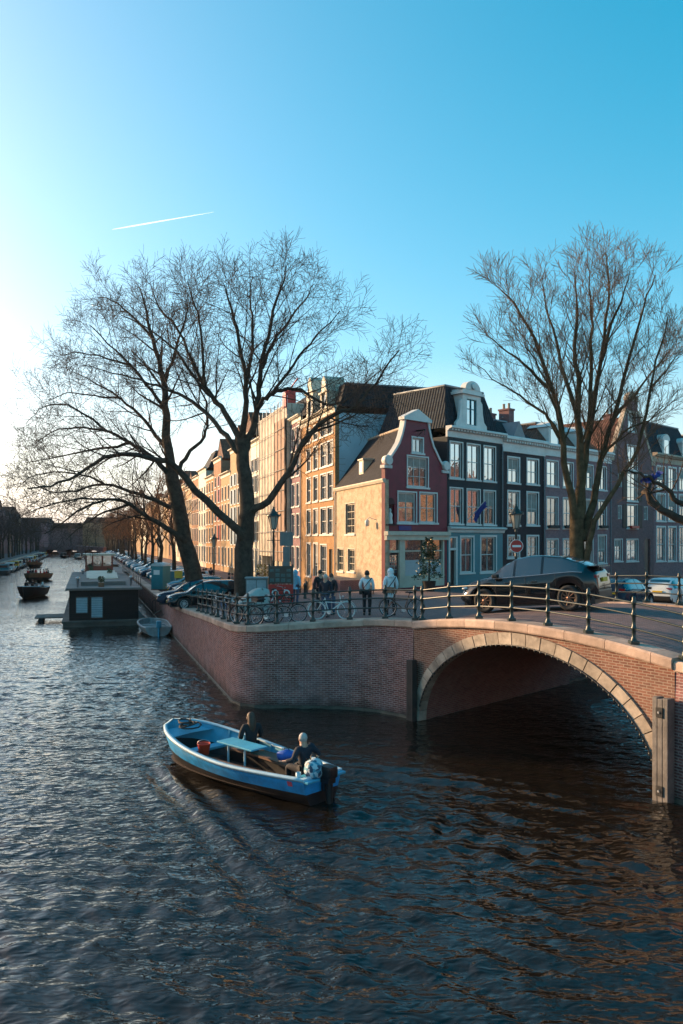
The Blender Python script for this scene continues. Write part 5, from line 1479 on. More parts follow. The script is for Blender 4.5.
# ---------------------------------------------------------------- people
def skin_obj(name, verts, edges, rad, mat, parent=None, roots=(0,), sub=1):
    me = bpy.data.meshes.new(name); me.from_pydata([tuple(v) for v in verts], edges, [])
    me.materials.append(mat)
    o = bpy.data.objects.new(name, me); COL.objects.link(o)
    if parent is not None: o.parent = parent
    md = o.modifiers.new('skin', 'SKIN'); md.use_smooth_shade = True; md.branch_smoothing = 0.6
    sv = me.skin_vertices[0].data
    for i, r in enumerate(rad):
        sv[i].radius = (r, r) if not hasattr(r, '__len__') else r
        sv[i].use_root = i in roots
    if sub:
        s = o.modifiers.new('sub', 'SUBSURF'); s.levels = sub; s.render_levels = sub
    return o

_cloth = {}
def cloth(name, c, rough=0.85):
    if name not in _cloth: _cloth[name] = pbr(name, c, rough, var=0.22, scale=7, bump=0.3)
    return _cloth[name]

STAND = dict(pel=(0,0,.93), wai=(0,.005,1.10), che=(0,.0,1.30), nec=(0,.0,1.46), hea=(0,.03,1.575), top=(0,.02,1.675),
             sl=(-.18,0,1.40), sr=(.18,0,1.40), el=(-.245,-.03,1.13), er=(.245,-.03,1.13), wl=(-.235,.06,.90), wr=(.235,.06,.90),
             hl=(-.095,0,.90), hr=(.095,0,.90), kl=(-.105,.02,.50), kr=(.105,.02,.50), al=(-.10,-.03,.09), ar=(.10,-.03,.09), tl=(-.115,.13,.035), tr=(.115,.13,.035))
SIT = dict(STAND, pel=(0,0,.06), wai=(0,.01,.22), che=(0,.03,.42), nec=(0,.045,.585), hea=(0,.08,.69), top=(0,.07,.785),
           sl=(-.18,.03,.53), sr=(.18,.03,.53), el=(-.25,.05,.26), er=(.25,.05,.26), wl=(-.17,.26,.20), wr=(.17,.26,.20),
           hl=(-.10,.03,.05), hr=(.10,.03,.05), kl=(-.13,.43,.06), kr=(.13,.43,.06), al=(-.12,.40,-.36), ar=(.12,.40,-.36), tl=(-.13,.55,-.41), tr=(.13,.55,-.41))

def person(label, loc, face, coat, legs, hair, pose=STAND, over=None, long_coat=0.0, hood=None, long_hair=False, strap=None, shoes=None, scale=1.0, hands=True, group=None, head_only=False):
    """face: heading in degrees (0 = +Y, positive towards +X)"""
    J = dict(pose); J.update(over or {}); J = {k: Vector(v) for k, v in J.items()}
    ks = ['pel','wai','che','nec','hea','top','sl','el','wl','sr','er','wr','hl','kl','al','tl','hr','kr','ar','tr']
    ix = {k: i for i, k in enumerate(ks)}
    ed = [('pel','wai'),('wai','che'),('che','nec'),('nec','hea'),('hea','top'),('che','sl'),('sl','el'),('el','wl'),('che','sr'),('sr','er'),('er','wr'),('pel','hl'),('hl','kl'),('kl','al'),('al','tl'),('pel','hr'),('hr','kr'),('kr','ar'),('ar','tr')]
    rr = dict(pel=.115, wai=.105, che=.12, nec=.06, hea=.096, top=.066, sl=.062, el=.042, wl=.028, sr=.062, er=.042, wr=.028, hl=.085, kl=.055, al=.036, tl=.03, hr=.085, kr=.055, ar=.036, tr=.03)
    V = [J[k] for k in ks]; E = [(ix[a], ix[b]) for a, b in ed]; RD = [rr[k] for k in ks]; roots = [0]
    # nose and ears as small chains on the head
    hv = J['hea']; fw = Vector((0,1,0))
    if hands:
        for a, bq_ in (('wl','el'),('wr','er')):
            w = J[a]; d = (w-J[bq_]).normalized(); sd_ = d.cross(Vector((0,0,1)))
            if sd_.length < .1: sd_ = d.cross(Vector((0,1,0)))
            sd_.normalize(); nn = sd_.cross(d)
            V.append(w+d*.07); RD.append(.026); E.append((ix[a], len(V)-1)); palm = w+d*.055
            for q in range(4):
                off = sd_*(-.027+.018*q); ln = (.062,.074,.070,.055)[q]
                b0 = len(V); V += [palm+off*.8, palm+off+d*(.02+ln*.5)+nn*.006, palm+off+d*(.01+ln)+nn*.026]; RD += [.009,.0085,.007]; E += [(b0,b0+1),(b0+1,b0+2)]; roots.append(b0)
            b0 = len(V); V += [palm-d*.02-sd_*.015, palm+d*.012-sd_*.05+nn*.01, palm+d*.045-sd_*.058+nn*.022]; RD += [.011,.010,.008]; E += [(b0,b0+1),(b0+1,b0+2)]; roots.append(b0)
    body = skin_obj('person', V, E, RD, M['skin'], None, roots)
    body.location = loc; body.rotation_euler = (0, 0, -R(face)); body.scale = (scale,)*3
    tag(body, label, 'person', group)
    # clothes
    cv = ['pel','wai','che','nec0','sl','el','wl2','sr','er','wr2']
    JJ = dict(J); JJ['nec0'] = J['che'].lerp(J['nec'], .86); JJ['wl2'] = J['el'].lerp(J['wl'], .92); JJ['wr2'] = J['er'].lerp(J['wr'], .92)
    cr = dict(pel=.155, wai=.148, che=.155, nec0=.085, sl=.088, el=.066, wl2=.05, sr=.088, er=.066, wr2=.05)
    cvx = [JJ[k] for k in cv]; cix = {k: i for i, k in enumerate(cv)}; crr = [cr[k] for k in cv]
    ce = [(cix[a], cix[b]) for a, b in (('pel','wai'),('wai','che'),('che','nec0'),('che','sl'),('sl','el'),('el','wl2'),('che','sr'),('sr','er'),('er','wr2'))]
    if long_coat:
        cvx.append(J['pel']+Vector((0,0,-long_coat))); crr.append(.19); ce.append((0, len(cvx)-1))
    skin_obj('coat', cvx, ce, crr, coat, body)
    lv = ['pel','hl','kl','al','hr','kr','ar']; lr = dict(pel=.125, hl=.102, kl=.075, al=.055, hr=.102, kr=.075, ar=.055); lix = {k: i for i, k in enumerate(lv)}
    skin_obj('trousers', [J[k] for k in lv], [(lix[a], lix[b]) for a, b in (('pel','hl'),('hl','kl'),('kl','al'),('pel','hr'),('hr','kr'),('kr','ar'))], [lr[k] for k in lv], legs, body)
    if not head_only:
        for a, t in (('al','tl'),('ar','tr')):
            mb = MB(); mb.tube([J[a]+Vector((0,-.035,-.035)), J[a]*.5+J[t]*.5+Vector((0,0,-.01)), J[t]+Vector((0,.03,.005))], [.05,.048,.035], 8)
            mb.build('shoe', shoes or M['black'], body)
    up = (J['top']-J['nec']).normalized()
    mb = MB()
    hc = hv+Vector((0,-.018,.03))
    if hood is not None:
        mb.ball(hv+Vector((0,-.03,.012)), (.125,.125,.155), 0, 12)
        mb.tube([hv+Vector((0,-.06,-.16)), hv+Vector((0,-.07,-.08))], [.13,.12], 10)
        mb.build('hood', hood, body)
    else:
        mb.ball(hc, (.098,.102,.112), 0, 12)
        if long_hair:
            mb.tube([hc+Vector((0,-.03,.02)), hc+Vector((0,-.075,-.10)), hc+Vector((.01,-.10,-.24)), hc+Vector((.01,-.10,-.36))], [.09,.10,.085,.035], 10)
        mb.build('hair', hair, body)
    mb = MB()
    f0 = hv+Vector((0,.088,0))
    mb.ball(f0+Vector((0,.012,-.012)), (.014,.02,.022), 0, 6); mb.ball(hv+Vector((-.094,-.005,-.005)), (.012,.022,.032), 0, 6); mb.ball(hv+Vector((.094,-.005,-.005)), (.012,.022,.032), 0, 6)
    if hands:
        mb.build('face', M['skin'], body)
        e = MB(); e.ball(f0+Vector((-.032,-.004,.018)), .009, 0, 6); e.ball(f0+Vector((.032,-.004,.018)), .009, 0, 6); e.ball(f0+Vector((0,-.004,-.052)), (.022,.006,.005), 0, 6)
        e.build('eyes_and_mouth', M['black'], body)
    if strap is not None:
        mb = MB(); c = J['che']; s = 1
        pts = []
        for i in range(17):
            a = 2*math.pi*i/16
            pts.append(Vector((.0+.19*math.cos(a)*1.0, .168*math.sin(a), 1.18+.24*math.cos(a))) if pose is STAND else c+Vector((.19*math.cos(a), .168*math.sin(a), .2*math.cos(a))))
        mb.tube(pts, .017, 5); st_ = mb.build('bag_strap', strap, body)
        mb = MB(); mb.rbox((-.28,-.16,.80), (-.17,.10,1.0), .03); mb.build('shoulder_bag', strap, body)
    return body

K_ = dict(navy=cloth('navy_jacket_cloth', (0.012,0.016,0.028)), black=cloth('black_cloth', (0.014,0.014,0.018)), denim=cloth('denim', (0.05,0.08,0.14)), pale=cloth('pale_blue_coat_cloth', (0.62,0.70,0.74)),
          white=cloth('white_coat_cloth', (0.72,0.74,0.76)), sky=cloth('sky_blue_coat_cloth', (0.25,0.52,0.68)), red=cloth('red_jacket_cloth', (0.40,0.025,0.03)), grey=cloth('grey_jacket_cloth', (0.12,0.12,0.13)), tan=cloth('tan_jacket_cloth', (0.30,0.2,0.12)))
HAIR = dict(dark=pbr('dark_hair', (0.016,0.010,0.008), 0.6, var=0.3, scale=20), grey=pbr('grey_hair', (0.40,0.38,0.36), 0.7, var=0.2, scale=20), brown=pbr('brown_hair', (0.06,0.03,0.018), 0.6, var=0.3, scale=20))
def onstreet(px, y): 
    x = (px-341.5)*y/800
    return (x, y, ground_z(x, y))
person('person in a white jacket with a dark crossbody strap standing behind the railing', onstreet(367, 30.9), 10, K_['pale'], K_['black'], HAIR['dark'], strap=M['black'], scale=1.02, over=dict(el=(-.27,0,1.14), wl=(-.22,.12,.95)))
person('person in a hooded white knee length coat seen from behind at the railing', onstreet(390.5, 30.6), -12, K_['white'], K_['black'], HAIR['dark'], hood=K_['white'], long_coat=0.34, strap=M['black'], scale=1.05, over=dict(kl=(-.1,.06,.5), al=(-.1,.1,.1), tl=(-.115,.26,.05), kr=(.105,-.02,.5), ar=(.1,-.14,.1), tr=(.11,.0,.035)))
person('person in a sky blue hooded coat standing beside the noticeboard', onstreet(295.5, 39.5), 25, K_['sky'], K_['denim'], HAIR['dark'], hood=K_['sky'], long_coat=0.15, scale=1.0)
person('tallest person in black in the group by the white bicycle', onstreet(320, 33.4), 150, K_['black'], K_['black'], HAIR['dark'], scale=1.05)
person('person in navy jacket and blue jeans standing right behind the white bicycle', onstreet(325.5, 31.0), 200, K_['navy'], K_['denim'], HAIR['grey'], scale=0.98)
person('person with brown hair and dark coat on the right of the white bicycle group', onstreet(331.5, 32.0), 215, K_['black'], K_['denim'], HAIR['brown'], scale=0.97)
for px, y, f, c, lab in ((206, 74, 20, 'white', 'distant pedestrian in a white top on the street behind the leaning tree'), (211, 76, 190, 'navy', 'distant pedestrian in navy behind the leaning tree'), (203.5, 73, 120, 'black', 'distant pedestrian in black behind the leaning tree'),
                         (229, 62, 90, 'navy', 'pedestrian in navy left of the upright tree near the terrace'), (232.5, 61, 270, 'grey', 'pedestrian in grey next to the upright tree trunk'), (258, 58, 20, 'tan', 'pedestrian in tan coat just right of the upright tree trunk')):
    person(lab, onstreet(px, y), f, K_[c], K_['black'], HAIR['dark'], hands=False)
# ---------------------------------------------------------------- boats
def hull_rows(L, B, sheer, keel, tr=0.6, n=22, full=0.55):
    """stations stern to bow; returns function pos(i, k) for outer section points from keel to gunwale"""
    rows = []
    for i in range(n+1):
        f = i/n; x = -L/2+L*f
        if f < full: hb = B/2*(tr+(1-tr)*math.sin(f/full*math.pi/2))
        else: hb = B/2*math.sqrt(max(0, 1-((f-full)/(1-full))**2.3))
        hb = max(hb, 0.02); zt = sheer(f); zk = keel(f)
        rows.append((x, hb, zt, zk))
    return rows

def open_boat(name, label, cat, loc, head, L, B, sheer, keel, mats, floor=0.12, rake=0.35, tr=0.6, band=0.45, group=None):
    """an open hull with outer strakes, inner skin, sole and gunwale. mats: upper, lower, inside, rail, sole"""
    root = empty(name, (loc[0], loc[1], loc[2] if len(loc) > 2 else 0), math.atan2(head[1], head[0])); tag(root, label, cat, group)
    R_ = hull_rows(L, B, sheer, keel, tr)
    def sec(x, hb, zt, zk, f):
        rk = rake*max(0, (f-0.55)/0.45)**2
        out = []
        for s in (0, 0.35, 0.62, 0.8, 0.92, 1.0):
            z = zk+(zt-zk)*s**1.15; y = hb*(0.30+0.70*min(1, s*1.1)**0.6) if s > 0 else hb*0.12
            out.append((x+rk*s-rk*0.5, y, z))
        return out
    n = len(R_)-1
    S_ = [sec(*r, i/n) for i, r in enumerate(R_)]
    up, lo = MB(), MB()
    zsplit = 2
    for sg in (1, -1):
        rr = [[(x, y*sg, z) for x, y, z in s] for s in S_]
        lo.loft([r[:3] for r in rr], False, 0, True); up.loft([r[2:] for r in rr], False, 0, True)
    lo.loft([[S_[i][0], (S_[i][0][0], -S_[i][0][1], S_[i][0][2])] for i in range(n+1)], False, 0, True)
    t = S_[0]
    up.face([t[2], t[3], t[4], t[5]] + [(x, -y, z) for x, y, z in t[5:1:-1]]); lo.face([t[0], t[1], t[2]] + [(x, -y, z) for x, y, z in (t[2], t[1], t[0])])
    hu = up.build('hull', mats[0], root); lo.build('bottom', mats[1], root)
    # rubbing strake
    # inside skin and sole
    ins = MB(); th = 0.06
    I_ = []
    for s in S_:
        top = s[5]; pts = [(top[0], max(top[1]-th, 0.0), top[2])]
        for k in (4, 3, 2): pts.append((s[k][0], max(s[k][1]-th, 0.0), max(s[k][2], floor)))
        I_.append(pts)
    for sg in (1, -1):
        ins.loft([[(x, y*sg, z) for x, y, z in p] for p in I_], False, 0, True)
    a = I_[0]; ins.face([(a[0][0]+th, a[0][1], a[0][2])]+[(q[0]+th, q[1], q[2]) for q in a[1:]]+[(q[0]+th, -q[1], q[2]) for q in a[::-1]])
    ins.build('inner_planking', mats[2], root)
    so = MB(); so.loft([[(p[3][0], p[3][1], floor), (p[3][0], -p[3][1], floor)] for p in I_], False); so.build('sole', mats[4], root)
    g = MB()
    for sg in (1, -1):
        rows = []
        for s in S_:
            x, y, z = s[5]
            rows.append([(x, sg*(y+0.03), z-0.05), (x, sg*(y+0.03), z+0.02), (x, sg*max(y-0.085, 0), z+0.02), (x, sg*max(y-0.085, 0), z-0.02)])
        g.loft(rows, True, 0, True, True)
    x, y, z = S_[0][5]; g.rbox((x-0.03, -y-0.02, z-0.05), (x+0.09, y+0.02, z+0.025), 0.01)
    g.build('gunwale', mats[3], root, fixn=True)
    return root, S_

M['b_blue'] = pbr('boat_blue_paint', (0.010,0.26,0.56), 0.5, var=0.38, scale=2.6, bump=0.15)
M['b_in'] = pbr('boat_light_blue_paint', (0.06,0.34,0.50), 0.5, var=0.22, scale=2)
M['b_rail'] = pbr('boat_pale_blue_paint', (0.42,0.58,0.66), 0.45, var=0.15)
M['b_dark'] = pbr('boat_black_antifouling', (0.012,0.012,0.014), 0.45, var=0.3)
M['b_sole'] = pbr('boat_sole_planks', (0.045,0.03,0.026), 0.7, var=0.35, scale=4)
M['b_bench'] = pbr('boat_bench_wood', (0.15,0.08,0.055), 0.6, var=0.35, scale=4)
bt, SS = open_boat('motor_boat', 'bright blue open motor boat with two people cruising past the quay corner', 'boat', (BOAT_P.x, BOAT_P.y, 0.0), BOAT_H, 5.65, 2.1,
    lambda f: 0.60+0.10*(1-f)**2*0.3+0.85*max(0, f-0.35)**1.7, lambda f: -0.22+0.34*max(0, f-0.72)**1.3, (M['b_blue'], M['b_dark'], M['b_in'], M['b_rail'], M['b_sole']), tr=0.58)
# benches along both sides, thwart and bow deck, table with two legs
def inner(x):
    i = min(range(len(SS)), key=lambda k: abs(SS[k][3][0]-x)); return SS[i][3][1]-0.07
for sg in (1, -1):
    b_ = MB(); rows = []
    for k in range(9):
        x = -2.3+3.55*k/8; y = inner(x)
        rows.append([(x, sg*y, 0.47), (x, sg*(y-0.46), 0.47), (x, sg*(y-0.46), 0.41), (x, sg*y, 0.41)])
    b_.loft(rows, True, 0, False, True); be = b_.build('bench', M['b_bench'], bt, fixn=True)
    b_ = MB(); rows = []
    for k in range(9):
        x = -2.25+3.45*k/8; y = inner(x)-0.40
        rows.append([(x, sg*y, 0.41), (x, sg*y, 0.12)])
    b_.loft(rows, False); b_.build('bench_front', M['b_dark'], be)
b_ = MB(); b_.rbox((1.28, -0.80, 0.45), (1.62, 0.80, 0.52), 0.015); b_.build('bench', M['b_in'], bt)
b_ = MB(); ax = [s[4] for s in SS if s[4][0] > 2.0]
rows = [[(x, y-0.05, z-0.05+0.03), (x, 0, z+0.0), (x, -y+0.05, z-0.05+0.03)] for x, y, z in ax if y > 0.06]
b_.loft(rows, False, 0, True); b_.build('fore_deck', M['b_in'], bt)
b_ = MB(); rng = random.Random(1)
for k in range(16):
    a = k*0.8; 
pts = [(2.15+0.22*math.cos(k*0.7)+0.02*k*0.5, 0.38*math.sin(k*0.7)*(1-0.02*k), 0.93+0.004*k+0.03*math.sin(k)) for k in range(34)]
b_.tube(pts, 0.022, 6); b_.build('mooring_rope', M['wood_dark'], bt)
tb = MB(); tb.rbox((-0.65, -0.27, 0.80), (0.72, 0.27, 0.845), 0.02); tbo = tb.build('table', M['b_in'], bt)
for x in (-0.2, 0.45):
    l_ = MB(); l_.tube([(x, 0.10, 0.12), (x, 0.10, 0.80)], 0.028, 8); l_.build('table_leg', M['b_rail'], tbo)
# rubbing strake with chafe, ribs inside, two fenders
for k in range(3, 19, 2):
    for sg in (1, -1):
        pr = SS[k]; q = MB(); q.tube([(pr[j][0], sg*(pr[j][1]-0.085), max(pr[j][2], 0.13)) for j in (5, 4, 3, 2)], 0.022, 5, 0, True); q.build('rib', M['b_in'], bt)
for xx, sg in ((-1.55, -1), (0.55, -1)):
    q = MB(); yv = inner(xx)+0.16; q.lathe([(0.0,-0.2),(0.06,-0.17),(0.075,-0.05),(0.06,0.1),(0.02,0.15)], 10, (xx, sg*yv, 0.38)); q.tube([(xx, sg*yv, 0.52), (xx, sg*(yv-0.1), 0.72)], 0.008, 5); q.build('fender', M['b_rail'], bt)
# stern deck, well and outboard
b_ = MB()
for sg in (1, -1): b_.rbox((-2.98, sg*0.22 if sg > 0 else -0.62, 0.56), (-2.45, 0.62 if sg > 0 else -0.22, 0.61), 0.01)
b_.build('stern_deck', M['b_in'], bt)
om = MB(); om.rbox((-3.20, -0.14, 0.60), (-2.82, 0.14, 0.88), 0.08); om.rbox((-3.15, -0.11, 0.48), (-2.86, 0.11, 0.61), 0.03)
o1 = om.build('outboard_motor', M['black'], bt)
om = MB(); om.tube([(-3.04,0,0.52),(-3.06,0,-0.4)], [0.09,0.07], 8); om.rbox((-3.0,-0.10,0.3),(-2.88,0.10,0.6),0.02); om.build('motor_shaft', M['black'], o1)
om = MB(); om.tube([(-2.9,0,0.76),(-2.55,-0.02,0.86),(-2.3,-0.03,0.88)], [0.03,0.025,0.03], 8); om.build('tiller', M['black'], o1)
mb = MB(); mb.rbox((-2.93, 0.47, 0.30), (-2.80, 0.62, 0.42), 0.005)
q = MB(); q.box((-1.05, 1.0, 0.0), (-1.04, 1.01, 0.01))
# registration sticker near the stern
i = 1; s = SS[i]; s2 = SS[2]
def hullpt(f, k, off):
    a = Vector(SS[1][k]).lerp(Vector(SS[3][k]), f); return (a.x, a.y+off, a.z)
q = MB(); A = Vector(SS[1][3]).lerp(Vector(SS[2][3]), .2); B_ = Vector(SS[1][3]).lerp(Vector(SS[2][3]), .7); C_ = Vector(SS[1][4]).lerp(Vector(SS[2][4]), .7); D_ = Vector(SS[1][4]).lerp(Vector(SS[2][4]), .2)
nn = (B_-A).cross(D_-A).normalized(); nn = nn if nn.y > 0 else -nn
q.face([p+nn*0.008 for p in (A, B_, C_, D_)]); q.build('permit_sticker', pbr('pink_sticker', (0.6,0.08,0.12), 0.5), bt)
BM = Matrix.Translation((BOAT_P.x, BOAT_P.y, 0)) @ Matrix.Rotation(math.atan2(BOAT_H.y, BOAT_H.x), 4, 'Z')
def bw(x, y, z): return tuple(BM @ Vector((x, y, z)))
hd = math.degrees(math.atan2(BOAT_H.x, BOAT_H.y))
person('woman with long dark hair and dark coat sitting in the blue motor boat', bw(0.30, -0.55, 0.58), hd+25, K_['black'], K_['black'], HAIR['brown'], pose=SIT, long_hair=True, scale=1.12)
person('grey haired man in a navy jacket steering at the stern of the blue boat', bw(-2.15, -0.10, 0.55), hd+4, K_['navy'], K_['black'], HAIR['grey'], pose=dict(SIT, wl=(-.42,.18,.26), el=(-.34,-.02,.30), wr=(.24,-.14,.30), er=(.30,-.14,.36)), scale=1.08)
# red bucket, blue bag, patterned bag
mb = MB(); mb.lathe([(0.13,0),(0.17,0.27),(0.18,0.28),(0.165,0.28),(0.125,0.03),(0,0.03)], 16)
ro = empty('bucket', bw(1.05, 0.42, 0.47)); tag(ro, 'red plastic bucket standing on the bench of the blue boat', 'bucket')
mb.build('pail', pbr('red_plastic', (0.55,0.05,0.02), 0.4, var=0.05), ro); mb = MB(); mb.tube([(0.17*math.cos(a), 0.0, 0.27+0.10*math.sin(a)) for a in [math.pi*k/8 for k in range(9)]], 0.008, 5); mb.build('handle', M['chrome'], ro)
def soft_bag(c, r, mat, name, label, cat='bag', seed=1):
    bm = bmesh.new(); bmesh.ops.create_icosphere(bm, subdivisions=3, radius=1)
    for v in bm.verts:
        k = 1+0.18*mnoise.noise(v.co*1.7+Vector((seed, 0, 0))); v.co = Vector((v.co.x*r[0]*k, v.co.y*r[1]*k, max(v.co.z, -0.75)*r[2]*k))
    m_ = MB(); m_.bm(bm, 0, None, True); root = empty(name, c); tag(root, label, cat); m_.build('sack', mat, root)
    h_ = MB(); h_.tube([(-r[0]*.3, 0, r[2]*.85), (-r[0]*.2, 0, r[2]*1.3), (r[0]*.2, 0, r[2]*1.3), (r[0]*.3, 0, r[2]*.85)], 0.014, 6); h_.build('handle', M['black'], root); return root
soft_bag(bw(-0.95, -0.62, 0.60), (0.26,0.18,0.14), pbr('cobalt_bag', (0.02,0.10,0.42), 0.6), 'bag', 'cobalt blue bag lying on the bench of the blue boat beside the woman')
mpat, n, l, b = nodes_of('patterned_fabric'); vo = n.new('ShaderNodeTexVoronoi'); vo.inputs['Scale'].default_value = 14; cr_ = n.new('ShaderNodeValToRGB'); cr_.color_ramp.interpolation = 'CONSTANT'
cr_.color_ramp.elements[0].color = (0.02,0.05,0.10,1); cr_.color_ramp.elements[1].position = 0.42; cr_.color_ramp.elements[1].color = (0.45,0.55,0.6,1)
e_ = cr_.color_ramp.elements.new(0.62); e_.color = (0.05,0.25,0.35,1); e_ = cr_.color_ramp.elements.new(0.8); e_.color = (0.5,0.5,0.48,1)
tc = n.new('ShaderNodeTexCoord'); l.new(tc.outputs['Object'], vo.inputs['Vector']); l.new(vo.outputs['Color'], cr_.inputs['Fac']); l.new(cr_.outputs[0], b.inputs['Base Color'])
soft_bag(bw(-2.72, 0.18, 0.78), (0.24,0.27,0.24), mpat, 'bag', 'blue and white patterned bag behind the man in the blue boat', seed=3)
mb = MB(); mb.lathe([(0.06,0),(0.06,0.12),(0.055,0.12),(0.055,0.01),(0,0.01)], 12); ro = mb.build('cup', M['b_rail']); ro.location = bw(-2.55, 0.5, 0.612); tag(ro, 'small pale mug on the stern deck of the blue boat', 'cup')

# grey tender moored between houseboat and quay
M['alu'] = pbr('grey_boat_paint', (0.30,0.35,0.37), 0.5, var=0.25); M['alu_d'] = pbr('grey_boat_inside', (0.20,0.23,0.24), 0.6, var=0.3)
tx, ty = gpos(154, 52.0); hv = Vector((-0.34, 0.94))
td, ST_ = open_boat('rowing_boat', 'small grey open boat with a blue outboard moored beside the houseboat', 'boat', (tx, ty, 0), hv, 4.6, 2.0, lambda f: 0.55+0.22*max(0, f-0.3), lambda f: -0.1+0.25*max(0, f-0.75), (M['alu'], M['alu'], M['alu_d'], M['alu'], M['alu_d']), tr=0.8)
for x in (-1.4, -0.2, 0.9):
    i = min(range(len(ST_)), key=lambda k: abs(ST_[k][3][0]-x)); y = ST_[i][3][1]-0.06
    mb = MB(); mb.rbox((x-0.16, -y, 0.38), (x+0.16, y, 0.43), 0.01); mb.build('bench', M['alu'], td)
om = MB(); om.rbox((-2.62,-0.15,0.55), (-2.28,0.15,0.98), 0.07); om.tube([(-2.45,0,0.6),(-2.47,0,-0.4)], [0.08,0.06], 8); om.build('outboard_motor', pbr('turquoise_plastic', (0.04,0.30,0.45), 0.4), td)
mb = MB(); mb.rbox((-0.9,-0.1,0.14),(-0.5,0.5,0.4),0.06); mb.build('fuel_tank', M['black'], td)

# houseboat
M['leaf_b'] = pbr('planter_leaf', (0.03,0.06,0.02), 0.7, var=0.5, scale=3)
hb_p = Vector((-18.95, 55.2)); hbd = Vector((-0.3048, 0.9524)); HBW = 4.95
hb = empty('houseboat', (hb_p.x, hb_p.y, 0), math.atan2(hbd.y, hbd.x)); tag(hb, 'long black timbered houseboat with flat grey roof and red wheelhouse', 'houseboat')
# local: x along the canal (away), y to the left, so the quay side is at negative y; front face at x = 0
mpl = brick('black_shiplap', (0.014,0.014,0.016), (0.020,0.020,0.022), (0.004,0.004,0.004), bw=4.0, bh=0.14, ms=0.012, sfac=0.12, stain=(0.05,0.05,0.05), rough=0.6, bump=0.8)
def hbv(x, y, z): return (x, y-0, z)
y0, y1 = -HBW, 0.0
mb = MB(); mb.box((0,y0+0.15,0.42), (30,y1-0.15,2.5)); mb.build('cabin', mpl, hb)
mb = MB(); mb.box((-0.35,y0-0.25,-0.5), (33,y1+0.25,0.40)); mb.rbox((-0.45,y0-0.33,0.26), (33.1,y1+0.33,0.42), 0.03); mb.build('pontoon', pbr('pontoon_concrete', (0.11,0.10,0.09), 0.8, var=0.4, scale=0.8), hb)
mroof = pbr('roof_felt', (0.17,0.165,0.16), 0.85, var=0.3, scale=0.5, bump=0.3)
mb = MB(); mb.rbox((-0.25,y0-0.1,2.5), (30.2,y1+0.1,2.66), 0.03); ro = mb.build('roof', mroof, hb)
mb = MB(); mb.box((3.0,y0+0.9,2.664), (30,y1-0.9,2.95)); mb.build('raised_roof', mroof, ro)
mw = pbr('pale_blind', (0.20,0.32,0.38), 0.5)
for ya, yb in ((-1.35,-0.62),(-2.35,-1.62)):
    z0_ = 0.95 if ya > -1.5 else 0.6
    f_ = MB(); f_.box((-0.05,ya-0.06,z0_-0.06),(0.0-0.002,yb+0.06,2.06)); fo = f_.build('window', M['black'], hb)
    g = MB(); g.box((-0.07,ya,z0_),(-0.052,yb,2.0)); g.build('pane', mw, fo)
    g = MB(); 
    for k in range(1, 9): g.box((-0.085,ya,z0_+(2.0-z0_)*k/9-0.012),(-0.071,yb,z0_+(2.0-z0_)*k/9+0.012))
    g.build('blind_slats', M['b_rail'], fo)
for k, x in enumerate((6.5, 11.0)):
    f_ = MB(); f_.prism([(x,2.96),(x+3.2,2.96),(x+3.2,3.35),(x,3.02)], y0+1.3, y1-1.5); fo = f_.build('skylight', M['cream'], hb, fixn=True)
    g = MB()
    for j in range(2):
        ya = y0+1.45+j*1.2; g.face([(x+0.3,ya,3.062),(x+2.9,ya,3.33),(x+2.9,ya+1.0,3.33),(x+0.3,ya+1.0,3.062)])
    g.build('pane', M['cream'], fo)
mb = MB(); x0_, x1_w = 22.0, 25.5
mb.box((x0_,y0+1.2,2.96),(x1_w,y1-1.2,3.5)); 
for yy_ in (y0+1.2, y0+2.1, y0+3.0, y1-1.35): 
    for xx_ in (x0_, x1_w-0.15): mb.box((xx_,yy_,3.5),(xx_+0.15,yy_+0.15,4.5))
mb.build('wheelhouse', pbr('mahogany_paint', (0.22,0.045,0.025), 0.4), hb)
mb = MB(); mb.rbox((x0_-0.25,y0+0.95,4.5),(x1_w+0.25,y1-0.95,4.68),0.04); mb.build('wheelhouse_roof', M['cream'], hb)
mb = MB(); mb.box((x0_+0.05,y0+1.25,3.5),(x0_+0.09,y1-1.25,4.49)); mb.box((x0_+0.1,y0+1.24,3.5),(x1_w-0.1,y0+1.28,4.49)); mb.build('wheelhouse_windows', M['glass_b'], hb)
for x, y in ((1.5,-0.7),(2.2,-4.4),(16.5,-1.0)):
    mb = MB(); mb.lathe([(0.09,2.6),(0.09,3.2),(0.16,3.22),(0.16,3.34),(0,3.4)], 10, (x,y,0)); mb.build('roof_vent', M['chrome'], hb)
mb = MB(); 
for x in np.arange(0.2, 30, 2.2): mb.tube([(x,y0+0.0,2.66),(x,y0+0.0,3.35)], 0.02, 5)
for z in (3.0, 3.35): mb.tube([(0.2,y0,z),(29.5,y0,z)], 0.018, 5)
mb.build('handrail', M['black'], hb)
for xx, yy_ in ((1.0, -2.2), (9.0, -3.0), (17.0, -1.6)):
    q = MB(); q.rbox((xx, yy_-0.3, 2.97 if xx > 3 else 2.67), (xx+1.2, yy_+0.1, 3.2 if xx > 3 else 2.95), 0.02); pl = q.build('planter', M['wood_brown'], hb)
    q = MB(); rg = random.Random(int(xx))
    for k in range(160):
        c_ = Vector((xx+rg.uniform(.05,1.15), yy_+rg.uniform(-.28,.08), (3.2 if xx > 3 else 2.95)+rg.uniform(0,.4))); d = Vector((rg.gauss(0,1), rg.gauss(0,1), rg.gauss(.6,.7))).normalized(); t_ = d.orthogonal().normalized()
        q.face([c_, c_+d*.07+t_*.03, c_+d*.14, c_+d*.07-t_*.03])
    q.build('foliage', M['leaf_b'], pl)
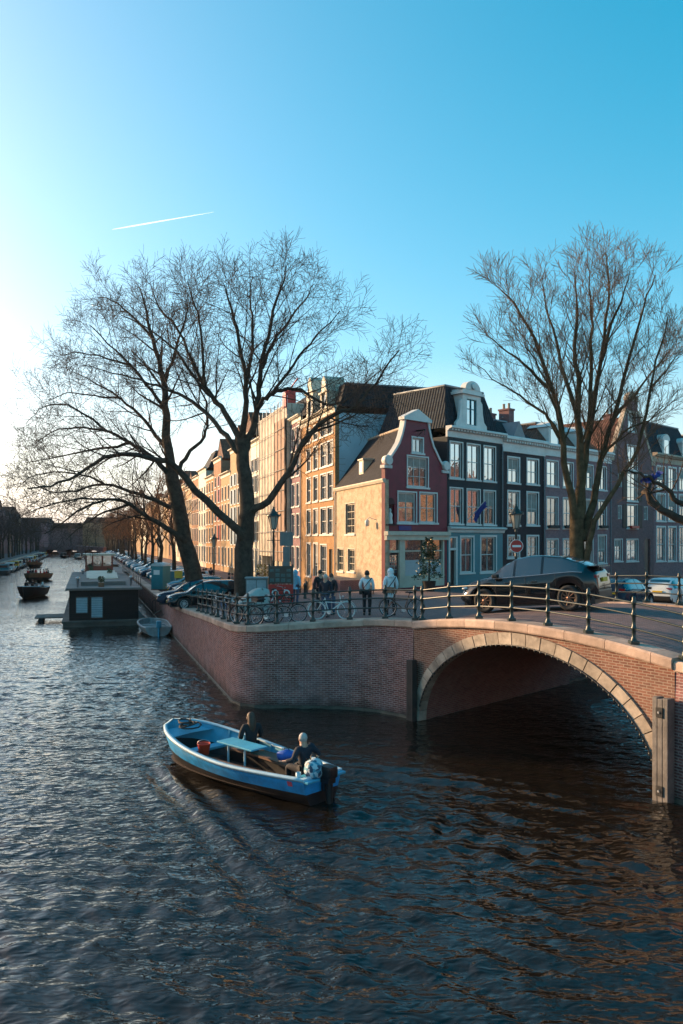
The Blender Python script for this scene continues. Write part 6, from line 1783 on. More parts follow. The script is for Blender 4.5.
for xa, xb, yb in ((0.3, -2.5, -7.4), (9.0, 11.0, -7.0)):
    q = MB(); q.tube([(xa, y0, 0.5), ((xa+xb)/2, (y0+yb)/2-0.2, 0.75), (xb, yb, 1.75)], 0.02, 5); q.build('mooring_rope', M['wood'], hb)
ft = empty('floating_dock', (-21.4, 59.6, 0), math.atan2(hbd.y, hbd.x)); tag(ft, 'low wooden floating dock on the water left of the houseboat', 'dock')
mb = MB(); mb.rbox((-1.2,-1.2,0.28),(1.6,1.3,0.36),0.02); mb.build('planking', M['wood'], ft)
for y in (-0.9, 0.9): mb = MB(); mb.tube([(-1.2,y,0.1),(1.6,y,0.1)], 0.2, 10); mb.build('float', M['wood_dark'], ft)
# gangway and clutter between houseboat and quay
gw_ = empty('gangway', (-13.6, 58.0, 0)); tag(gw_, 'narrow wooden gangway from the houseboat to the quay', 'gangway')
mb = MB(); mb.prism([(0,0.62),(2.3,1.75),(2.3,1.83),(0,0.70)], -0.45, 0.45); mb.build('planking', M['wood'], gw_, fixn=True)
for y in (-0.45, 0.45):
    mb = MB(); mb.tube([(0,y,0.7),(0,y,1.6),(2.3,y,2.7),(2.3,y,1.8)], 0.025, 6); mb.tube([(1.15,y,1.2),(1.15,y,2.15)], 0.02, 6); mb.build('handrail', M['black'], gw_)

# sloops and tour boats further up the canal
M['wood_hull'] = pbr('wooden_hull', (0.20,0.115,0.065), 0.5, var=0.2); M['black_hull'] = pbr('black_hull', (0.018,0.018,0.022), 0.4); M['awn'] = pbr('orange_fender', (0.5,0.10,0.03), 0.6)
def sloop(label, px, y, L, B, mats, people, head=None, seed=1):
    x = (px-341.5)*y/800; hv = head or Vector((0.25, -0.97))
    root, ss = open_boat('sloop', label, 'boat', (x, y, 0), hv, L, B, lambda f: 1.0+0.5*max(0, f-0.4), lambda f: -0.15+0.2*max(0, f-0.8), mats, floor=0.3, tr=0.75, rake=0.4)
    def inn(xx):
        i = min(range(len(ss)), key=lambda k: abs(ss[k][3][0]-xx)); return ss[i][3][1]-0.08
    for sg in (1, -1):
        b_ = MB(); rows = []
        for k in range(6):
            xx = -L*0.4+L*0.68*k/5; yv = inn(xx); rows.append([(xx, sg*yv, 0.94), (xx, sg*(yv-0.42), 0.94), (xx, sg*(yv-0.42), 0.88), (xx, sg*yv, 0.88)])
        b_.loft(rows, True, 0, False, True); b_.build('bench', M['wood_brown'], root, fixn=True)
    mt_ = Matrix.Translation((x, y, 0)) @ Matrix.Rotation(math.atan2(hv.y, hv.x), 4, 'Z')
    for (xx, sg, col_, lab) in people:
        yv = inn(xx)-0.22; p = mt_ @ Vector((xx, sg*yv, 0.98)); inward = mt_.to_3x3() @ Vector((0.3, -sg, 0))
        person(lab, tuple(p), math.degrees(math.atan2(inward.x, inward.y)), K_[col_], K_['black'], HAIR['dark' if (xx*7) % 2 > 1 else 'brown'], pose=SIT, hands=False, head_only=True)
    return root
WH = (M['wood_hull'], M['b_dark'], M['wood_brown'], M['wood_brown'], M['b_sole'])
BH = (M['black_hull'], M['b_dark'], M['alu_d'], M['b_rail'], M['b_sole'])
sloop('black open sloop carrying four people, nearest of the boats under way', 33, 84, 5.4, 2.3, BH, [(1.0,1,'grey','passenger in grey at the bow of the black sloop'),(-0.1,-1,'black','passenger in black in the middle of the black sloop'),(-0.9,1,'white','passenger in white in the middle of the black sloop'),(-1.6,-1,'black','helmsman in black at the stern of the black sloop')], Vector((0.02,-1.0)))
sloop('varnished wooden tour boat full of passengers in red life vests', 38, 117, 8.2, 3.0, WH, [(2.2,1,'red','passenger in red at the bow of the varnished tour boat'),(1.2,-1,'red','passenger in red on the right bench of the varnished tour boat'),(0.9,1,'red','passenger in red on the left bench of the varnished tour boat'),(0.0,-1,'navy','passenger in navy amidships in the varnished tour boat'),(-0.3,1,'red','passenger in red amidships in the varnished tour boat'),(-1.2,-1,'black','passenger in black near the stern of the varnished tour boat'),(-1.6,1,'navy','passenger in navy near the stern of the varnished tour boat'),(-2.4,-1,'red','passenger in red at the stern of the varnished tour boat')], Vector((0.1,-0.99)))
sloop('pale wooden sloop with a red dressed group, farthest of the boats under way', 34, 176, 6.8, 2.6, WH, [(1.0,1,'red','passenger in red at the bow of the farthest sloop'),(0.0,-1,'red','passenger in red amidships in the farthest sloop'),(-1.2,1,'black','passenger in black at the stern of the farthest sloop'),(-2.0,-1,'navy','passenger in navy at the stern of the farthest sloop')], Vector((0.1,-0.99)))
# moored boats along the opposite bank and by the distant bridge
def cabin_boat(label, x, y, L, B, hv, hullm, topm, grp):
    root, ss = open_boat('moored_boat', label, 'boat', (x, y, 0), hv, L, B, lambda f: 0.8+0.25*max(0,f-.4), lambda f: -0.15, (hullm, M['b_dark'], M['alu_d'], M['b_rail'], M['alu_d']), floor=0.3, tr=0.8, group=grp)
    mb = MB(); mb.rbox((-L*0.22,-B*0.33,0.6),(L*0.22,B*0.33,1.75),0.12); mb.build('cabin', topm, root)
    mb = MB(); mb.box((-L*0.225,-B*0.28,1.15),(L*0.225,B*0.28,1.55)); mb.box((-L*0.18,-B*0.335,1.15),(L*0.18,B*0.335,1.55)); mb.build('cabin_window', M['carglass'], root)
    return root
rng = random.Random(13); cols = [('teal tarpaulin', pbr('teal_tarp', (0.03,0.16,0.20), 0.7)), ('white', M['white']), ('yellow', pbr('yellow_boat', (0.6,0.33,0.02), 0.4)), ('cream', M['cream']), ('dark blue', K_['navy']), ('brown', M['wood_hull'])]
yy = 141.0; k = 0
while yy < 285:
    nm, mt_ = cols[(2 if abs(yy-158) < 4 else k) % 6]
    x = LX(yy)+1.7
    cabin_boat(f'{nm} cabin boat moored on the opposite bank ' + ('near the left edge' if yy < 175 else ('below the bare trees' if yy < 230 else 'far along near the bridge')), x, yy, rng.uniform(5.5,7.5), 2.3, Vector((-0.3048,0.9524)), mt_ if k % 2 else M['black_hull'], mt_, 'boats moored on the opposite bank')
    yy += rng.uniform(8.5,11); k += 1
for px, y, nm, mt_ in ((64, 268, 'dark', M['black_hull']), (78, 250, 'white', M['white']), (88, 240, 'white', M['white'])):
    cabin_boat(f'{nm} boat in mid canal ' + {64:'left of the distant bridge opening',78:'just before the distant bridge',88:'nearest to the right bank below the distant bridge'}[px], (px-341.5)*y/800, y, 7, 2.6, Vector((0.25,-0.97)), mt_, mt_, 'boats near the distant bridge')
# houseboats moored behind the black one
for y_, nm, mt_ in ((98, 'grey', M['alu']), (125, 'brown', M['wood_hull']), (150, 'white', M['white']), (178, 'dark green', M['iron']), (208, 'blue', M['teal'])):
    x = WX(y_)-2.6; r_ = empty('houseboat', (x, y_, 0), math.atan2(0.9524, -0.3048)); tag(r_, f'{nm} houseboat moored on the sunlit quay ' + {98:'right behind the black houseboat',125:'second behind the black houseboat',150:'in the middle of the quay row',178:'toward the far end of the quay row',208:'last before the distant bridge'}[y_], 'houseboat', 'houseboats along the sunlit quay')
    mb = MB(); mb.rbox((-10,-2.1,-0.4),(10,2.1,0.6),0.1); mb.build('pontoon', M['black_hull'], r_)
    mb = MB(); mb.rbox((-8.5,-1.8,0.6),(7.5,1.8,2.3),0.05); mb.build('cabin', mt_, r_)
    mb = MB(); mb.rbox((-8.8,-2.0,2.3),(7.8,2.0,2.45),0.04); mb.build('roof', mroof, r_)
    for k in range(4):
        mb = MB(); mb.box((-7+k*3.6,-1.83,1.1),(-5.4+k*3.6,-1.81,1.9)); mb.build('window', M['glass_b'], r_)
# ---------------------------------------------------------------- cars
def lerp_tab(tab, x):
    xs = [t[0] for t in tab]
    if x <= xs[0]: return tab[0][1]
    for (a, va), (b_, vb) in zip(tab, tab[1:]):
        if x <= b_:
            f = (x-a)/(b_-a); f = f*f*(3-2*f)*0.35+f*0.65
            return va+(vb-va)*f
    return tab[-1][1]

def car_proto(kind):
    """returns an Empty with body, window, wheels, lamps; local x forward, wheels on z = 0"""
    if kind == 'suv':
        L, Wd, wb, Rw = 4.76, 1.93, 1.45, 0.37
        top = [(-2.38,.62),(-2.36,.95),(-2.30,1.12),(-2.12,1.22),(-1.75,1.40),(-1.2,1.56),(-.5,1.64),(-.1,1.65),(.3,1.60),(.65,1.46),(1.35,1.08),(1.9,.98),(2.2,.86),(2.36,.68),(2.38,.55)]
        belt = [(-2.38,.60),(-2.3,1.04),(-1.6,1.10),(0,1.04),(1.2,1.0),(2.38,.56)]; glassx = (-1.95, 1.28); pil = (-0.62, 0.36); ws = (0.42, 1.25); rw = (-2.08, -1.15)
    elif kind == 'estate':
        L, Wd, wb, Rw = 4.5, 1.82, 1.33, 0.33
        top = [(-2.25,.55),(-2.22,.95),(-2.1,1.2),(-1.8,1.42),(-1.4,1.5),(-.3,1.53),(.2,1.48),(.5,1.36),(1.15,.98),(1.75,.90),(2.1,.80),(2.23,.62),(2.25,.5)]
        belt = [(-2.25,.54),(-2.15,.95),(-1.5,1.0),(0,.97),(1.0,.93),(2.25,.5)]; glassx = (-2.0, 1.1); pil = (-0.75, 0.22); ws = (0.28, 1.08); rw = (-2.16, -1.75)
    else:
        L, Wd, wb, Rw = 3.9, 1.72, 1.2, 0.31
        top = [(-1.95,.5),(-1.92,.9),(-1.8,1.2),(-1.5,1.42),(-.9,1.5),(-.1,1.5),(.35,1.4),(1.0,1.0),(1.5,.90),(1.8,.78),(1.93,.6),(1.95,.48)]
        belt = [(-1.95,.5),(-1.85,.92),(-1.2,.98),(0,.95),(.9,.93),(1.95,.48)]; glassx = (-1.75, .98); pil = (-0.5, 0.25); ws = (0.3, 0.95); rw = (-1.88, -1.45)
    root = empty('parked_car', (0,0,0))
    n = int(L/0.045); body, gl = MB(), MB(); rings = []
    for i in range(n+1):
        x = -L/2+L*i/n; e = abs(x)/(L/2)
        hw = Wd/2*(1-0.20*max(0, (e-0.72)/0.28)**2.2) - 0.02
        zt = lerp_tab(top, x); zb_ = min(lerp_tab(belt, x), zt-0.02)
        bot = 0.24+0.16*max(0, (e-0.86)/0.14)
        for s in (-1, 1):
            dx = x-s*wb
            if abs(dx) < Rw+0.07: bot = max(bot, Rw*0.98+math.sqrt(max(0, (Rw+0.07)**2-dx*dx)))
        bot = min(bot, zb_-0.05)
        cab = max(0, zt-zb_); wr = hw-0.12-0.33*cab if cab > 0.1 else hw-0.05-0.9*cab
        wr = max(wr, hw*0.6); zr = zt-0.05 if cab > 0.15 else zt-cab*0.4
        half = [(hw-0.07, bot), (hw-0.015, bot+(zb_-bot)*0.30), (hw, bot+(zb_-bot)*0.62), (hw-0.025, zb_-0.015), (hw-0.045, zb_+0.012 if cab > .05 else zb_), (wr+(hw-wr)*0.35, zb_+(zr-zb_)*0.62), (wr, zr), (wr*0.86, zt-0.012), (wr*0.5, zt), (0, zt+0.006)]
        rings.append((x, cab, half))
    nk = len(rings[0][2])
    def isglass(x, cab, k):
        if cab < 0.12 or not (glassx[0] < x < glassx[1]): return False
        if k in (4, 5): 
            if any(abs(x-p) < 0.045 for p in pil): return False
            if k == 5 and cab < 0.22: return False
            if ws[0]+0.05 < x and k == 5 and cab < .35: return False
            return True
        if k in (7, 8): return ws[0] < x < ws[1] or rw[0] < x < rw[1]
        return False
    for sg in (1, -1):
        for i in range(n):
            xa, ca, ha = rings[i]; xb, cb, hb_ = rings[i+1]
            for k in range(nk-1):
                q = [(xa, sg*ha[k][0], ha[k][1]), (xb, sg*hb_[k][0], hb_[k][1]), (xb, sg*hb_[k+1][0], hb_[k+1][1]), (xa, sg*ha[k+1][0], ha[k+1][1])]
                if sg < 0: q = q[::-1]
                (gl if isglass((xa+xb)/2, min(ca, cb), k) else body).face(q, 0, True)
    for r in (rings[0], rings[-1]):
        p = [(r[0], y, z) for y, z in r[2]] + [(r[0], -y, z) for y, z in r[2][::-1]]
        body.face(p if r is rings[-1] else p[::-1], 0)
    bo = body.build('body', M['car_dark'], root, fixn=True); go = gl.build('window', M['carglass'], root, fixn=True)
    mb = MB(); mb.box((-L/2+.12, -Wd/2+.16, .17), (L/2-.15, Wd/2-.16, .62)); mb.build('underbody', M['black'], root)
    for s in (-1, 1):
        for sg in (1, -1):
            w = MB(); yc = sg*(Wd/2-0.125)
            w.disc_ring((0,0,0), (0,1,0), Rw, Rw*0.66, 0.22, 26); wo_ = w.build('wheel', M['rubber'], root, loc=(s*wb, yc, Rw))
            r = MB(); r.disc_ring((0,0,0), (0,1,0), Rw*0.68, Rw*0.58, 0.19, 26)
            for k in range(10):
                a = 2*math.pi*k/10; c_, s_ = math.cos(a), math.sin(a)
                r.tube([(c_*.03, sg*.075, s_*.03), (c_*Rw*.6, sg*.085, s_*Rw*.6)], [0.022, 0.018], 5)
            r.lathe([(0.06,-.0),(0.05,.02),(0,.022)], 12, (0,0,0), 0, True, T=lambda x, y, z, sg=sg: (x, sg*(.075+z), y))
            r.build('rim', M['chrome'] if kind != 'suv' else M['rim_bronze'], wo_)
            d = MB(); d.lathe([(Rw*.62,0),(Rw*.62,.02)], 20, (0,0,0), 0, False, T=lambda x, y, z, sg=sg: (x, sg*(-.03+z), y)); d.build('brake_disc', M['black'], wo_)
    e1 = L/2
    for sg in (1, -1):
        h = MB(); h.ball((e1-0.17, sg*(Wd/2-0.33), lerp_tab(top, e1-0.17)-0.10), (0.16, 0.17, 0.055), 0, 10); h.build('headlight', M['headlamp'], root)
        t = MB(); t.rbox((-e1+0.045 if kind != 'suv' else -e1+0.02, sg*(Wd/2-0.48) if sg > 0 else -(Wd/2-0.17), 0.90), (-e1+0.30, sg*(Wd/2-0.17) if sg > 0 else -(Wd/2-0.48), 1.0), 0.025); t.build('tail_light', M['taillamp'], root)
        m_ = MB(); m_.rbox((ws[1]-0.42, sg*(Wd/2-.02) if sg > 0 else -(Wd/2+.17), lerp_tab(belt, ws[1]-.3)+0.02), (ws[1]-0.22, sg*(Wd/2+.17) if sg > 0 else -(Wd/2-.02), lerp_tab(belt, ws[1]-.3)+0.15), 0.04); m_.build('wing_mirror', M['black'], root)
        for x in (-0.35, 0.55):
            d = MB(); d.rbox((x-0.1, sg*(Wd/2-.035) if sg > 0 else -(Wd/2+.012), .86), (x+0.1, sg*(Wd/2+.012) if sg > 0 else -(Wd/2-.035), .89), 0.008); d.build('door_handle', M['black'], root)
    for sg in (1, -1):
        tr_ = MB(); tr_.tube([(r[0], sg*(r[2][4][0]+0.004), r[2][4][1]) for r in rings if glassx[0] < r[0] < glassx[1]-0.2], 0.010, 5); tr_.build('window_trim', M['chrome'] if kind == 'suv' else M['black'], root)
        for xs in (pil[0]-0.45, pil[1]-0.42, pil[1]+0.62):
            i = min(range(len(rings)), key=lambda k: abs(rings[k][0]-xs)); hf = rings[i][2]; g_ = MB(); g_.tube([(xs, sg*(hf[k][0]+0.001), hf[k][1]) for k in (1, 2, 3)], 0.006, 4); g_.build('door_seam', M['rubber'], root)
    p = MB(); p.rbox((-e1-0.03, -0.26, 0.78 if kind == 'suv' else .72), (-e1+0.03, 0.26, 0.90 if kind == 'suv' else .83), 0.006); p.build('number_plate', M['yellow'], root)
    p = MB(); p.rbox((e1-0.04, -0.26, 0.42), (e1+0.02, 0.26, 0.53), 0.006); p.build('number_plate', M['yellow'], root)
    p = MB(); p.rbox((-e1-0.01, -Wd/2+0.22, 0.30), (-e1+0.25, Wd/2-0.22, 0.56), 0.05); p.build('rear_bumper', M['black'], root)
    if kind == 'suv':
        p = MB(); p.prism([(-2.42,1.20),(-2.05,1.235),(-2.05,1.255),(-2.43,1.235)], -0.72, 0.72); p.build('spoiler', M['black'], root, fixn=True)
    return root
def carpaint(name, c, coat=0.12): return pbr(name, c, 0.22, 0.0, var=0.04, coat=coat, spec=0.14)
M['car_dark'] = pbr('black_car_paint', (0.005,0.007,0.010), 0.10, 0.0, var=0.04, coat=0.35, spec=0.45); M['rim_bronze'] = pbr('bronze_rim', (0.22,0.12,0.08), 0.35, 0.7)
M['headlamp'] = glass('headlamp_lens', (0.3,0.3,0.3), 0.2); M['taillamp'] = pbr('tail_lamp_lens', (0.18,0.006,0.01), 0.2, var=0.05, coat=0.5)
CP = dict(black=M['car_dark'], navy=carpaint('navy_car_paint', (0.015,0.03,0.055)), teal=carpaint('teal_blue_car_paint', (0.03,0.13,0.17)), silver=carpaint('silver_car_paint', (0.30,0.33,0.35)), white=carpaint('white_car_paint', (0.62,0.65,0.66)), grey=carpaint('grey_car_paint', (0.09,0.10,0.11)), red=carpaint('dark_red_car_paint', (0.14,0.012,0.016)), blue=carpaint('light_blue_car_paint', (0.10,0.28,0.36)))
protoc = {k: car_proto(k) for k in ('suv', 'estate', 'hatch')}; cused = set()
def place_car(kind, x, y, heading, paint, label, group=None, name=None, z=None):
    o = protoc[kind]
    if kind in cused: o = copy_tree(o)
    cused.add(kind)
    hv = Vector(heading).normalized(); dz = 1.2
    def g(px, py): return ground_z(px, py) if z is None else z
    zf = g(x+hv.x*dz, y+hv.y*dz); zr = g(x-hv.x*dz, y-hv.y*dz)
    o.location = (x, y, (zf+zr)/2); o.rotation_euler = (0, -math.atan2(zf-zr, 2*dz), math.atan2(hv.y, hv.x)); o.rotation_mode = 'XYZ'
    for c in o.children:
        if c.name.startswith('body') or c.name.startswith('spoiler'):
            c.material_slots[0].link = 'OBJECT'; c.material_slots[0].material = CP[paint]
    if name: o.name = name
    tag(o, label, 'car', group); return o
place_car('suv', 6.48, 26.7, (-0.84, 0.545), 'black', 'black fastback electric car with bronze wheels driving over the bridge', name='moving_car').scale = (0.98, 1.02, 1.10)
# parked along the side canal behind the bridge
place_car('hatch', gpos(626, 40.6)[0], 40.6, (0.66, 0.75), 'navy', 'dark small car parked beyond the bridge railing next to the white estate', 'cars parked by the side canal')
place_car('estate', gpos(672, 44.3)[0], 44.3, (0.66, 0.75), 'white', 'white estate car parked beyond the bridge railing at the right edge', 'cars parked by the side canal')
place_car('hatch', gpos(700, 49.5)[0], 49.5, (0.7, 0.72), 'blue', 'light blue car parked past the right edge behind the white estate', 'cars parked by the side canal')
# parked along the long canal, noses to the water
rng = random.Random(41); nq = Vector((0.9524, 0.3048))
place_car('estate', gpos(207, 46.0)[0], 46.0, (-0.97, -0.25), 'black', 'dark estate car parked between the two big trees', 'cars parked along the quay')
place_car('estate', gpos(187, 49.0)[0]+0.4, 49.2, (-0.97, -0.22), 'navy', 'navy estate car parked under the leaning tree', 'cars parked along the quay')
yy = 59.5; k = 0; order = ['teal','navy','blue','grey','teal','black','silver','blue','black','teal','grey','navy','red','blue','grey','white','teal']
last = {}
while yy < 262:
    near_tree = False
    if abs(yy-68.4) > 1.9:
        inset = 3.0+rng.uniform(-.2,.2); p = Vector((WX(yy), yy))+nq*inset; c_ = order[k % len(order)]
        if yy < 75: w_ = 'close behind the portable toilet'
        elif yy < 100: w_ = 'behind the black houseboat roof'
        elif yy < 140: w_ = 'beyond the wheelhouse'
        elif yy < 190: w_ = 'halfway along the quay'
        else: w_ = 'near the distant end of the quay'
        place_car(['hatch','estate'][k % 2], p.x, p.y, (-0.95+rng.uniform(-.05,.05), -0.30+rng.uniform(-.08,.08)), c_, f'{c_} {["hatchback","estate"][k % 2]} parked nose to the water {w_}', 'cars parked along the quay')
    yy += 2.75 if yy < 130 else (4.2 if yy < 200 else 6); k += 1

# ---------------------------------------------------------------- bicycles
def bicycle(label, loc, head, c, lean=0.0, basket=False, crate=None, white=False, rot=0):
    root = empty('bicycle', loc); root.rotation_mode = 'XYZ'; root.rotation_euler = (lean, 0, math.atan2(head[1], head[0])); tag(root, label, 'bicycle', 'bicycles along the quay railing')
    fm = cloth('bike_'+c, {'black': (0.012,0.013,0.014), 'white': (0.62,0.64,0.62), 'green': (0.02,0.07,0.06), 'grey': (0.16,0.17,0.18), 'red': (0.25,0.03,0.02), 'brown': (0.12,0.05,0.03), 'blue': (0.03,0.10,0.2)}[c], 0.4)
    f = MB(); hub_r = (-0.53,0,0.35); hub_f = (0.56,0,0.35); bb = (-0.08,0,0.29); seat = (-0.24,0,0.82); hl_ = (0.38,0,0.62); hu = (0.33,0,0.86)
    for a, b_, r in ((bb,seat,.019),(bb,hl_,.021),((-.19,0,.66),hl_,.018) if c != 'black' else (seat,hu,.018),(hl_,hu,.021)): f.tube([a, b_], r, 7)
    for s in (-.055,.055): f.tube([(bb[0],s*.5,bb[2]), (hub_r[0],s,hub_r[2])], .012, 5); f.tube([(seat[0]-.01,s*.3,.76), (hub_r[0],s,hub_r[2])], .010, 5)
    for s in (-.05,.05): f.tube([(hl_[0],s*.3,hl_[2]-.02), (hl_[0]+.06,s,.55), (hub_f[0],s,hub_f[2])], .013, 5)
    f.build('frame', fm, root)
    for h in (hub_r, hub_f):
        w = MB(); w.disc_ring((0,0,0), (0,1,0), .345, .308, .042, 30); wo_ = w.build('wheel', M['rubber'] if not white else fm, root, loc=h)
        s = MB(); s.disc_ring((0,0,0), (0,1,0), .312, .295, .03, 30)
        for k in range(18):
            a = 2*math.pi*k/18; s.tube([(.02*math.cos(a+.4), .02*(-1)**k, .02*math.sin(a+.4)), (.30*math.cos(a), 0, .30*math.sin(a))], .0028, 3)
        s.build('rim_and_spokes', M['chrome'], wo_)
        g = MB(); rows = []
        for k in range(13):
            a = R(20+k*13) if h is hub_r else R(-10+k*11.5)
            rows.append([(.375*math.cos(a), -.03, .375*math.sin(a)), (.385*math.cos(a), 0, .385*math.sin(a)), (.375*math.cos(a), .03, .375*math.sin(a))])
        g.loft(rows, False, 0, True); g.build('mudguard', fm, root, loc=h)
    s = MB(); s.tube([seat, (-.26,0,.90)], .014, 6); s.ball((-.30,0,.93), (.12,.085,.04), 0, 10); s.ball((-.17,0,.935), (.10,.035,.03), 0, 8); s.build('saddle', M['black'], root)
    hb_ = MB(); hb_.tube([hu, (.31,0,.98)], .013, 6); hb_.tube([(.08,-.29,1.02),(.22,-.27,1.03),(.33,-.14,1.0),(.34,0,.985),(.33,.14,1.0),(.22,.27,1.03),(.08,.29,1.02)], .012, 6); hb_.build('handlebar', M['chrome'], root)
    g = MB(); 
    for s_ in (-.29,.29): g.tube([(.04,s_,1.018),(.15,s_*.97,1.028)], .018, 7)
    g.build('grip', M['black'], root)
    r = MB(); 
    for s_ in (-.06,.06): r.tube([(-.85,s_,.74),(-.32,s_,.74)], .007, 4); r.tube([(-.75,s_,.74),(-.53,s_,.36)], .006, 4)
    for k in range(5): r.tube([(-.82+k*.11,-.06,.74),(-.82+k*.11,.06,.74)], .006, 4)
    r.build('luggage_rack', M['black'], root)
    p = MB(); p.lathe([(.085,-.01),(.085,.01)], 14, (0,0,0), 0, False, T=lambda x,y,z: (bb[0]+x, .06+z, bb[2]+y)); p.tube([(bb[0],-.10,bb[2]),(bb[0]+.15,-.10,bb[2]-.08)], .01, 5); p.tube([(bb[0],.08,bb[2]),(bb[0]-.15,.10,bb[2]+.08)], .01, 5)
    cr_b = p.build('cranks', M['chrome'], root)
    for q in (((bb[0]+.10,-.18,bb[2]-.1),(bb[0]+.19,-.10,bb[2]-.07)),((bb[0]-.19,.10,bb[2]+.07),(bb[0]-.10,.18,bb[2]+.1))):
        e_ = MB(); e_.rbox(*q, .005); e_.build('pedal', M['black'], cr_b)
    l_ = MB(); l_.ball((.44,0,.86), .04, 0, 8); l_.build('headlight', M['chrome'], root)
    if crate:
        b_ = MB()
        for a, q in (((.36,-.20,.88),(.66,.20,.90)),((.36,-.20,.90),(.38,.20,1.10)),((.64,-.20,.90),(.66,.20,1.10)),((.38,-.20,.90),(.64,-.18,1.10)),((.38,.18,.90),(.64,.20,1.10))): b_.box(a, q)
        b_.build('front_crate', crate, root)
    return root
along = Vector((-1, 0.0)); 
def bk(px, y, head, lab, c, **k):
    x = (px-341.5)*y/800; bicycle(lab, (x, y, ground_z(x, y)), head, c, **k)
bk(331, 29.75, (1.0,-0.02), 'white bicycle with white tyres leaning on the railing in front of the group', 'white', lean=R(-5), white=True)
bk(402, 29.35, (-0.9,0.42), 'brown bicycle with a front crate leaning on the railing by the hooded person', 'brown', lean=R(5), crate=M['wood_brown'])
bk(268, 29.5, (1.0,0.05), 'grey bicycle at the railing left of the white one', 'grey', lean=R(-6))
bk(284, 29.95, (-1.0,0.03), 'black bicycle behind the grey one at the railing', 'black', lean=R(7))
bk(262, 30.6, (0.95,-0.3), 'dark green bicycle beside the silver hooded scooter', 'green', lean=R(6))
bk(246, 30.2, (0.8,-0.6), 'black bicycle with a crate at the railing bend', 'black', lean=R(-6), crate=M['black'])
bk(233, 31.8, (0.35,-0.93), 'red framed bicycle leaning on the receding railing', 'red', lean=R(5))
bk(224, 33.6, (0.33,-0.94), 'blue bicycle leaning on the receding railing behind the red one', 'blue', lean=R(5))
bk(216, 35.8, (0.3,-0.95), 'grey bicycle leaning farthest along the receding railing', 'grey', lean=R(5))
bk(277, 38.0, (0.7,0.7), 'black bicycle in front of the green noticeboard', 'black', lean=R(4))
# terrace and street clutter in the distance: bicycles parked by the houses
for px, y in ((196, 78), (221, 66), (238, 64)): bk(px, y, (0.3,-0.95), 'dark bicycle parked far down the street ' + {196:'left of the leaning tree foot',221:'between the two big trees',238:'right at the upright trunk'}[px], 'black')

# ---------------------------------------------------------------- street furniture
def street_lamp(label, x, y, h=4.6, no_entry=False):
    z = ground_z(x, y); root = empty('street_lamp', (x, y, z)); tag(root, label, 'street lamp')
    mb = MB(); mb.lathe([(0.20,0),(0.20,0.12),(0.14,0.2),(0.13,0.75),(0.16,0.8),(0.10,0.9),(0.075,1.0),(0.062,2.2),(0.08,2.24),(0.055,2.3),(0.05,h-1.1),(0.08,h-1.05),(0.05,h-1.0),(0.045,h-0.9)], 12); mb.build('post', M['iron'], root)
    ln = MB(); ln.lathe([(0.13,h-0.9),(0.27,h-0.25)], 6, m=0, smooth=False); ln.build('lantern_glass', M['lampglass'], root)
    ca = MB(); ca.lathe([(0.36,h-0.25),(0.37,h-0.2),(0.2,h-0.08),(0.2,h-0.03),(0.10,h+0.05),(0.10,h+0.12),(0.05,h+0.16),(0.06,h+0.22),(0.0,h+0.28)], 12)
    for k in range(6):
        a = 2*math.pi*k/6; ca.tube([(0.135*math.cos(a),0.135*math.sin(a),h-0.9),(0.275*math.cos(a),0.275*math.sin(a),h-0.25)], 0.014, 4)
        a += .2; ca.ball((0.35*math.cos(a),0.35*math.sin(a),h-0.16), (.035,.035,.06), 0, 6)
    ca.lathe([(0.15,h-0.93),(0.15,h-0.88)], 8); ca.build('lantern_cap', M['iron'], root)
    br_ = MB(); br_.tube([(-0.35,0,h-1.5),(0.35,0,h-1.5)], 0.018, 6); br_.build('ladder_bar', M['iron'], root)
    return root, z
x, y = gpos(273.5, 42.0); street_lamp('black crown topped street lamp beside the upright tree in front of sunlit houses', x, y, 4.85)
x, y = gpos(516, 38.0); root, z = street_lamp('black street lamp carrying a round no entry sign in front of the near black house', x, y, 4.5)
sg = MB(); sg.lathe([(0.0,0.0),(0.30,0.0),(0.30,0.015),(0,0.015)], 28, (0,0,0), 0, False, T=lambda a,b_,c_: (a, -0.12-c_, 2.75+b_))
ne = empty('no_entry_sign', (x, y, z)); tag(ne, 'round red no entry sign with a white bar on the lamp post', 'road sign'); sg.build('disc', M['red'], ne)
q = MB(); q.rbox((-0.21,-0.15,2.70),(0.21,-0.138,2.80),0.01); q.build('white_bar', M['signwhite'], ne); q = MB(); q.disc_ring((0,-0.13,2.75), (0,1,0), 0.315, 0.29, 0.02, 28); q.build('rim', M['signwhite'], ne)
for px, y_, lab in ((214, 70, 'black street lamp far down the street between the two big trees'), (158, 96, 'distant street lamp by the row of parked cars')):
    street_lamp(lab, gpos(px, y_)[0], y_, 4.6)
# grey traffic sign seen from behind on its post
x, y = gpos(286.5, 41.0); z = ground_z(x, y); root = empty('traffic_sign', (x, y, z)); tag(root, 'grey back of a rectangular traffic sign on a post beside the crown topped lamp', 'road sign')
mb = MB(); mb.tube([(0,0,0),(0,0,3.7)], 0.04, 8); mb.build('post', M['chrome'], root)
M['signback'] = pbr('grey_sign_back', (0.16,0.16,0.155), 0.6); mb = MB(); mb.rbox((-0.34,-0.06,2.95),(0.34,-0.04,3.65),0.02); mb.build('plate', M['signback'], root); mb = MB(); mb.rbox((-0.18,-0.07,1.55),(0.18,-0.045,2.9),0.02); mb.build('plate', M['signback'], root)
